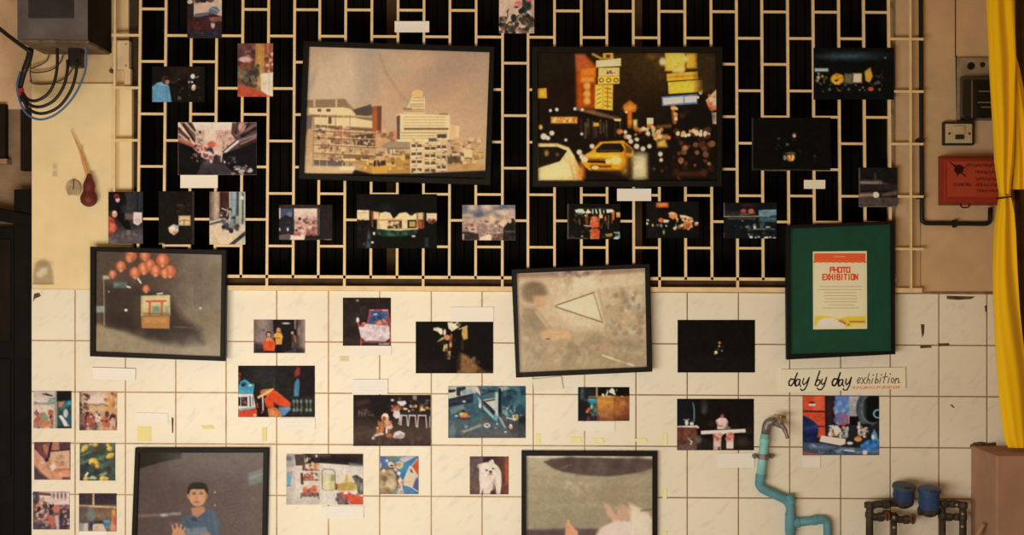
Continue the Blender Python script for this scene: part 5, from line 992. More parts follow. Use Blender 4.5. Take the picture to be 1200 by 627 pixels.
c = Pic((34, 512, 10.81), (64, 66, 524, 544), seed=30).F((190, 128, 96)).P([(64, 66), (300, 66), (230, 300), (64, 180)], (96, 62, 64)).P([(170, 100), (260, 80), (230, 240), (190, 200)], (170, 104, 76)).P([(270, 66), (400, 66), (380, 160), (280, 170)], (176, 110, 84)).P([(380, 70), (524, 66), (524, 160), (390, 170)], (84, 58, 64)).P([(64, 150), (120, 220), (290, 470), (290, 540), (230, 544), (64, 330)], (206, 142, 104), 1, 6).P([(64, 370), (180, 470), (260, 544), (64, 544)], (66, 54, 62), .9, 12).P([(90, 170), (200, 300), (180, 320), (90, 220)], (214, 160, 130), .8, 8).L([(130, 130), (220, 300)], 34, (120, 68, 60), .9, 10).L([(285, 70), (250, 260)], 22, (54, 32, 34)).E(225, 290, 22, 24, (50, 36, 40)).L([(285, 180), (520, 160)], 16, (60, 36, 34))
c.P([(270, 195), (520, 172), (520, 410), (300, 420), (270, 300)], (214, 162, 124), 1, 4).E(400, 250, 50, 24, (186, 126, 90), .8, 8).E(400, 350, 60, 24, (200, 130, 84), .8, 8).B(10, 330, 230, 470, 370, 8, 16, [(150, 96, 84), (236, 190, 150), (176, 110, 80)], .6, 3).L([(520, 180), (520, 420)], 10, (70, 44, 40)).L([(310, 415), (520, 405)], 16, (180, 96, 66)).P([(300, 440), (520, 430), (520, 510), (400, 544), (310, 544)], (214, 136, 100)).E(400, 480, 60, 34, (226, 160, 116), .7, 10).P([(260, 370), (320, 340), (330, 400), (290, 440)], (226, 206, 180), .9, 6).R(420, 510, 524, 544, (80, 50, 60), .8, 10).E(170, 330, 26, 16, (226, 196, 176), .7, 6).E(190, 440, 60, 30, (222, 156, 100), .5, 14)
put(c, 'small square print of folded hands and a pale book', False)

c = Pic((34, 512, 10.81), (642, 80, 1092, 554), seed=31).F((70, 76, 64)).B(80, 645, 85, 1090, 550, 16, 44, [(60, 70, 58), (92, 104, 84), (46, 50, 50), (80, 84, 70), (110, 124, 104), (84, 66, 60)], .6, 5).L([(650, 340), (780, 290), (900, 280)], 26, (120, 150, 120), .7, 6).L([(650, 240), (780, 190)], 20, (110, 136, 108), .7, 6).R(645, 350, 760, 470, (58, 54, 64), .7, 20).R(760, 85, 810, 110, (206, 176, 166), .9, 6)
for x, y, r in [(705, 140, 38), (680, 170, 26), (725, 115, 26), (840, 100, 30), (1000, 105, 26), (1020, 150, 36), (1030, 235, 40), (1000, 255, 24), (1062, 220, 18), (810, 310, 52), (850, 330, 34), (865, 375, 26), (780, 330, 26), (720, 530, 34), (940, 535, 50), (985, 530, 26)]:
    c.E(x, y, r, r * .85, (222, 176, 62), .95, 4).E(x - r * .2, y - r * .2, r * .45, r * .4, (236, 200, 96), .8, 4).E(x + r * .3, y + r * .3, r * .3, r * .25, (190, 120, 40), .7, 3)
c.E(810, 345, 26, 14, (110, 70, 36), .8, 4).P([(700, 490), (740, 440), (760, 460), (720, 510)], (206, 206, 170)).P([(750, 520), (800, 490), (860, 510), (850, 540), (760, 540)], (170, 186, 150), .9, 5).P([(880, 480), (980, 440), (990, 470), (920, 510)], (150, 170, 140), .8, 6).E(850, 170, 30, 50, (96, 66, 44), .6, 10).R(1030, 380, 1092, 554, (84, 92, 76), .6, 16)
put(c, 'small square print of yellow flowers among green leaves', False)

c = Pic((34, 570, 11.0), (50, 68, 524, 556), seed=32).F((120, 86, 80)).P([(130, 70), (524, 68), (524, 240), (300, 240), (140, 190)], (222, 186, 168)).L([(140, 95), (270, 105)], 36, (110, 66, 54))
for x in (318, 370, 420, 470): c.E(x, 120, 13, 40, (110, 78, 76), .9, 4)
c.L([(290, 90), (285, 150)], 10, (180, 140, 130)).R(50, 70, 110, 210, (66, 62, 78), .9, 8).E(70, 130, 18, 30, (96, 110, 130)).P([(140, 150), (200, 140), (210, 260), (150, 230)], (190, 150, 120)).B(50, 60, 200, 260, 420, 12, 30, [(206, 150, 126), (80, 54, 54), (150, 100, 90), (60, 48, 56), (226, 180, 156)], .8).E(130, 250, 40, 36, (190, 120, 90)).E(130, 290, 26, 30, (70, 48, 46)).R(205, 200, 225, 340, (70, 66, 84), .9, 5).E(280, 270, 34, 36, (60, 56, 50)).B(10, 250, 230, 320, 300, 6, 12, [(190, 170, 90), (40, 36, 36)]).E(350, 290, 44, 50, (206, 110, 80), 1, 5).R(260, 310, 310, 370, (54, 46, 56), .9, 8).R(400, 240, 524, 556, (84, 58, 56)).B(40, 390, 240, 520, 540, 8, 22, [(60, 46, 50), (150, 90, 76), (92, 70, 70), (200, 160, 146)], .7).E(270, 430, 60, 60, (196, 100, 76), 1, 6).E(250, 430, 30, 40, (206, 80, 60), .8, 6).R(290, 430, 325, 556, (190, 104, 84), .9, 6).P([(330, 380), (385, 370), (395, 556), (360, 556), (340, 470)], (206, 180, 160), .9, 6).R(50, 470, 260, 556, (78, 66, 74), .8, 14).B(30, 55, 380, 250, 540, 8, 24, [(150, 110, 100), (66, 56, 66), (190, 140, 120), (90, 70, 70)], .6).R(390, 390, 440, 556, (58, 54, 74), .8, 8).E(510, 480, 22, 20, (206, 190, 190), .8, 4)
put(c, 'small square print of a crowd below white arches, bottom left of the six prints', False)

c = Pic((34, 570, 11.0), (644, 90, 1128, 582), seed=33).F((126, 98, 80)).R(644, 90, 1128, 240, (70, 54, 56)).R(850, 95, 1110, 220, (62, 48, 50), .8, 10).R(818, 90, 842, 240, (214, 166, 124)).P([(644, 236), (1128, 262), (1128, 284), (644, 256)], (206, 168, 110)).G([(0, (112, 84, 66)), (.5, (140, 108, 80)), (1, (96, 76, 68))], x0=644, x1=1060, y0=285, y1=460).R(644, 250, 760, 470, (96, 80, 80), .7, 30).E(800, 370, 50, 90, (120, 122, 112), .9, 16).R(770, 450, 830, 556, (54, 66, 80), .9, 6).R(840, 445, 960, 490, (66, 52, 54), .9, 6).P([(700, 480), (760, 475), (760, 582), (690, 582)], (206, 176, 146)).P([(820, 500), (840, 485), (950, 480), (990, 560), (1000, 582), (820, 582)], (214, 180, 150)).P([(960, 430), (1045, 430), (1030, 545), (980, 545)], (76, 116, 136)).L([(965, 450), (1040, 455)], 18, (110, 150, 164), .8, 4).P([(644, 470), (700, 480), (700, 582), (644, 582)], (150, 150, 142), .9, 6).P([(1060, 310), (1110, 300), (1120, 400), (1128, 582), (1040, 582), (1060, 420)], (206, 120, 76), 1, 5).E(1090, 340, 26, 36, (226, 160, 70), .9, 6).R(1095, 390, 1128, 500, (176, 74, 76), .8, 8).E(1085, 530, 26, 40, (206, 140, 116), .8, 8).R(1040, 270, 1070, 430, (120, 90, 60), .7, 10)
put(c, 'small square print of a room with blue cups, bottom right of the six prints', False)

c = Pic((330, 526, 7.294), (40, 42, 697, 478), seed=34).F((226, 206, 182)).G([(0, (190, 170, 150)), (.3, (226, 204, 180)), (1, (216, 192, 168))], axis='h', x0=40, x1=330, y0=130, y1=478).R(40, 42, 110, 150, (170, 156, 142)).E(60, 80, 30, 20, (120, 106, 100), .9, 6).P([(110, 48), (190, 44), (200, 140), (120, 145)], (84, 66, 58)).P([(190, 42), (697, 42), (697, 145), (600, 140), (330, 122), (210, 128)], (54, 42, 38)).P([(320, 60), (640, 80), (640, 115), (330, 112)], (40, 31, 29), .9, 6).R(190, 42, 420, 70, (92, 74, 64), .8, 8).P([(570, 120), (697, 135), (697, 155), (580, 145)], (130, 132, 122), .8, 5)
c.B(16, 205, 60, 270, 140, 6, 14, [(40, 34, 32), (190, 170, 120), (110, 90, 70)], .8).E(218, 92, 10, 18, (206, 190, 130)).E(298, 62, 10, 12, (206, 196, 180))
for y, n in ((155, 22), (240, 24)):
    c.B(n, 185, y - 30, 312, y + 26, 7, 15, [(200, 110, 80), (150, 80, 60), (226, 180, 150), (110, 66, 54), (206, 140, 100)], .85)
    c.L([(178, y + 28), (318, y + 26)], 7, (110, 76, 60))
c.R(180, 120, 200, 180, (90, 60, 50), .9, 4).L([(172, 215), (176, 296)], 22, (96, 60, 54)).E(290, 150, 16, 26, (214, 130, 70)).E(240, 245, 16, 28, (206, 96, 70)).E(290, 240, 18, 16, (190, 200, 190)).P([(180, 345), (200, 315), (230, 345), (250, 330), (270, 310), (300, 315), (305, 380), (185, 385)], (214, 110, 76)).B(12, 185, 330, 305, 385, 7, 14, [(230, 140, 100), (180, 80, 60), (206, 110, 80)], .8).R(165, 375, 320, 412, (124, 92, 76), .9, 3).B(18, 168, 380, 320, 425, 5, 10, [(196, 176, 160), (70, 52, 46), (150, 110, 90)], .8).L([(166, 400), (166, 425)], 5, (80, 60, 50)).L([(318, 400), (318, 428)], 5, (80, 60, 50)).L([(322, 130), (324, 420)], 3, (200, 176, 150))
c.P([(346, 215), (465, 222), (460, 350), (358, 350)], (216, 196, 136)).R(372, 225, 404, 345, (230, 214, 166), .8, 8).R(425, 222, 455, 275, (140, 150, 100), .9, 6).L([(348, 340), (345, 190), (360, 174), (440, 178), (456, 200), (464, 350)], 7, (140, 100, 70)).L([(352, 345), (380, 358), (450, 352)], 6, (170, 130, 90)).R(360, 205, 420, 222, (206, 200, 170), .8, 4)
c.P([(475, 300), (560, 282), (635, 285), (640, 355), (480, 358)], (206, 166, 84)).R(490, 305, 620, 350, (190, 150, 72), .8, 8).P([(545, 215), (565, 215), (575, 285), (540, 285)], (222, 184, 76)).P([(455, 300), (480, 295), (480, 350), (455, 350)], (150, 92, 60)).P([(600, 235), (640, 220), (697, 260), (697, 390), (650, 385), (640, 300)], (92, 84, 72)).L([(645, 240), (680, 350)], 20, (60, 66, 60), .9, 4).L([(620, 250), (640, 300)], 14, (150, 100, 70), .9, 3).E(655, 300, 12, 40, (130, 140, 130), .8, 4).E(680, 330, 10, 30, (196, 190, 176), .8, 4)
c.P([(500, 370), (560, 364), (600, 385), (697, 410), (697, 478), (600, 478), (515, 410)], (216, 84, 56)).E(548, 376, 20, 12, (240, 216, 200)).P([(470, 380), (510, 375), (530, 425), (590, 478), (480, 478)], (120, 96, 92)).B(14, 470, 385, 560, 475, 6, 16, [(90, 70, 70), (150, 130, 130), (170, 90, 76)], .8).E(655, 390, 22, 10, (150, 120, 110)).P([(45, 230), (90, 220), (72, 310), (45, 315)], (104, 166, 180)).P([(45, 195), (95, 190), (88, 225), (48, 235)], (160, 150, 150)).L([(45, 315), (80, 312)], 6, (70, 60, 60)).L([(105, 160), (112, 470)], 4, (200, 178, 156)).R(40, 430, 330, 478, (196, 176, 156), .6, 14)
put(c, 'photo print of a bright kitchen corner with shelves, a steel pot and a red table', False)

c = Pic((440, 528, 10.82), (56, 72, 546, 552), seed=35).F((74, 116, 160)).P([(56, 72), (140, 72), (110, 200), (56, 200)], (80, 106, 150)).R(140, 72, 280, 130, (130, 130, 100), .9, 8).P([(260, 80), (520, 72), (360, 160)], (206, 186, 180)).P([(250, 75), (330, 90), (280, 130)], (80, 136, 160), .9, 5).P([(360, 150), (520, 90), (480, 170), (340, 350), (300, 280)], (66, 130, 164)).P([(520, 110), (546, 80), (546, 320), (460, 200)], (220, 84, 44)).P([(430, 190), (460, 200), (546, 320), (470, 470), (350, 440), (345, 400), (400, 270)], (226, 196, 158)).L([(345, 400), (420, 240), (530, 110)], 10, (232, 206, 176)).P([(436, 235), (460, 240), (480, 285), (450, 275)], (80, 76, 110)).P([(515, 345), (546, 380), (546, 510), (470, 465)], (104, 98, 134)).P([(350, 450), (470, 470), (530, 552), (360, 552)], (90, 130, 170)).L([(450, 460), (540, 520)], 12, (236, 220, 200)).R(205, 500, 290, 552, (130, 160, 180), .8, 10)
c.E(150, 390, 132, 180, (150, 122, 84)).E(150, 380, 120, 165, (176, 146, 100)).E(190, 420, 70, 80, (214, 186, 140), .9, 20).E(110, 330, 70, 60, (150, 118, 80), .8, 18).L([(60, 240), (200, 220), (270, 300), (290, 400)], 26, (96, 70, 56), .9, 8).B(22, 60, 260, 260, 530, 12, 32, [(196, 166, 116), (130, 100, 70), (220, 196, 150), (160, 130, 90)], .5, 6).E(105, 255, 20, 20, (232, 206, 170)).E(120, 355, 30, 34, (120, 86, 70), .7, 8).E(150, 520, 80, 30, (140, 104, 72), .7, 14).E(60, 190, 16, 40, (214, 176, 156), .9, 5)
c.P([(150, 150), (200, 140), (240, 165), (300, 130), (360, 160), (345, 215), (310, 240), (250, 215), (180, 215)], (214, 184, 140)).E(185, 175, 26, 26, (226, 196, 166)).E(205, 190, 22, 12, (96, 66, 50)).E(305, 180, 26, 24, (196, 150, 84), .9, 6).E(255, 180, 18, 20, (110, 80, 56), .8, 5).E(145, 128, 20, 16, (236, 212, 186)).E(250, 240, 18, 16, (230, 200, 170)).E(297, 290, 22, 24, (242, 220, 200)).E(265, 255, 14, 12, (206, 150, 110))
c.P([(310, 330), (345, 370), (340, 450), (360, 552), (270, 552), (300, 430), (290, 380)], (226, 196, 170)).B(22, 280, 340, 355, 550, 6, 16, [(206, 130, 100), (240, 220, 196), (180, 120, 90)], .7).L([(280, 380), (284, 430)], 12, (176, 80, 56)).R(56, 540, 546, 552, (80, 70, 80), .4, 4)
put(c, 'small square print with blue and red shapes and a round brown bowl', False)

c = Pic((544, 528, 10.82), (70, 76, 562, 556), seed=36).F((92, 70, 62)).G([(0, (96, 74, 70)), (.35, (78, 58, 54)), (.8, (88, 62, 54)), (1, (130, 66, 48))], axis='h').R(70, 300, 200, 556, (118, 90, 72), .8, 40).R(70, 80, 200, 300, (108, 86, 82), .7, 30).R(520, 80, 562, 430, (186, 84, 60), .9, 10).R(240, 76, 400, 140, (60, 42, 40), .8, 14).B(10, 75, 100, 190, 540, 14, 40, [(130, 104, 92), (96, 74, 68)], .35, 10).R(180, 90, 235, 150, (124, 104, 102), .7, 10)
c.P([(172, 178), (230, 158), (300, 150), (340, 115), (368, 112), (385, 165), (430, 200), (465, 270), (475, 380), (470, 460), (455, 552), (405, 552), (395, 470), (340, 510), (330, 552), (240, 552), (230, 520), (215, 552), (195, 552), (200, 470), (188, 360), (192, 240)], (232, 206, 178), 1, 3).E(310, 240, 100, 84, (238, 214, 188), .9, 14).E(290, 410, 80, 90, (240, 216, 190), .7, 24).E(420, 350, 40, 110, (226, 198, 170), .6, 20).E(180, 195, 14, 22, (200, 160, 140), .9, 5)
c.E(286, 250, 14, 11, (70, 46, 44), 1, 2).E(368, 230, 13, 11, (84, 58, 54), 1, 2).E(335, 270, 22, 17, (96, 60, 58), 1, 3).P([(290, 300), (335, 290), (370, 295), (345, 318), (310, 316)], (214, 150, 130), .8, 4).E(330, 298, 22, 7, (150, 84, 76), .8, 4).E(380, 470, 18, 70, (110, 70, 56), .8, 8).E(362, 410, 12, 10, (150, 110, 80), .8, 3).E(365, 545, 36, 20, (70, 50, 48), .9, 8).E(232, 530, 10, 26, (110, 80, 70), .8, 4).B(16, 220, 330, 440, 520, 14, 34, [(244, 222, 198), (222, 192, 162)], .3, 8)
put(c, 'small square print of a fluffy white dog', False)

# --- framed photographs
M_FRAME = material('black_frame', (0.010, 0.0085, 0.008), 0.5, 0.12, noise=0.2, nscale=30)
M_BACKING = material('backing_board', (0.10, 0.07, 0.045), 0.9, 0.1)
def glass_material(name, veil):
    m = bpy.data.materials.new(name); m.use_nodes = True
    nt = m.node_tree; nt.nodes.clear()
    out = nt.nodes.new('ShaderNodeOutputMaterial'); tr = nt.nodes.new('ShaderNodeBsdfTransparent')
    df = nt.nodes.new('ShaderNodeBsdfDiffuse'); df.inputs['Color'].default_value = (.40, .345, .27, 1)  # pale diffuse layer stands in for reflection haze on the glass
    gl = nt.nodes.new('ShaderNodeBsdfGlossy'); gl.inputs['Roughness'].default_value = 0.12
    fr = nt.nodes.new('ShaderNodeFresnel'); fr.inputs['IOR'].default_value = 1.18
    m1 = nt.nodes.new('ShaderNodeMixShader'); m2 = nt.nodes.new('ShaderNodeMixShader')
    m1.inputs[0].default_value = veil
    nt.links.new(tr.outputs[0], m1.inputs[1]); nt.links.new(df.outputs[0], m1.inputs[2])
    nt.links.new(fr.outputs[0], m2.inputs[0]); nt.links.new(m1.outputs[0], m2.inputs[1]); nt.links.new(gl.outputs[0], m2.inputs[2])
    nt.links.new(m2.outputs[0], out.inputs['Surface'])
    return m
M_CLEAR = bpy.data.materials.new('glass_edge'); M_CLEAR.use_nodes = True
_nt = M_CLEAR.node_tree; _nt.nodes.clear(); _o = _nt.nodes.new('ShaderNodeOutputMaterial'); _t = _nt.nodes.new('ShaderNodeBsdfTransparent')
_nt.links.new(_t.outputs[0], _o.inputs['Surface'])

def framed(outer, inner, yb, depth, label, pic=None, veil=0.02, group='framed pictures', grain=.05, dark=0, gain=(1, 1, 1)):
    """outer / inner: corner pixels TL TR BR BL of the moulding; yb: back plane"""
    yf = yb - depth
    t = empty('picture_frame', P((outer[2][0] + outer[3][0]) / 2, (outer[2][1] + outer[3][1]) / 2, yb), label, 'framed picture', group)
    bm = bmesh.new()
    O = [P(*q, yf) for q in outer]; I = [P(*q, yf) for q in inner]
    def at(p, y): return Vector((p.x, y, p.z))
    cen = sum(O, Vector()) / 4
    ch = [p + (cen - p).normalized() * 0.004 for p in O]
    loops = [[at(p, yb) for p in O], [at(p, yf + .003) for p in O], ch, I, [at(p, yb + .004 - .010) for p in I], [at(p, yb) for p in I]]
    vs_ = [[bm.verts.new(p) for p in l] for l in loops]
    for a, b in zip(vs_, vs_[1:] + vs_[:1]):
        for i in range(4): bm.faces.new((a[i], a[(i + 1) % 4], b[(i + 1) % 4], b[i]))
    obj('frame_moulding', bm, M_FRAME, t)
    bm = bmesh.new(); prism(bm, [at(p, yb - .001) for p in O], [at(p, yb) for p in O]); 
    for v in bm.verts: v.co = cen.lerp(v.co, .985) * 1.0 if False else Vector((cen.x + (v.co.x - cen.x) * .98, v.co.y, cen.z + (v.co.z - cen.z) * .98))
    obj('backing_board', bm, M_BACKING, t)
    yg = yb - depth * .55
    bm = bmesh.new(); fs = prism(bm, [at(p, yg) for p in I], [at(p, yg + .0015) for p in I], 1); fs[0].material_index = 0
    obj('glass_pane', bm, [glass_material('framing_glass', veil), M_CLEAR], t)
    if pic:
        pic.S(1).T(grain, dark)
        o = print_mesh('photograph', pic, yb - depth * .32, parent=t, veil=veil, gain=gain)
    return t

def grow(q, crop): return [(x / crop[2] + crop[0], y / crop[2] + crop[1]) for x, y in q]
YB = -0.0365

# skyline
cr = (340, 30, 3.3)
q = [(72, 79), (771, 101), (753, 594), (52, 575)]
c = Pic(cr, q, res=1.5, seed=41).F((178, 142, 110)).G([(0, (176, 144, 118)), (.5, (180, 144, 112)), (1, (190, 150, 112))])
c.B(12, 100, 90, 250, 280, 40, 80, [(186, 158, 132), (190, 160, 132)], .4, 30).B(14, 400, 100, 760, 330, 30, 70, [(192, 146, 108), (164, 130, 108), (158, 126, 106)], .35, 25, 1.8).P([(250, 90), (330, 85), (340, 250), (300, 300), (258, 300)], (150, 130, 116), .4, 14).L([(345, 110), (370, 180), (430, 270), (460, 300)], 9, (146, 122, 104), .6, 5).E(88, 210, 10, 36, (146, 124, 108), .6, 6, .3).L([(560, 200), (700, 150)], 6, (160, 128, 106), .4, 5).E(480, 130, 60, 30, (200, 152, 108), .4, 20)
cr2 = c; 
# tower block
c.P([(412, 345), (430, 340), (618, 346), (616, 440), (600, 470), (415, 450)], (222, 186, 136)).P([(412, 350), (425, 346), (425, 440), (413, 440)], (92, 72, 64))
for k in range(5): c.R(440, 352 + k * 11, 600, 355.5 + k * 11, (170, 134, 96), .8)
c.R(440, 395, 612, 404, (120, 92, 70)).R(430, 412, 596, 417, (150, 116, 86), .8).R(430, 424, 596, 428, (150, 116, 86), .8).R(430, 434, 580, 438, (150, 116, 86), .6)
c.P([(438, 338), (452, 318), (522, 318), (522, 342)], (206, 168, 120)).P([(452, 318), (462, 296), (522, 296), (522, 318)], (218, 182, 132)).P([(464, 296), (472, 272), (520, 276), (522, 296)], (222, 188, 138)).E(492, 264, 22, 16, (214, 164, 104))
for x0, y in [(444, 332), (452, 325), (460, 312), (464, 304), (470, 290), (474, 280)]: c.R(x0, y - 2, 518, y + 1.5, (140, 106, 78), .8)
c.R(438, 318, 470, 328, (120, 92, 72), .7).R(575, 340, 610, 345, (130, 100, 80)).P([(618, 380), (650, 388), (655, 440), (615, 440)], (206, 160, 112)).R(640, 388, 654, 436, (220, 180, 130), .8)
# left building
c.P([(64, 286), (210, 282), (250, 325), (320, 340), (322, 420), (335, 470), (330, 575), (52, 575)], (176, 138, 98))
c.P([(64, 288), (212, 284), (240, 318), (64, 318)], (134, 104, 80)).R(90, 285, 98, 315, (190, 154, 116)).R(175, 285, 182, 318, (196, 158, 118)).P([(72, 318), (210, 316), (250, 330), (250, 348), (75, 342)], (218, 182, 134)).R(106, 322, 120, 333, (90, 70, 60)).R(140, 322, 156, 333, (90, 70, 60)).P([(75, 345), (330, 358), (330, 366), (75, 352)], (124, 94, 72)).P([(90, 354), (250, 356), (320, 372), (320, 394), (95, 382)], (214, 178, 132)).P([(148, 354), (160, 354), (160, 380), (148, 380)], (84, 66, 58)).P([(100, 384), (320, 398), (330, 410), (100, 394)], (112, 84, 66))
c.P([(210, 284), (250, 325), (322, 342), (322, 352), (245, 338)], (150, 118, 92)).P([(244, 325), (312, 304), (326, 340), (300, 350), (255, 345)], (82, 68, 60)).P([(318, 312), (352, 310), (350, 345), (348, 470), (318, 475)], (146, 78, 46)).P([(336, 312), (354, 312), (352, 420), (340, 470)], (104, 60, 48)).R(322, 330, 334, 460, (176, 92, 44), .7, 3)
c.P([(60, 345), (88, 350), (82, 400), (70, 400), (62, 430)], (110, 90, 82)).K(60, 96, 385, 240, 470, 8, 20, 6, 14, [(110, 82, 64), (206, 168, 124), (84, 64, 56), (150, 108, 76), (160, 90, 66), (222, 186, 140)], .75).K(40, 96, 440, 215, 545, 8, 22, 6, 14, [(196, 156, 110), (104, 80, 64), (220, 182, 132), (76, 60, 54), (150, 112, 80)], .75)
c.R(92, 462, 215, 486, (210, 168, 118), .7, 4).K(10, 96, 466, 210, 480, 6, 10, 6, 10, [(90, 70, 58)], .8).P([(240, 425), (322, 418), (325, 470), (245, 460)], (84, 60, 48)).B(26, 244, 430, 322, 460, 3, 7, [(120, 90, 66), (60, 46, 40), (206, 170, 130)], .8).P([(320, 395), (330, 430), (320, 430)], (170, 100, 66)).P([(52, 500), (92, 490), (92, 540), (52, 575)], (190, 150, 108), .8, 6)
c.P([(92, 520), (200, 520), (200, 545), (92, 545)], (96, 82, 76)).P([(70, 540), (200, 545), (250, 555), (240, 575), (52, 575)], (196, 160, 118), .9, 4).R(190, 545, 250, 560, (214, 184, 140)).P([(205, 515), (330, 515), (330, 522), (205, 524)], (222, 190, 140)).P([(205, 500), (330, 500), (330, 514), (205, 514)], (130, 96, 62))
for x in (92, 118, 146, 176, 206, 232): c.L([(x, 345), (x - 4, 545)], 3.2, (206, 168, 124) if x % 4 else (120, 94, 74), .7)
for y in (402, 428, 456, 488, 516): c.L([(92, y), (330, y + 12)], 4, (206, 170, 126), .75).L([(92, y + 5), (330, y + 17)], 4, (96, 74, 60), .6)
c.K(50, 96, 395, 325, 540, 5, 12, 5, 10, [(70, 56, 48), (216, 182, 136), (96, 72, 58), (150, 84, 58)], .75)
# low houses
c.P([(330, 420), (385, 405), (410, 430), (405, 470), (330, 470)], (186, 140, 96)).B(16, 335, 405, 410, 460, 5, 12, [(110, 82, 66), (206, 160, 112), (150, 96, 70)], .7).R(400, 405, 412, 440, (190, 120, 84), .9).P([(345, 470), (380, 448), (470, 450), (480, 474), (375, 476)], (150, 122, 98)).R(375, 472, 465, 502, (130, 108, 96)).R(380, 474, 462, 498, (110, 92, 84), .6)
for k in range(6): c.R(386 + k * 12 + (k > 2) * 6, 478, 394 + k * 12 + (k > 2) * 6, 495, (212, 184, 146))
c.P([(200, 525), (330, 520), (465, 505), (470, 575), (240, 575), (290, 540)], (170, 122, 64)).K(50, 250, 480, 465, 560, 8, 26, 6, 16, [(196, 146, 74), (120, 84, 46), (84, 60, 40), (214, 170, 96), (150, 104, 54)], .75).P([(310, 545), (380, 540), (375, 570), (320, 572)], (196, 140, 60)).K(12, 320, 518, 380, 545, 4, 8, 10, 20, [(60, 44, 34)], .9)
for x0, y0, x1, y1, col_ in [(464, 445, 515, 575, (206, 170, 124)), (515, 455, 570, 575, (200, 162, 114)), (562, 410, 608, 575, (196, 160, 118))]:
    c.R(x0, y0, x1, y1, col_)
    for k in range(4):
        yy = y0 + 14 + k * (y1 - y0) / 4.2
        c.R(x0 + 6, yy, x1 - 6, yy + 11, (84, 70, 62)).R(x0 + 2, yy + 13, x1 - 2, yy + 17, (222, 190, 144)).R((x0 + x1) / 2 - 4, yy, (x0 + x1) / 2 + 2, yy + 11, (190, 152, 108))
c.K(60, 464, 425, 608, 572, 4, 14, 3, 8, [(110, 86, 70), (222, 188, 140), (84, 66, 56), (170, 128, 88)], .7); c.R(570, 420, 605, 432, (70, 62, 60)).R(535, 435, 566, 448, (96, 84, 80)).K(90, 608, 440, 752, 560, 8, 30, 6, 16, [(206, 164, 112), (150, 112, 76), (96, 74, 58), (222, 184, 134), (190, 140, 84), (84, 66, 54)], .8).B(20, 620, 440, 745, 480, 6, 14, [(214, 176, 130), (160, 122, 88), (186, 146, 104)], .7).R(608, 535, 750, 562, (180, 130, 76), .8, 3).R(608, 505, 660, 530, (70, 54, 42), .8, 3).R(672, 480, 705, 510, (214, 174, 126)).E(735, 500, 8, 10, (200, 160, 60))
c.P([(250, 558), (320, 574), (470, 572), (760, 560), (760, 600), (40, 600), (52, 575), (240, 572)], (32, 26, 21), 1, 3).P([(52, 572), (215, 578), (215, 600), (48, 600)], (116, 100, 94), .8, 4).L([(640, 596), (690, 597)], 4, (90, 78, 60))
outer = [(355.5, 47.5), (579.5, 54.5), (575, 217), (349.5, 209.8)]
framed(outer, grow(q, cr), YB, .024, 'large black framed photo of a pale skyline with a domed tower block on the grille', c, veil=.012, grain=.032, dark=8, gain=(1.22, 1.17, 1.02))

# night street
cr = (610, 40, 3.484)
q = [(68, 74), (801, 74), (803, 599), (71, 601)]
c = Pic(cr, q, res=1.6, seed=42).F((30, 22, 15)).E(430, 150, 260, 160, (48, 34, 20), .8, 80).E(600, 100, 160, 90, (76, 52, 26), .7, 60).R(70, 74, 230, 200, (34, 28, 20))
c.P([(70, 200), (225, 150), (230, 310), (70, 330)], (34, 22, 15), .9, 20).P([(68, 222), (106, 220), (108, 262), (70, 262)], (196, 124, 34)).R(75, 228, 100, 255, (226, 156, 50), .8, 5)
c.P([(225, 82), (262, 84), (310, 130), (310, 306), (228, 300)], (146, 62, 18), 1, 8).P([(245, 140), (305, 138), (305, 170), (245, 172)], (206, 112, 30), .9, 6).P([(225, 84), (262, 84), (290, 130), (230, 150)], (166, 80, 44), .9, 6).R(246, 175, 300, 196, (214, 134, 50), .9, 5)
for y in (212, 243, 272): c.E(272, y, 14, 14, (226, 150, 70), .95, 5)
c.L([(240, 170), (245, 300)], 10, (176, 70, 14), .7, 5).L([(292, 200), (292, 300)], 10, (120, 50, 14), .8, 5)
c.P([(336, 78), (378, 76), (380, 100), (336, 102)], (196, 134, 50)).E(358, 90, 9, 8, (90, 52, 20)).L([(296, 82), (330, 100)], 9, (206, 150, 60), .9, 3).P([(308, 108), (410, 98), (410, 130), (308, 136)], (206, 176, 112)).R(314, 112, 400, 126, (226, 206, 150), .7, 4).P([(318, 138), (404, 136), (403, 170), (318, 172)], (222, 170, 80)).R(330, 146, 398, 163, (190, 150, 110)).K(14, 332, 146, 398, 164, 4, 8, 6, 14, [(110, 60, 50), (84, 56, 70), (222, 190, 140)], .85).P([(316, 173), (404, 171), (404, 202), (316, 205)], (226, 170, 66))
for x in (330, 360, 390): c.E(x, 188, 11, 10, (120, 70, 22)).E(x, 188, 6, 5, (226, 180, 80))
c.P([(304, 206), (378, 206), (376, 312), (303, 304)], (206, 140, 44)).R(308, 212, 332, 300, (232, 176, 70)).R(340, 210, 374, 308, (226, 164, 58))
for k in range(5): c.L([(344, 220 + k * 18), (370, 224 + k * 18)], 4, (140, 80, 22)).L([(356, 214 + k * 18), (354, 230 + k * 18)], 4, (150, 88, 24))
for k in range(4): c.L([(312, 230 + k * 18), (328, 222 + k * 18)], 4, (150, 90, 26))
c.P([(230, 300), (300, 312), (410, 345), (410, 356), (300, 330), (230, 312)], (120, 84, 60), .9, 5).P([(70, 320), (230, 312), (330, 340), (430, 356), (430, 440), (70, 440)], (30, 22, 18)).K(30, 240, 340, 430, 430, 5, 10, 30, 70, [(60, 46, 36), (36, 28, 24), (84, 66, 48)], .7).P([(380, 346), (410, 346), (408, 356), (384, 354)], (226, 186, 110))
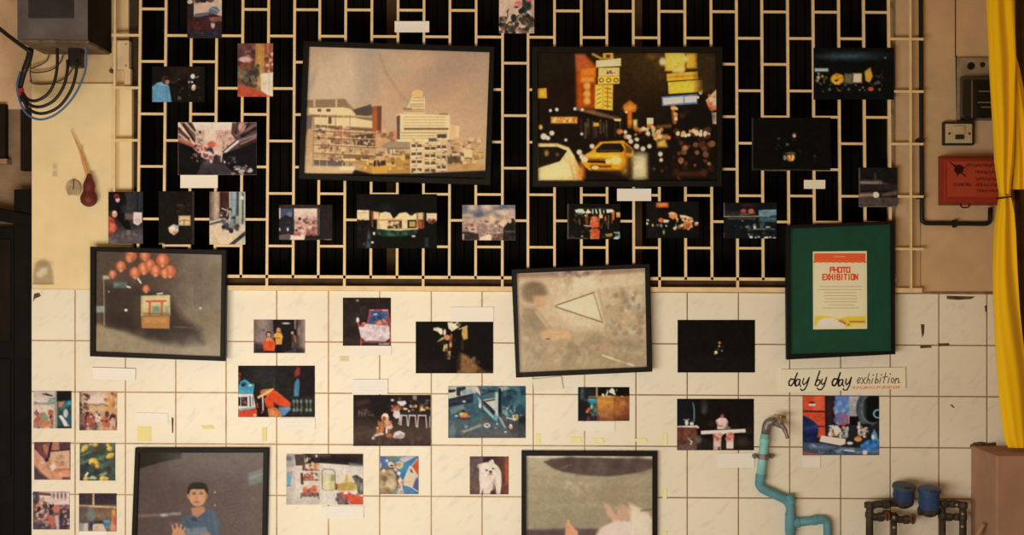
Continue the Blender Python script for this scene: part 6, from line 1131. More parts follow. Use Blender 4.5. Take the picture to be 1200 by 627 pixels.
c.R(124, 338, 232, 364, (190, 110, 44)).K(22, 128, 340, 230, 362, 6, 12, 8, 18, [(250, 206, 130), (236, 170, 90), (150, 80, 30)], .85).R(122, 335, 234, 367, (200, 120, 50), .25, 3)
for x, y, r in [(122, 312, 6), (148, 308, 7), (222, 305, 6), (252, 308, 6)]: c.E(x, y, r, r, (206, 206, 200), 1, 2)
c.P([(420, 290), (446, 270), (474, 290), (470, 318), (424, 318)], (176, 92, 28), 1, 4).L([(445, 300), (446, 378)], 18, (206, 100, 26), 1, 4).E(446, 302, 24, 10, (206, 130, 60), .8, 5).E(432, 318, 5, 5, (246, 216, 150)).R(460, 350, 476, 390, (222, 200, 110), .9, 4).R(516, 342, 542, 366, (226, 196, 150)).R(516, 366, 540, 388, (206, 130, 56)).R(298, 362, 320, 376, (226, 146, 60), 1, 3).E(82, 380, 8, 10, (206, 150, 60), 1, 3)
# right signs
c.R(590, 76, 672, 150, (206, 154, 56), 1, 5).R(600, 80, 660, 140, (222, 176, 80), .6, 10).R(676, 78, 720, 140, (196, 142, 44), 1, 5).E(580, 112, 12, 14, (250, 214, 150), .9, 6).E(672, 100, 10, 12, (244, 200, 120), .8, 5).E(536, 92, 16, 10, (130, 90, 40), .7, 8).P([(596, 162), (724, 152), (726, 184), (598, 192)], (196, 144, 44)).R(622, 138, 668, 158, (222, 176, 100), .9, 4).L([(610, 176), (715, 168)], 5, (150, 100, 30), .7).P([(602, 196), (742, 186), (745, 236), (604, 244)], (206, 158, 46)).P([(610, 202), (735, 194), (736, 230), (612, 238)], (222, 176, 62), .6, 5)
c.P([(576, 256), (722, 244), (722, 284), (578, 294)], (84, 110, 146)).P([(582, 262), (664, 256), (664, 280), (584, 288)], (236, 214, 184)).P([(670, 256), (718, 252), (718, 276), (670, 280)], (226, 206, 180)).E(735, 240, 7, 7, (240, 214, 190)).E(724, 258, 5, 6, (226, 220, 214)).R(720, 80, 800, 240, (56, 42, 28), .8, 16).P([(756, 270), (800, 224), (803, 310), (770, 300)], (196, 150, 110)).P([(760, 280), (790, 270), (800, 310), (770, 310)], (190, 90, 50), .8, 4).P([(780, 320), (803, 320), (803, 368), (784, 366)], (196, 176, 150)).B(8, 760, 240, 802, 320, 5, 10, [(226, 196, 166), (206, 110, 70)], .7).L([(622, 296), (630, 360)], 14, (190, 110, 50), .8, 4).B(8, 618, 296, 640, 360, 4, 8, [(240, 200, 140), (226, 150, 80)], .9).P([(650, 330), (690, 310), (690, 335), (655, 345)], (130, 84, 34), .9, 5).E(720, 340, 70, 40, (22, 17, 12), .9, 14).L([(560, 380), (610, 376)], 12, (176, 110, 50), .8, 5)
# crowd
c.R(400, 380, 803, 600, (24, 17, 12), .8, 14).B(90, 560, 390, 800, 590, 6, 18, [(40, 26, 18), (60, 38, 24), (28, 20, 15), (96, 56, 34), (20, 15, 12)], .6).B(26, 640, 395, 770, 415, 4, 9, [(226, 176, 120), (206, 140, 80), (250, 214, 160)], .9).B(18, 640, 440, 790, 540, 5, 13, [(150, 92, 60), (110, 66, 44), (176, 110, 70)], .6).P([(556, 440), (590, 430), (600, 460), (560, 462)], (206, 160, 70), .9, 5).P([(550, 410), (600, 410), (596, 428), (556, 430)], (200, 130, 60), .8, 5).B(30, 400, 380, 620, 430, 5, 11, [(226, 150, 80), (190, 100, 50), (240, 200, 150)], .7, 2)
c.R(640, 560, 760, 580, (70, 36, 28), .8, 6).E(500, 440, 30, 40, (20, 16, 14), .9, 6)
for x, y, r in [(443, 420, 9), (450, 438, 9), (474, 458, 10), (500, 468, 9), (526, 458, 8), (476, 430, 7), (520, 405, 8), (570, 490, 9), (574, 514, 7), (95, 418, 12), (128, 404, 9), (112, 424, 8), (240, 482, 10), (264, 512, 12), (292, 458, 9), (250, 500, 9), (400, 465, 10), (185, 432, 5), (250, 408, 5), (428, 400, 7), (545, 550, 6)]: c.E(x, y, r, r, (246, 220, 180), .95, 3)
# taxi
c.P([(250, 500), (285, 480), (325, 440), (420, 434), (462, 470), (458, 520), (440, 560), (400, 575), (280, 556), (248, 528)], (206, 130, 30), 1, 3).P([(308, 470), (336, 446), (410, 446), (424, 472), (415, 482), (310, 484)], (34, 26, 18)).L([(320, 476), (400, 476)], 8, (80, 56, 30), .8, 3).P([(265, 505), (345, 508), (345, 530), (280, 525)], (110, 66, 20), .9, 5).L([(275, 520), (345, 522)], 8, (40, 26, 14)).P([(270, 490), (400, 490), (395, 506), (275, 502)], (236, 164, 50), .8, 4).E(390, 516, 20, 15, (252, 206, 110), 1, 5).E(358, 520, 10, 8, (250, 214, 140), 1, 3).E(262, 512, 12, 10, (250, 224, 170), 1, 4).R(285, 535, 370, 545, (84, 50, 18), .9, 3).E(305, 545, 14, 7, (250, 200, 110)).R(290, 555, 420, 580, (28, 20, 14), .9, 6).L([(425, 480), (440, 550)], 10, (150, 92, 22), .8, 4).E(430, 555, 20, 24, (110, 76, 34), .8, 8).P([(424, 446), (460, 470), (455, 490), (430, 484)], (60, 42, 24), .8, 4)
# white car
c.P([(70, 446), (150, 446), (196, 462), (225, 510), (250, 560), (250, 601), (70, 601)], (196, 160, 106), 1, 4).P([(72, 460), (150, 460), (190, 476), (160, 520), (72, 548)], (32, 25, 20)).E(106, 486, 9, 12, (150, 96, 54), .9, 3).E(150, 492, 7, 8, (110, 76, 44), .8, 3).L([(195, 470), (215, 500)], 10, (226, 196, 140), .7, 4).P([(72, 550), (180, 520), (230, 570), (150, 590), (74, 600)], (214, 180, 124), .7, 10).E(246, 565, 16, 36, (190, 110, 44), .9, 8).L([(205, 540), (220, 590)], 8, (150, 116, 70), .7, 4)
c.P([(455, 490), (520, 490), (520, 590), (450, 595)], (176, 152, 112), .85, 12).E(486, 540, 24, 50, (206, 186, 146), .6, 16).R(436, 500, 456, 600, (50, 36, 24), .8, 6).R(522, 480, 560, 600, (28, 22, 18), .8, 6).L([(70, 598), (260, 600)], 4, (170, 136, 90))
outer = [(623.5, 54.5), (847, 54.5), (846.5, 218.5), (624, 219)]
framed(outer, grow(q, cr), YB, .024, 'large black framed photo of a night street with a yellow taxi on the grille', c, veil=.006, grain=.085, dark=17, gain=(1.35, 1.28, 1.1))

# lanterns
cr = (95, 280, 3.689)
q = [(61, 54), (608, 69), (601, 511), (59, 489)]
c = Pic(cr, q, res=1.4, seed=43).F((96, 78, 60)).G([(0, (92, 72, 56)), (.4, (88, 70, 56)), (.6, (120, 100, 78)), (1, (150, 130, 102))], axis='h').R(230, 60, 430, 250, (80, 60, 48), .5, 50)
c.P([(400, 320), (600, 310), (600, 470), (520, 460), (420, 400)], (136, 112, 78), .8, 24).P([(62, 372), (200, 400), (330, 450), (450, 462), (600, 455), (600, 515), (55, 500)], (158, 134, 100), 1, 10).P([(98, 200), (260, 210), (380, 240), (430, 330), (520, 400), (530, 450), (440, 462), (330, 445), (200, 400), (100, 365)], (66, 50, 40), .95, 18).P([(110, 320), (300, 330), (480, 380), (500, 430), (420, 440), (300, 420), (110, 366)], (56, 42, 34), .7, 16)
c.L([(98, 165), (100, 370)], 5, (150, 132, 100)).R(95, 158, 122, 174, (206, 186, 160), .9, 3).R(62, 290, 102, 318, (150, 144, 132)).P([(62, 365), (100, 370), (100, 430), (62, 470)], (176, 140, 92), .6, 10).R(138, 184, 200, 212, (96, 100, 84)).K(8, 142, 190, 198, 208, 5, 10, 6, 12, [(130, 140, 116), (70, 74, 62)], .8)
for x, y, r in [(216, 72, 24), (208, 84, 15), (276, 72, 22), (136, 152, 16), (172, 118, 21), (233, 146, 23), (272, 126, 25), (298, 112, 22), (322, 136, 24), (352, 92, 27), (384, 140, 25), (362, 148, 19), (281, 216, 15)]:
    c.E(x, y, r + 4, r + 4, (140, 78, 46), .5, 6).E(x, y, r, r * 1.05, (204, 98, 56), 1, 2).E(x - r * .1, y - r * .1, r * .4, r * .6, (238, 170, 120), .85, 5).E(x, y + r * .95, r * .25, r * .25, (230, 180, 130), .8, 2)
c.L([(246, 172), (258, 190)], 8, (222, 206, 180)).L([(200, 206), (212, 210)], 7, (226, 220, 206)).L([(330, 238), (352, 235)], 6, (226, 210, 186)).E(194, 308, 7, 6, (236, 220, 190)).E(120, 228, 3, 4, (190, 170, 130))
c.P([(258, 246), (384, 242), (386, 330), (258, 334)], (206, 176, 112)).R(264, 250, 380, 300, (214, 196, 140), .7, 8).L([(282, 270), (366, 268)], 8, (206, 80, 50)).L([(298, 272), (296, 328)], 10, (206, 90, 56)).L([(350, 270), (348, 328)], 10, (206, 90, 56)).R(308, 290, 340, 318, (110, 136, 116), .9, 5).R(360, 290, 380, 320, (130, 146, 120), .7, 5).R(268, 318, 384, 332, (110, 80, 54), .6, 3).P([(258, 336), (384, 332), (382, 388), (262, 386)], (184, 122, 60)).R(275, 342, 370, 362, (206, 144, 76), .7, 6).P([(220, 250), (258, 244), (258, 380), (230, 370)], (84, 64, 46), .6, 10)
for x in (492, 504, 516): c.L([(x, 130), (x + 2, 295)], 5, (104, 84, 66), .7, 3)
c.L([(500, 80), (504, 220)], 16, (128, 108, 86), .4, 8).E(516, 300, 7, 6, (206, 196, 170)).L([(400, 380), (480, 384)], 4, (130, 112, 90), .7, 2).B(26, 430, 90, 600, 300, 14, 40, [(132, 110, 86), (112, 92, 72)], .25, 12).B(26, 80, 410, 590, 500, 14, 40, [(166, 142, 108), (140, 116, 86)], .25, 12)
outer = grow([(38, 33), (629, 47), (621, 529), (37, 508)], cr)
framed(outer, grow(q, cr), YB, .024, 'black framed photo of red lanterns over a small shrine, hung at lower left', c, veil=.06)

# washed out, its reflection haze painted into the print colours
cr = (590, 300, 2.726)
q = [(42, 56), (453, 39), (459, 356), (51, 374)]
c = Pic(cr, q, res=1.4, seed=44).F((190, 158, 116)).G([(0, (206, 172, 130)), (.5, (196, 164, 122)), (1, (172, 144, 104))])
c.P([(42, 56), (453, 39), (453, 52), (250, 66), (48, 72)], (150, 108, 84), .8, 3).B(14, 180, 44, 330, 64, 4, 10, [(110, 80, 66), (206, 160, 130)], .6, 2).P([(200, 80), (450, 55), (456, 250), (320, 250), (230, 255), (170, 170)], (214, 186, 144), .6, 18).P([(165, 160), (290, 115), (318, 210)], (222, 194, 150), .9, 4).L([(168, 158), (290, 116)], 4, (126, 98, 66)).L([(165, 162), (316, 212)], 4, (130, 102, 70)).L([(288, 118), (316, 210)], 5, (170, 140, 100)).L([(305, 110), (325, 200)], 10, (176, 146, 106), .7, 4)
c.P([(325, 110), (450, 100), (456, 260), (335, 260)], (170, 140, 98), .7, 14).B(50, 330, 120, 450, 250, 5, 14, [(190, 158, 116), (150, 120, 84), (196, 150, 104), (164, 148, 120), (210, 180, 136)], .6, 3).K(14, 370, 90, 450, 180, 8, 20, 14, 40, [(206, 178, 132), (176, 146, 104), (150, 124, 90)], .6, 3).P([(60, 240), (330, 240), (458, 330), (458, 358), (51, 374)], (166, 138, 98), .7, 22).P([(52, 200), (100, 180), (140, 230), (130, 310), (60, 320)], (156, 128, 92), .7, 16)
c.E(97, 108, 38, 28, (128, 102, 72), .95, 6).E(92, 130, 32, 20, (140, 110, 78), .9, 6).P([(95, 128), (130, 118), (142, 150), (110, 170), (95, 150)], (202, 152, 102), .95, 4).E(120, 118, 20, 10, (130, 102, 72), .8, 4).P([(60, 160), (100, 165), (150, 235), (100, 240), (60, 220)], (150, 122, 88), .8, 8).L([(105, 180), (140, 225)], 7, (196, 164, 118), .9, 3).P([(118, 245), (150, 232), (210, 245), (215, 262), (150, 272), (122, 266)], (206, 158, 108), .95, 5).E(143, 265, 8, 3, (110, 66, 50)).L([(318, 318), (415, 350)], 6, (226, 196, 150)).B(40, 60, 260, 450, 360, 8, 26, [(176, 146, 106), (156, 130, 92), (190, 160, 118)], .35, 8).E(310, 290, 20, 10, (196, 140, 100), .6, 6).L([(50, 75), (170, 70)], 14, (190, 156, 116), .6, 5).P([(340, 270), (440, 275), (450, 300), (350, 290)], (150, 126, 92), .6, 8)
c.K(60, 325, 100, 452, 260, 5, 16, 4, 22, [(206, 176, 132), (140, 112, 78), (120, 98, 70), (196, 140, 96), (160, 150, 130)], .45, 1.5).B(40, 60, 255, 450, 350, 4, 14, [(146, 118, 82), (206, 174, 130), (130, 104, 74)], .3, 3).B(20, 180, 70, 320, 110, 6, 20, [(226, 200, 156), (176, 146, 106)], .4, 5)
for k in range(9): c.L([(70 + k * 40, 350 - (k % 3) * 14), (110 + k * 38, 262 + (k % 4) * 12)], 3, (140, 112, 78), .4, 2)
outer = grow([(25, 42), (468, 24), (476, 370), (40, 389)], cr)
framed(outer, grow(q, cr), YB, .024, 'black framed pale washed out photo in the centre, tilted at the sill', c, veil=.12)

# man with a blue top, glass reflections painted into the print
cr = (140, 500, 4.937)
q = [(112, 151), (832, 151), (824, 760), (92, 764)]
c = Pic(cr, q, res=1.4, seed=45).F((112, 92, 82)).G([(0, (104, 84, 76)), (1, (120, 100, 88))], axis='h').P([(105, 150), (360, 150), (352, 182), (240, 205), (108, 245)], (44, 33, 30), 1, 5)
for k in range(16): c.L([(620, 260 + k * 26), (720, 270 + k * 22)], 5, (128, 108, 96), .6, 4)
c.R(575, 200, 605, 760, (120, 98, 84), .6, 8).R(720, 280, 832, 700, (132, 114, 98), .35, 20).P([(745, 270), (828, 240), (828, 320), (750, 345)], (140, 140, 132), .95, 6).L([(752, 300), (826, 275)], 10, (170, 170, 160), .7, 4).P([(105, 340), (350, 300), (350, 420), (105, 480)], (106, 86, 76), .5, 30).L([(110, 516), (200, 512), (350, 502)], 12, (150, 134, 120), .9, 6).E(258, 512, 20, 8, (220, 206, 186), .9, 4).E(320, 505, 24, 6, (196, 180, 160), .8, 4).L([(110, 520), (160, 516)], 16, (146, 104, 76), .6, 5).R(290, 555, 360, 567, (140, 124, 112), .7, 4)
c.E(552, 380, 5, 6, (206, 180, 150)).E(552, 455, 6, 5, (196, 170, 140)).P([(340, 585), (365, 530), (420, 500), (500, 470), (550, 490), (578, 530), (584, 640), (570, 770), (350, 770)], (92, 106, 120), 1, 4).P([(380, 590), (500, 580), (520, 628), (390, 634)], (136, 144, 148), .9, 5).L([(545, 500), (565, 640)], 14, (112, 126, 138), .6, 6).L([(380, 540), (420, 600)], 12, (76, 90, 106), .6, 6).P([(415, 470), (490, 460), (495, 490), (450, 525), (420, 510)], (206, 142, 96), 1, 3).P([(412, 530), (440, 524), (450, 545), (425, 550)], (66, 70, 84), .9, 3)
c.E(452, 395, 52, 66, (224, 164, 114), 1, 2).E(400, 400, 9, 18, (206, 140, 96)).E(501, 402, 9, 18, (206, 140, 96)).P([(392, 385), (396, 350), (430, 335), (480, 335), (512, 355), (512, 392), (500, 380), (490, 362), (440, 358), (412, 364), (402, 392)], (50, 36, 32), 1, 3).E(455, 342, 50, 20, (46, 33, 30), 1, 3).L([(425, 372), (436, 366)], 4, (236, 190, 146)).E(432, 390, 9, 3.5, (90, 56, 44), .9, 1).E(472, 390, 9, 3.5, (90, 56, 44), .9, 1).L([(450, 395), (446, 416)], 5, (190, 126, 84), .7, 2).E(446, 436, 15, 5, (176, 84, 66), .9, 2).E(478, 420, 16, 24, (236, 184, 134), .5, 8).L([(420, 382), (440, 380)], 3, (70, 44, 36), .8).L([(464, 380), (484, 382)], 3, (70, 44, 36), .8)
c.P([(300, 640), (310, 600), (335, 580), (370, 600), (395, 640), (390, 700), (310, 700)], (222, 154, 104), 1, 3)
for a, b in [((318, 610), (306, 575)), ((336, 600), (330, 565)), ((352, 600), (356, 570)), ((366, 610), (378, 588))]: c.L([a, b], 11, (226, 162, 112), 1, 2)
c.P([(350, 650), (560, 640), (570, 700), (350, 700)], (80, 96, 112), .8, 8).P([(470, 625), (520, 615), (540, 645), (480, 655)], (214, 150, 104), .9, 4)
outer = grow([(89, 124), (863, 124), (849, 800), (62, 802)], cr)
framed(outer, grow(q, cr), -0.003, .024, 'black framed portrait photo of a person in a blue top', c, veil=.05, gain=(.80, .76, .74))

# pale picture, bottom centre, with reflections of an awning and hand painted in
cr = (590, 480, 4.267)
q = [(114, 231), (746, 234), (746, 740), (112, 738)]
c = Pic(cr, q, res=1.4, seed=46).F((164, 142, 106)).G([(0, (176, 154, 118)), (.4, (160, 140, 104)), (1, (150, 130, 98))])
c.P([(114, 231), (746, 234), (746, 243), (114, 243)], (206, 184, 148)).P([(200, 262), (240, 246), (340, 238), (746, 250), (746, 292), (660, 318), (540, 334), (420, 330), (300, 312), (250, 295)], (88, 68, 56), 1, 6).B(26, 260, 250, 720, 315, 14, 40, [(104, 82, 68), (74, 56, 48), (112, 92, 76)], .4, 10).L([(280, 300), (320, 280), (340, 275)], 7, (140, 112, 90), .6, 3)
for k in range(7): c.L([(116, 330 + k * 34), (300, 350 + k * 26), (520, 352 + k * 26), (744, 318 + k * 34)], 8, (174, 152, 116) if k % 2 else (150, 130, 98), .45, 7)
c.B(20, 300, 360, 420, 420, 5, 12, [(190, 168, 128), (206, 180, 140)], .35, 4).E(560, 420, 70, 56, (156, 126, 96), .6, 20).P([(500, 465), (530, 480), (570, 540), (600, 560), (560, 580), (520, 520)], (214, 160, 122), .9, 6).P([(628, 465), (660, 480), (730, 520), (742, 570), (740, 640), (640, 640), (630, 520)], (226, 196, 160), .9, 8).P([(560, 490), (600, 480), (640, 500), (620, 560), (570, 550)], (206, 158, 122), .8, 10).P([(455, 640), (490, 590), (560, 555), (640, 560), (742, 600), (742, 740), (455, 740)], (224, 190, 164), 1, 8).P([(650, 500), (742, 545), (742, 625), (700, 640), (640, 600)], (222, 196, 160), .9, 8).L([(690, 505), (742, 500)], 8, (110, 90, 70), .7, 4).P([(112, 600), (300, 595), (470, 596), (455, 640), (455, 740), (112, 738)], (96, 74, 66), .95, 6).P([(310, 570), (330, 565), (350, 590), (372, 610), (372, 740), (305, 740)], (214, 146, 104), 1, 5).L([(326, 575), (324, 556)], 12, (222, 164, 120), .9, 3).R(120, 610, 300, 625, (84, 62, 58), .6, 6)
outer = grow([(90, 208), (770, 210), (770, 790), (90, 788)], cr)
framed(outer, grow(q, cr), -0.003, .024, 'black framed pale photo with a dark reflection painted along its top, at the bottom centre', c, veil=.08)

# green framed poster
cr = (910, 250, 2.85)
inner = [(44, 51), (384, 37), (387, 463), (45, 474)]
outer = grow([(31, 40), (396, 24), (398, 471), (35, 489)], cr)
t = framed(outer, grow(inner, cr), YB, .024, 'black framed green mount with a small white exhibition poster at the right', None, veil=.01)
M_GREEN = material('green_mount', alb((20, 56, 36), 985, 340), 0.85, 0.1, noise=0.12, nscale=30)
bm = bmesh.new(); g = grow([(40, 47), (388, 33), (391, 467), (41, 478)], cr); quad_solid(bm, g, YB - .0035, YB - .006)
obj('green_mount', bm, M_GREEN, t)
cr = (940, 285, 5.7)
c = Pic(cr, [(72, 56), (432, 52), (434, 572), (74, 576)], res=4.0, seed=47).F((212, 180, 132)).R(80, 68, 424, 118, (196, 78, 36))
c.L([(80 + i * 21.5, 118 + (3 if i % 2 else 8)) for i in range(17)], 12, (196, 78, 36)).L([(110 + i * 18, 131) for i in range(8)], 3, (226, 186, 140), .6).R(210, 86, 290, 94, (226, 150, 110), .6, 2)
c.text('PHOTO', 188, 162, 130, 32, 9, (190, 52, 34)).R(140, 206, 372, 246, (226, 160, 80), .35, 4).text('EXHIBITION', 138, 208, 232, 36, 8, (186, 46, 32), gap=.35)
r = random.Random(5)
for i, (xa, xb) in enumerate([(118, 395), (112, 405), (150, 360), (145, 370), (150, 370), (150, 375), (175, 355), (140, 388)]):
    y = 290 + i * 20.5; x = xa
    while x < xb - 6:
        w = r.uniform(8, 26); c.L([(x, y), (min(x + w, xb), y - 1)], 5.0, (146, 116, 80), .75, 1.2); x += w + 5
c.P([(82, 492), (110, 484), (180, 490), (250, 505), (300, 490), (424, 486), (424, 560), (82, 560)], (222, 160, 50), 1, 2).P([(92, 558), (110, 520), (150, 500), (210, 502), (270, 530), (290, 560)], (222, 200, 160), 1, 3).P([(235, 520), (260, 508), (290, 525), (300, 548), (265, 535)], (150, 96, 50), .8, 2).R(315, 518, 420, 530, (140, 90, 40), .8, 1).L([(165, 525), (205, 520), (195, 540)], 6, (170, 180, 180), .8, 2).L([(170, 548), (200, 545)], 5, (150, 150, 140), .8, 2).E(310, 544, 7, 6, (120, 76, 40), .9).R(330, 540, 420, 558, (222, 190, 130), .7, 3)
pic = c; pic.S(1)
print_mesh('poster', pic, YB - .0072, parent=t, veil=.01)

# ------------------------------------------------------------------ hand-lettered sign
cr = (910, 420, 7.5)
c = Pic(cr, [(42, 98), (1132, 78), (1136, 268), (46, 300)], res=3.2, seed=48).F((220, 188, 142))
BK = (26, 22, 24)
for pts, w in [([(152, 186), (126, 180), (109, 208), (110, 236), (130, 240), (150, 214), (182, 130)], 13), ([(166, 180), (158, 215), (166, 242)], 12),
               ([(206, 186), (182, 184), (166, 214), (172, 244), (190, 236), (208, 192)], 11), ([(206, 192), (203, 228), (212, 246)], 11),
               ([(240, 176), (228, 214), (238, 232), (262, 214), (288, 168)], 11), ([(288, 168), (266, 240), (246, 274), (224, 282), (212, 270)], 12),
               ([(380, 112), (338, 234)], 13), ([(348, 206), (370, 186), (384, 196), (378, 224), (356, 242), (338, 234)], 11),
               ([(402, 182), (392, 216), (404, 230), (424, 214), (440, 168)], 11), ([(440, 168), (420, 240), (396, 274), (372, 276), (358, 262)], 12),
               ([(530, 182), (506, 180), (489, 210), (492, 236), (512, 240), (530, 214), (560, 128)], 15), ([(546, 180), (540, 216), (546, 242)], 14),
               ([(582, 186), (556, 190), (546, 220), (550, 244), (568, 236), (585, 192)], 11), ([(584, 192), (580, 228), (590, 244)], 11),
               ([(614, 182), (606, 214), (616, 232), (636, 214), (658, 168)], 12), ([(658, 168), (640, 240), (620, 276), (600, 284), (586, 268)], 13)]:
    c.L(pts, w, BK)
TH = (60, 48, 44)
for pts in [[(710, 202), (734, 190), (738, 174), (724, 170), (709, 196), (714, 220), (736, 210)], [(750, 170), (776, 222)], [(784, 166), (746, 224)],
            [(814, 132), (791, 222)], [(796, 198), (812, 182), (820, 192), (813, 222)], [(846, 176), (835, 220)], [(886, 132), (866, 214)],
            [(868, 200), (882, 182), (895, 190), (886, 214), (866, 218)], [(917, 170), (905, 217)], [(961, 126), (939, 216)], [(934, 167), (976, 160)], [(991, 170), (980, 216)],
            [(1022, 172), (1036, 190), (1022, 216), (1008, 206), (1010, 182), (1022, 172)], [(1050, 174), (1040, 219)], [(1044, 196), (1064, 174), (1075, 182), (1068, 214), (1086, 210)]]:
    c.L(pts, 7.5, TH)
for x, y in [(850, 147), (922, 144), (1001, 138)]: c.E(x, y, 6, 7, TH)
r = random.Random(9); x = 662
while x < 1084:
    w = r.uniform(6, 10); k = r.randrange(4); y0, y1 = 248 - (x - 662) * .012, 268 - (x - 662) * .016
    for a, b in [[((0, 0), (0, 1)), ((0, 0), (1, .3))], [((0, 1), (.5, 0)), ((.5, 0), (1, 1))], [((0, 0), (1, 0)), ((0, 0), (0, 1))], [((0, 1), (1, 1)), ((1, 1), (1, 0))]][k],:
        for p_, q_ in (a, b): c.L([(x + p_[0] * w, y0 + p_[1] * (y1 - y0)), (x + q_[0] * w, y0 + q_[1] * (y1 - y0))], 4.5, (200, 80, 60), .85)
    x += w + 4
c.S(1)
o = print_mesh('hand_lettered_sign', c, -.009, thick=.006)
tag(o, 'long cream sign hand lettered day by day exhibition below the green poster', 'sign')

# ------------------------------------------------------------------ caption cards and sticky notes
def card(name, quad, rgb, label, cat, group, y, lines=0, ink=(214, 192, 164), thick=.001, curl=.0, seed=60):
    cr = (0, 0, 1.0)
    c = Pic(cr, quad, res=2.2, seed=seed).F(rgb)
    (x0, y0), (x1, y1), (x2, y2), (x3, y3) = quad
    for k in range(lines):
        f = (k + 1) / (lines + 1); a = .12 + .05 * (k % 2)
        xa, ya = x0 + (x3 - x0) * f, y0 + (y3 - y0) * f; xb, yb_ = x1 + (x2 - x1) * f, y1 + (y2 - y1) * f
        c.L([(xa + (xb - xa) * a, ya + (yb_ - ya) * a), (xa + (xb - xa) * (.9 - .1 * (k % 2)), ya + (yb_ - ya) * .9)], .6, ink, .32, .3)
    c.N(1.2, 6)
    return tag(print_mesh(name, c, y, thick=thick, curl=curl), label, cat, group)
GC = 'caption cards'
def rc(x0, y0, x1, y1, t=0): return [(x0, y0), (x1, y0 + t), (x1, y1 + t), (x0, y1)]
CW = 0
card('caption_card', rc(462.5, 25, 503, 38), (224, 204, 172), 'white caption card at the top of the grille above the framed skyline', 'caption card', GC, YP_G, 3, curl=.003)
card('caption_card', rc(211.5, 205.2, 255.3, 220.4), (236, 212, 180), 'white caption card under the busy street photo', 'caption card', GC, YP_G - .002, 0, curl=.003)
card('caption_card', rc(723, 221.2, 763, 235.6), (228, 200, 168), 'white caption card below the framed night street', 'caption card', GC, YP_G, 3, curl=.003)
card('caption_card', rc(942, 211, 967, 221.3), (216, 182, 140), 'tiny caption card below the black photo with the amber lamp', 'caption card', GC, YP_G, 3, (150, 116, 80), curl=.002)
card('caption_card', [(108, 430.5), (159, 432), (158.5, 445.8), (109.5, 444.5)], (244, 226, 206), 'slanting white caption card under the framed lanterns', 'caption card', GC, YP_T - .004, 3, curl=.004)
card('caption_card', rc(416.5, 405.2, 458.5, 416.2), (246, 230, 200), 'white caption card under the rickshaw photo', 'caption card', GC, YP_T, 2, curl=.002)
card('caption_card', rc(413, 444.5, 454.5, 461.8), (244, 226, 202), 'white caption card above the photo of the crouching person', 'caption card', GC, YP_T - .002, 3, curl=.003)
card('caption_card', rc(328, 490, 369.5, 503.5), (248, 230, 200), 'white caption card under the photo of the sleeper in red', 'caption card', GC, YP_T, 2, curl=.003)
card('caption_card', rc(528, 359.8, 578.5, 377), (244, 224, 188), 'white caption card above the dark photo with gold shapes', 'caption card', GC, YP_T + .0012, 1, curl=.003)
card('caption_card', [(624, 444.5), (657.5, 441), (660, 456), (626, 459.5)], (232, 208, 170), 'tilted white caption card below the washed out framed photo', 'caption card', GC, YP_T - .004, 3, curl=.004)
card('caption_card', rc(676, 494, 720.5, 505), (244, 226, 190), 'white caption card under the orange brown counter photo', 'caption card', GC, YP_T, 2, curl=.002)
card('caption_card', rc(840.5, 531.2, 884, 548), (226, 200, 170), 'white caption card under the photo of the person ironing', 'caption card', GC, YP_T, 4, (170, 140, 116), curl=.002)
card('caption_card', rc(940.2, 534.3, 961.3, 547.8), (222, 194, 154), 'small caption card under the blue and red market goods photo', 'caption card', GC, YP_T, 3, curl=.002)
card('caption_card', rc(376.5, 593, 426, 607.5), (244, 226, 210), 'white caption card under the bright kitchen photo', 'caption card', GC, YP_T, 3, curl=.004)
card('caption_card', [(160, 483.5), (197, 484.5), (197, 495.5), (160, 493.5)], (248, 234, 208), 'white caption card above the yellow sticky note at left', 'caption card', GC, YP_T, 2, curl=.003)
card('caption_card', rc(93, 622.5, 125, 632), (244, 224, 206), 'white caption card at the bottom edge under the print with blue cups', 'caption card', GC, YP_T, 1, curl=.002)
card('caption_card', rc(398, 417.5, 408.5, 423.5), (230, 206, 160), 'tiny yellowed caption scrap below the rickshaw photo', 'caption card', GC, YP_T, 2, (150, 120, 76))
GY = 'yellow tape and notes'
YL = (238, 212, 134)
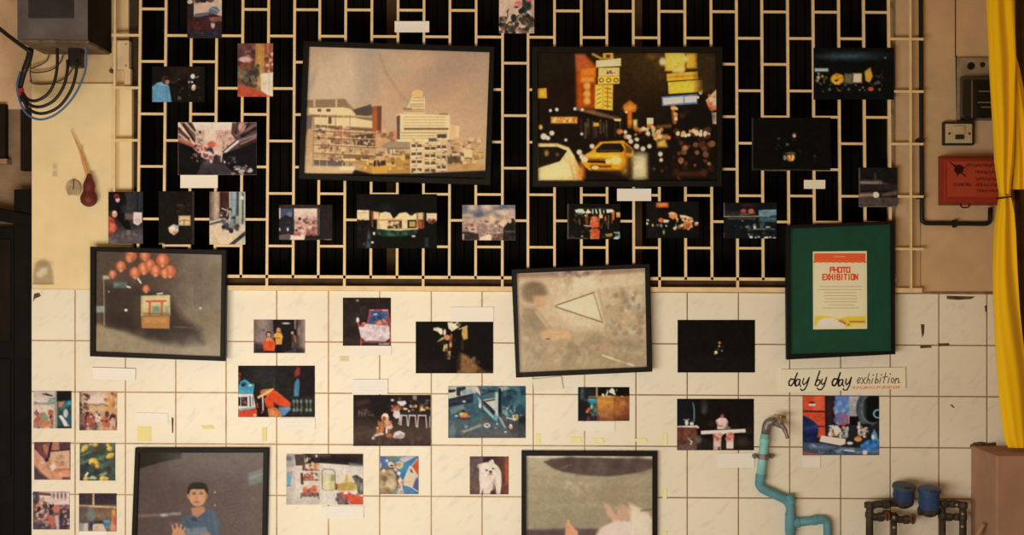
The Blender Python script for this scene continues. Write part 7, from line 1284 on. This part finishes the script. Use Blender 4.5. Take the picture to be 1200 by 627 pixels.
for quad, lab in [(rc(161, 500, 177, 517), 'square yellow sticky note under the caption card at left'),
                  ([(236, 499), (249.5, 498.5), (251, 502.5), (238, 503)], 'flat yellow tape strip above the framed person in blue, left of two'),
                  (rc(307, 501, 312.5, 516.5), 'upright yellow tape strip above the right corner of the framed person in blue'),
                  (rc(627.5, 508.5, 632.8, 521), 'upright yellow tape strip above the left corner of the bottom centre frame'),
                  (rc(668.7, 512.3, 681, 518.2), 'first flat yellow tape strip above the bottom centre frame'),
                  ([(694, 513.5), (706, 513), (708, 519), (699, 519.5)], 'ragged flat yellow tape strip above the middle of the bottom centre frame'),
                  ([(743, 514), (757, 513.5), (758.5, 518), (744, 517.5)], 'thin flat yellow tape strip above the right part of the bottom centre frame'),
                  (rc(776.3, 508, 781.6, 521.5), 'upright yellow tape strip above the right corner of the bottom centre frame'),
                  (rc(776.3, 573, 781.3, 585), 'upright yellow tape strip beside the right edge of the bottom centre frame'),
                  (rc(776, 622.5, 781, 634), 'upright yellow tape strip at the bottom edge right of the bottom centre frame')]:
    card('yellow_tape', quad, YL, lab, 'tape', GY, -.0022, 0, thick=.0008, curl=.002)

# faded cut-out and grey mark on the left plaster
c = Pic((0, 300, 3.917), (146, 14, 240, 142), seed=70).F((196, 160, 108))
c = Pic((0, 120, 2.724), [(105, 498), (170, 498), (172, 582), (103, 582)], res=2.0, seed=70).F((223, 188, 131)).E(137, 548, 31, 46, (172, 142, 100), 1, 5).R(104, 556, 171, 582, (172, 142, 100), .9, 5).P([(116, 545), (135, 528), (150, 526), (150, 545), (130, 560), (118, 556)], (214, 186, 140), .9, 4).E(140, 515, 20, 8, (150, 120, 84), .6, 6).L([(106, 578), (170, 578)], 5, (150, 118, 78), .8, 2)
tag(print_mesh('faded_sticker', c, .0025, thick=.001), 'faded brown dome shaped sticker on the plaster left of the framed lanterns', 'sticker')
c = Pic((0, 120, 2.724), (166, 190, 184, 240), res=2.0, seed=71).F((217, 183, 127)).R(168, 196, 182, 212, (182, 150, 104), .8, 2).R(168, 218, 182, 236, (180, 148, 102), .8, 2)
tag(print_mesh('paper_label', c, .0025, thick=.0008), 'small faded paper label on the plaster left of the gourd', 'label')
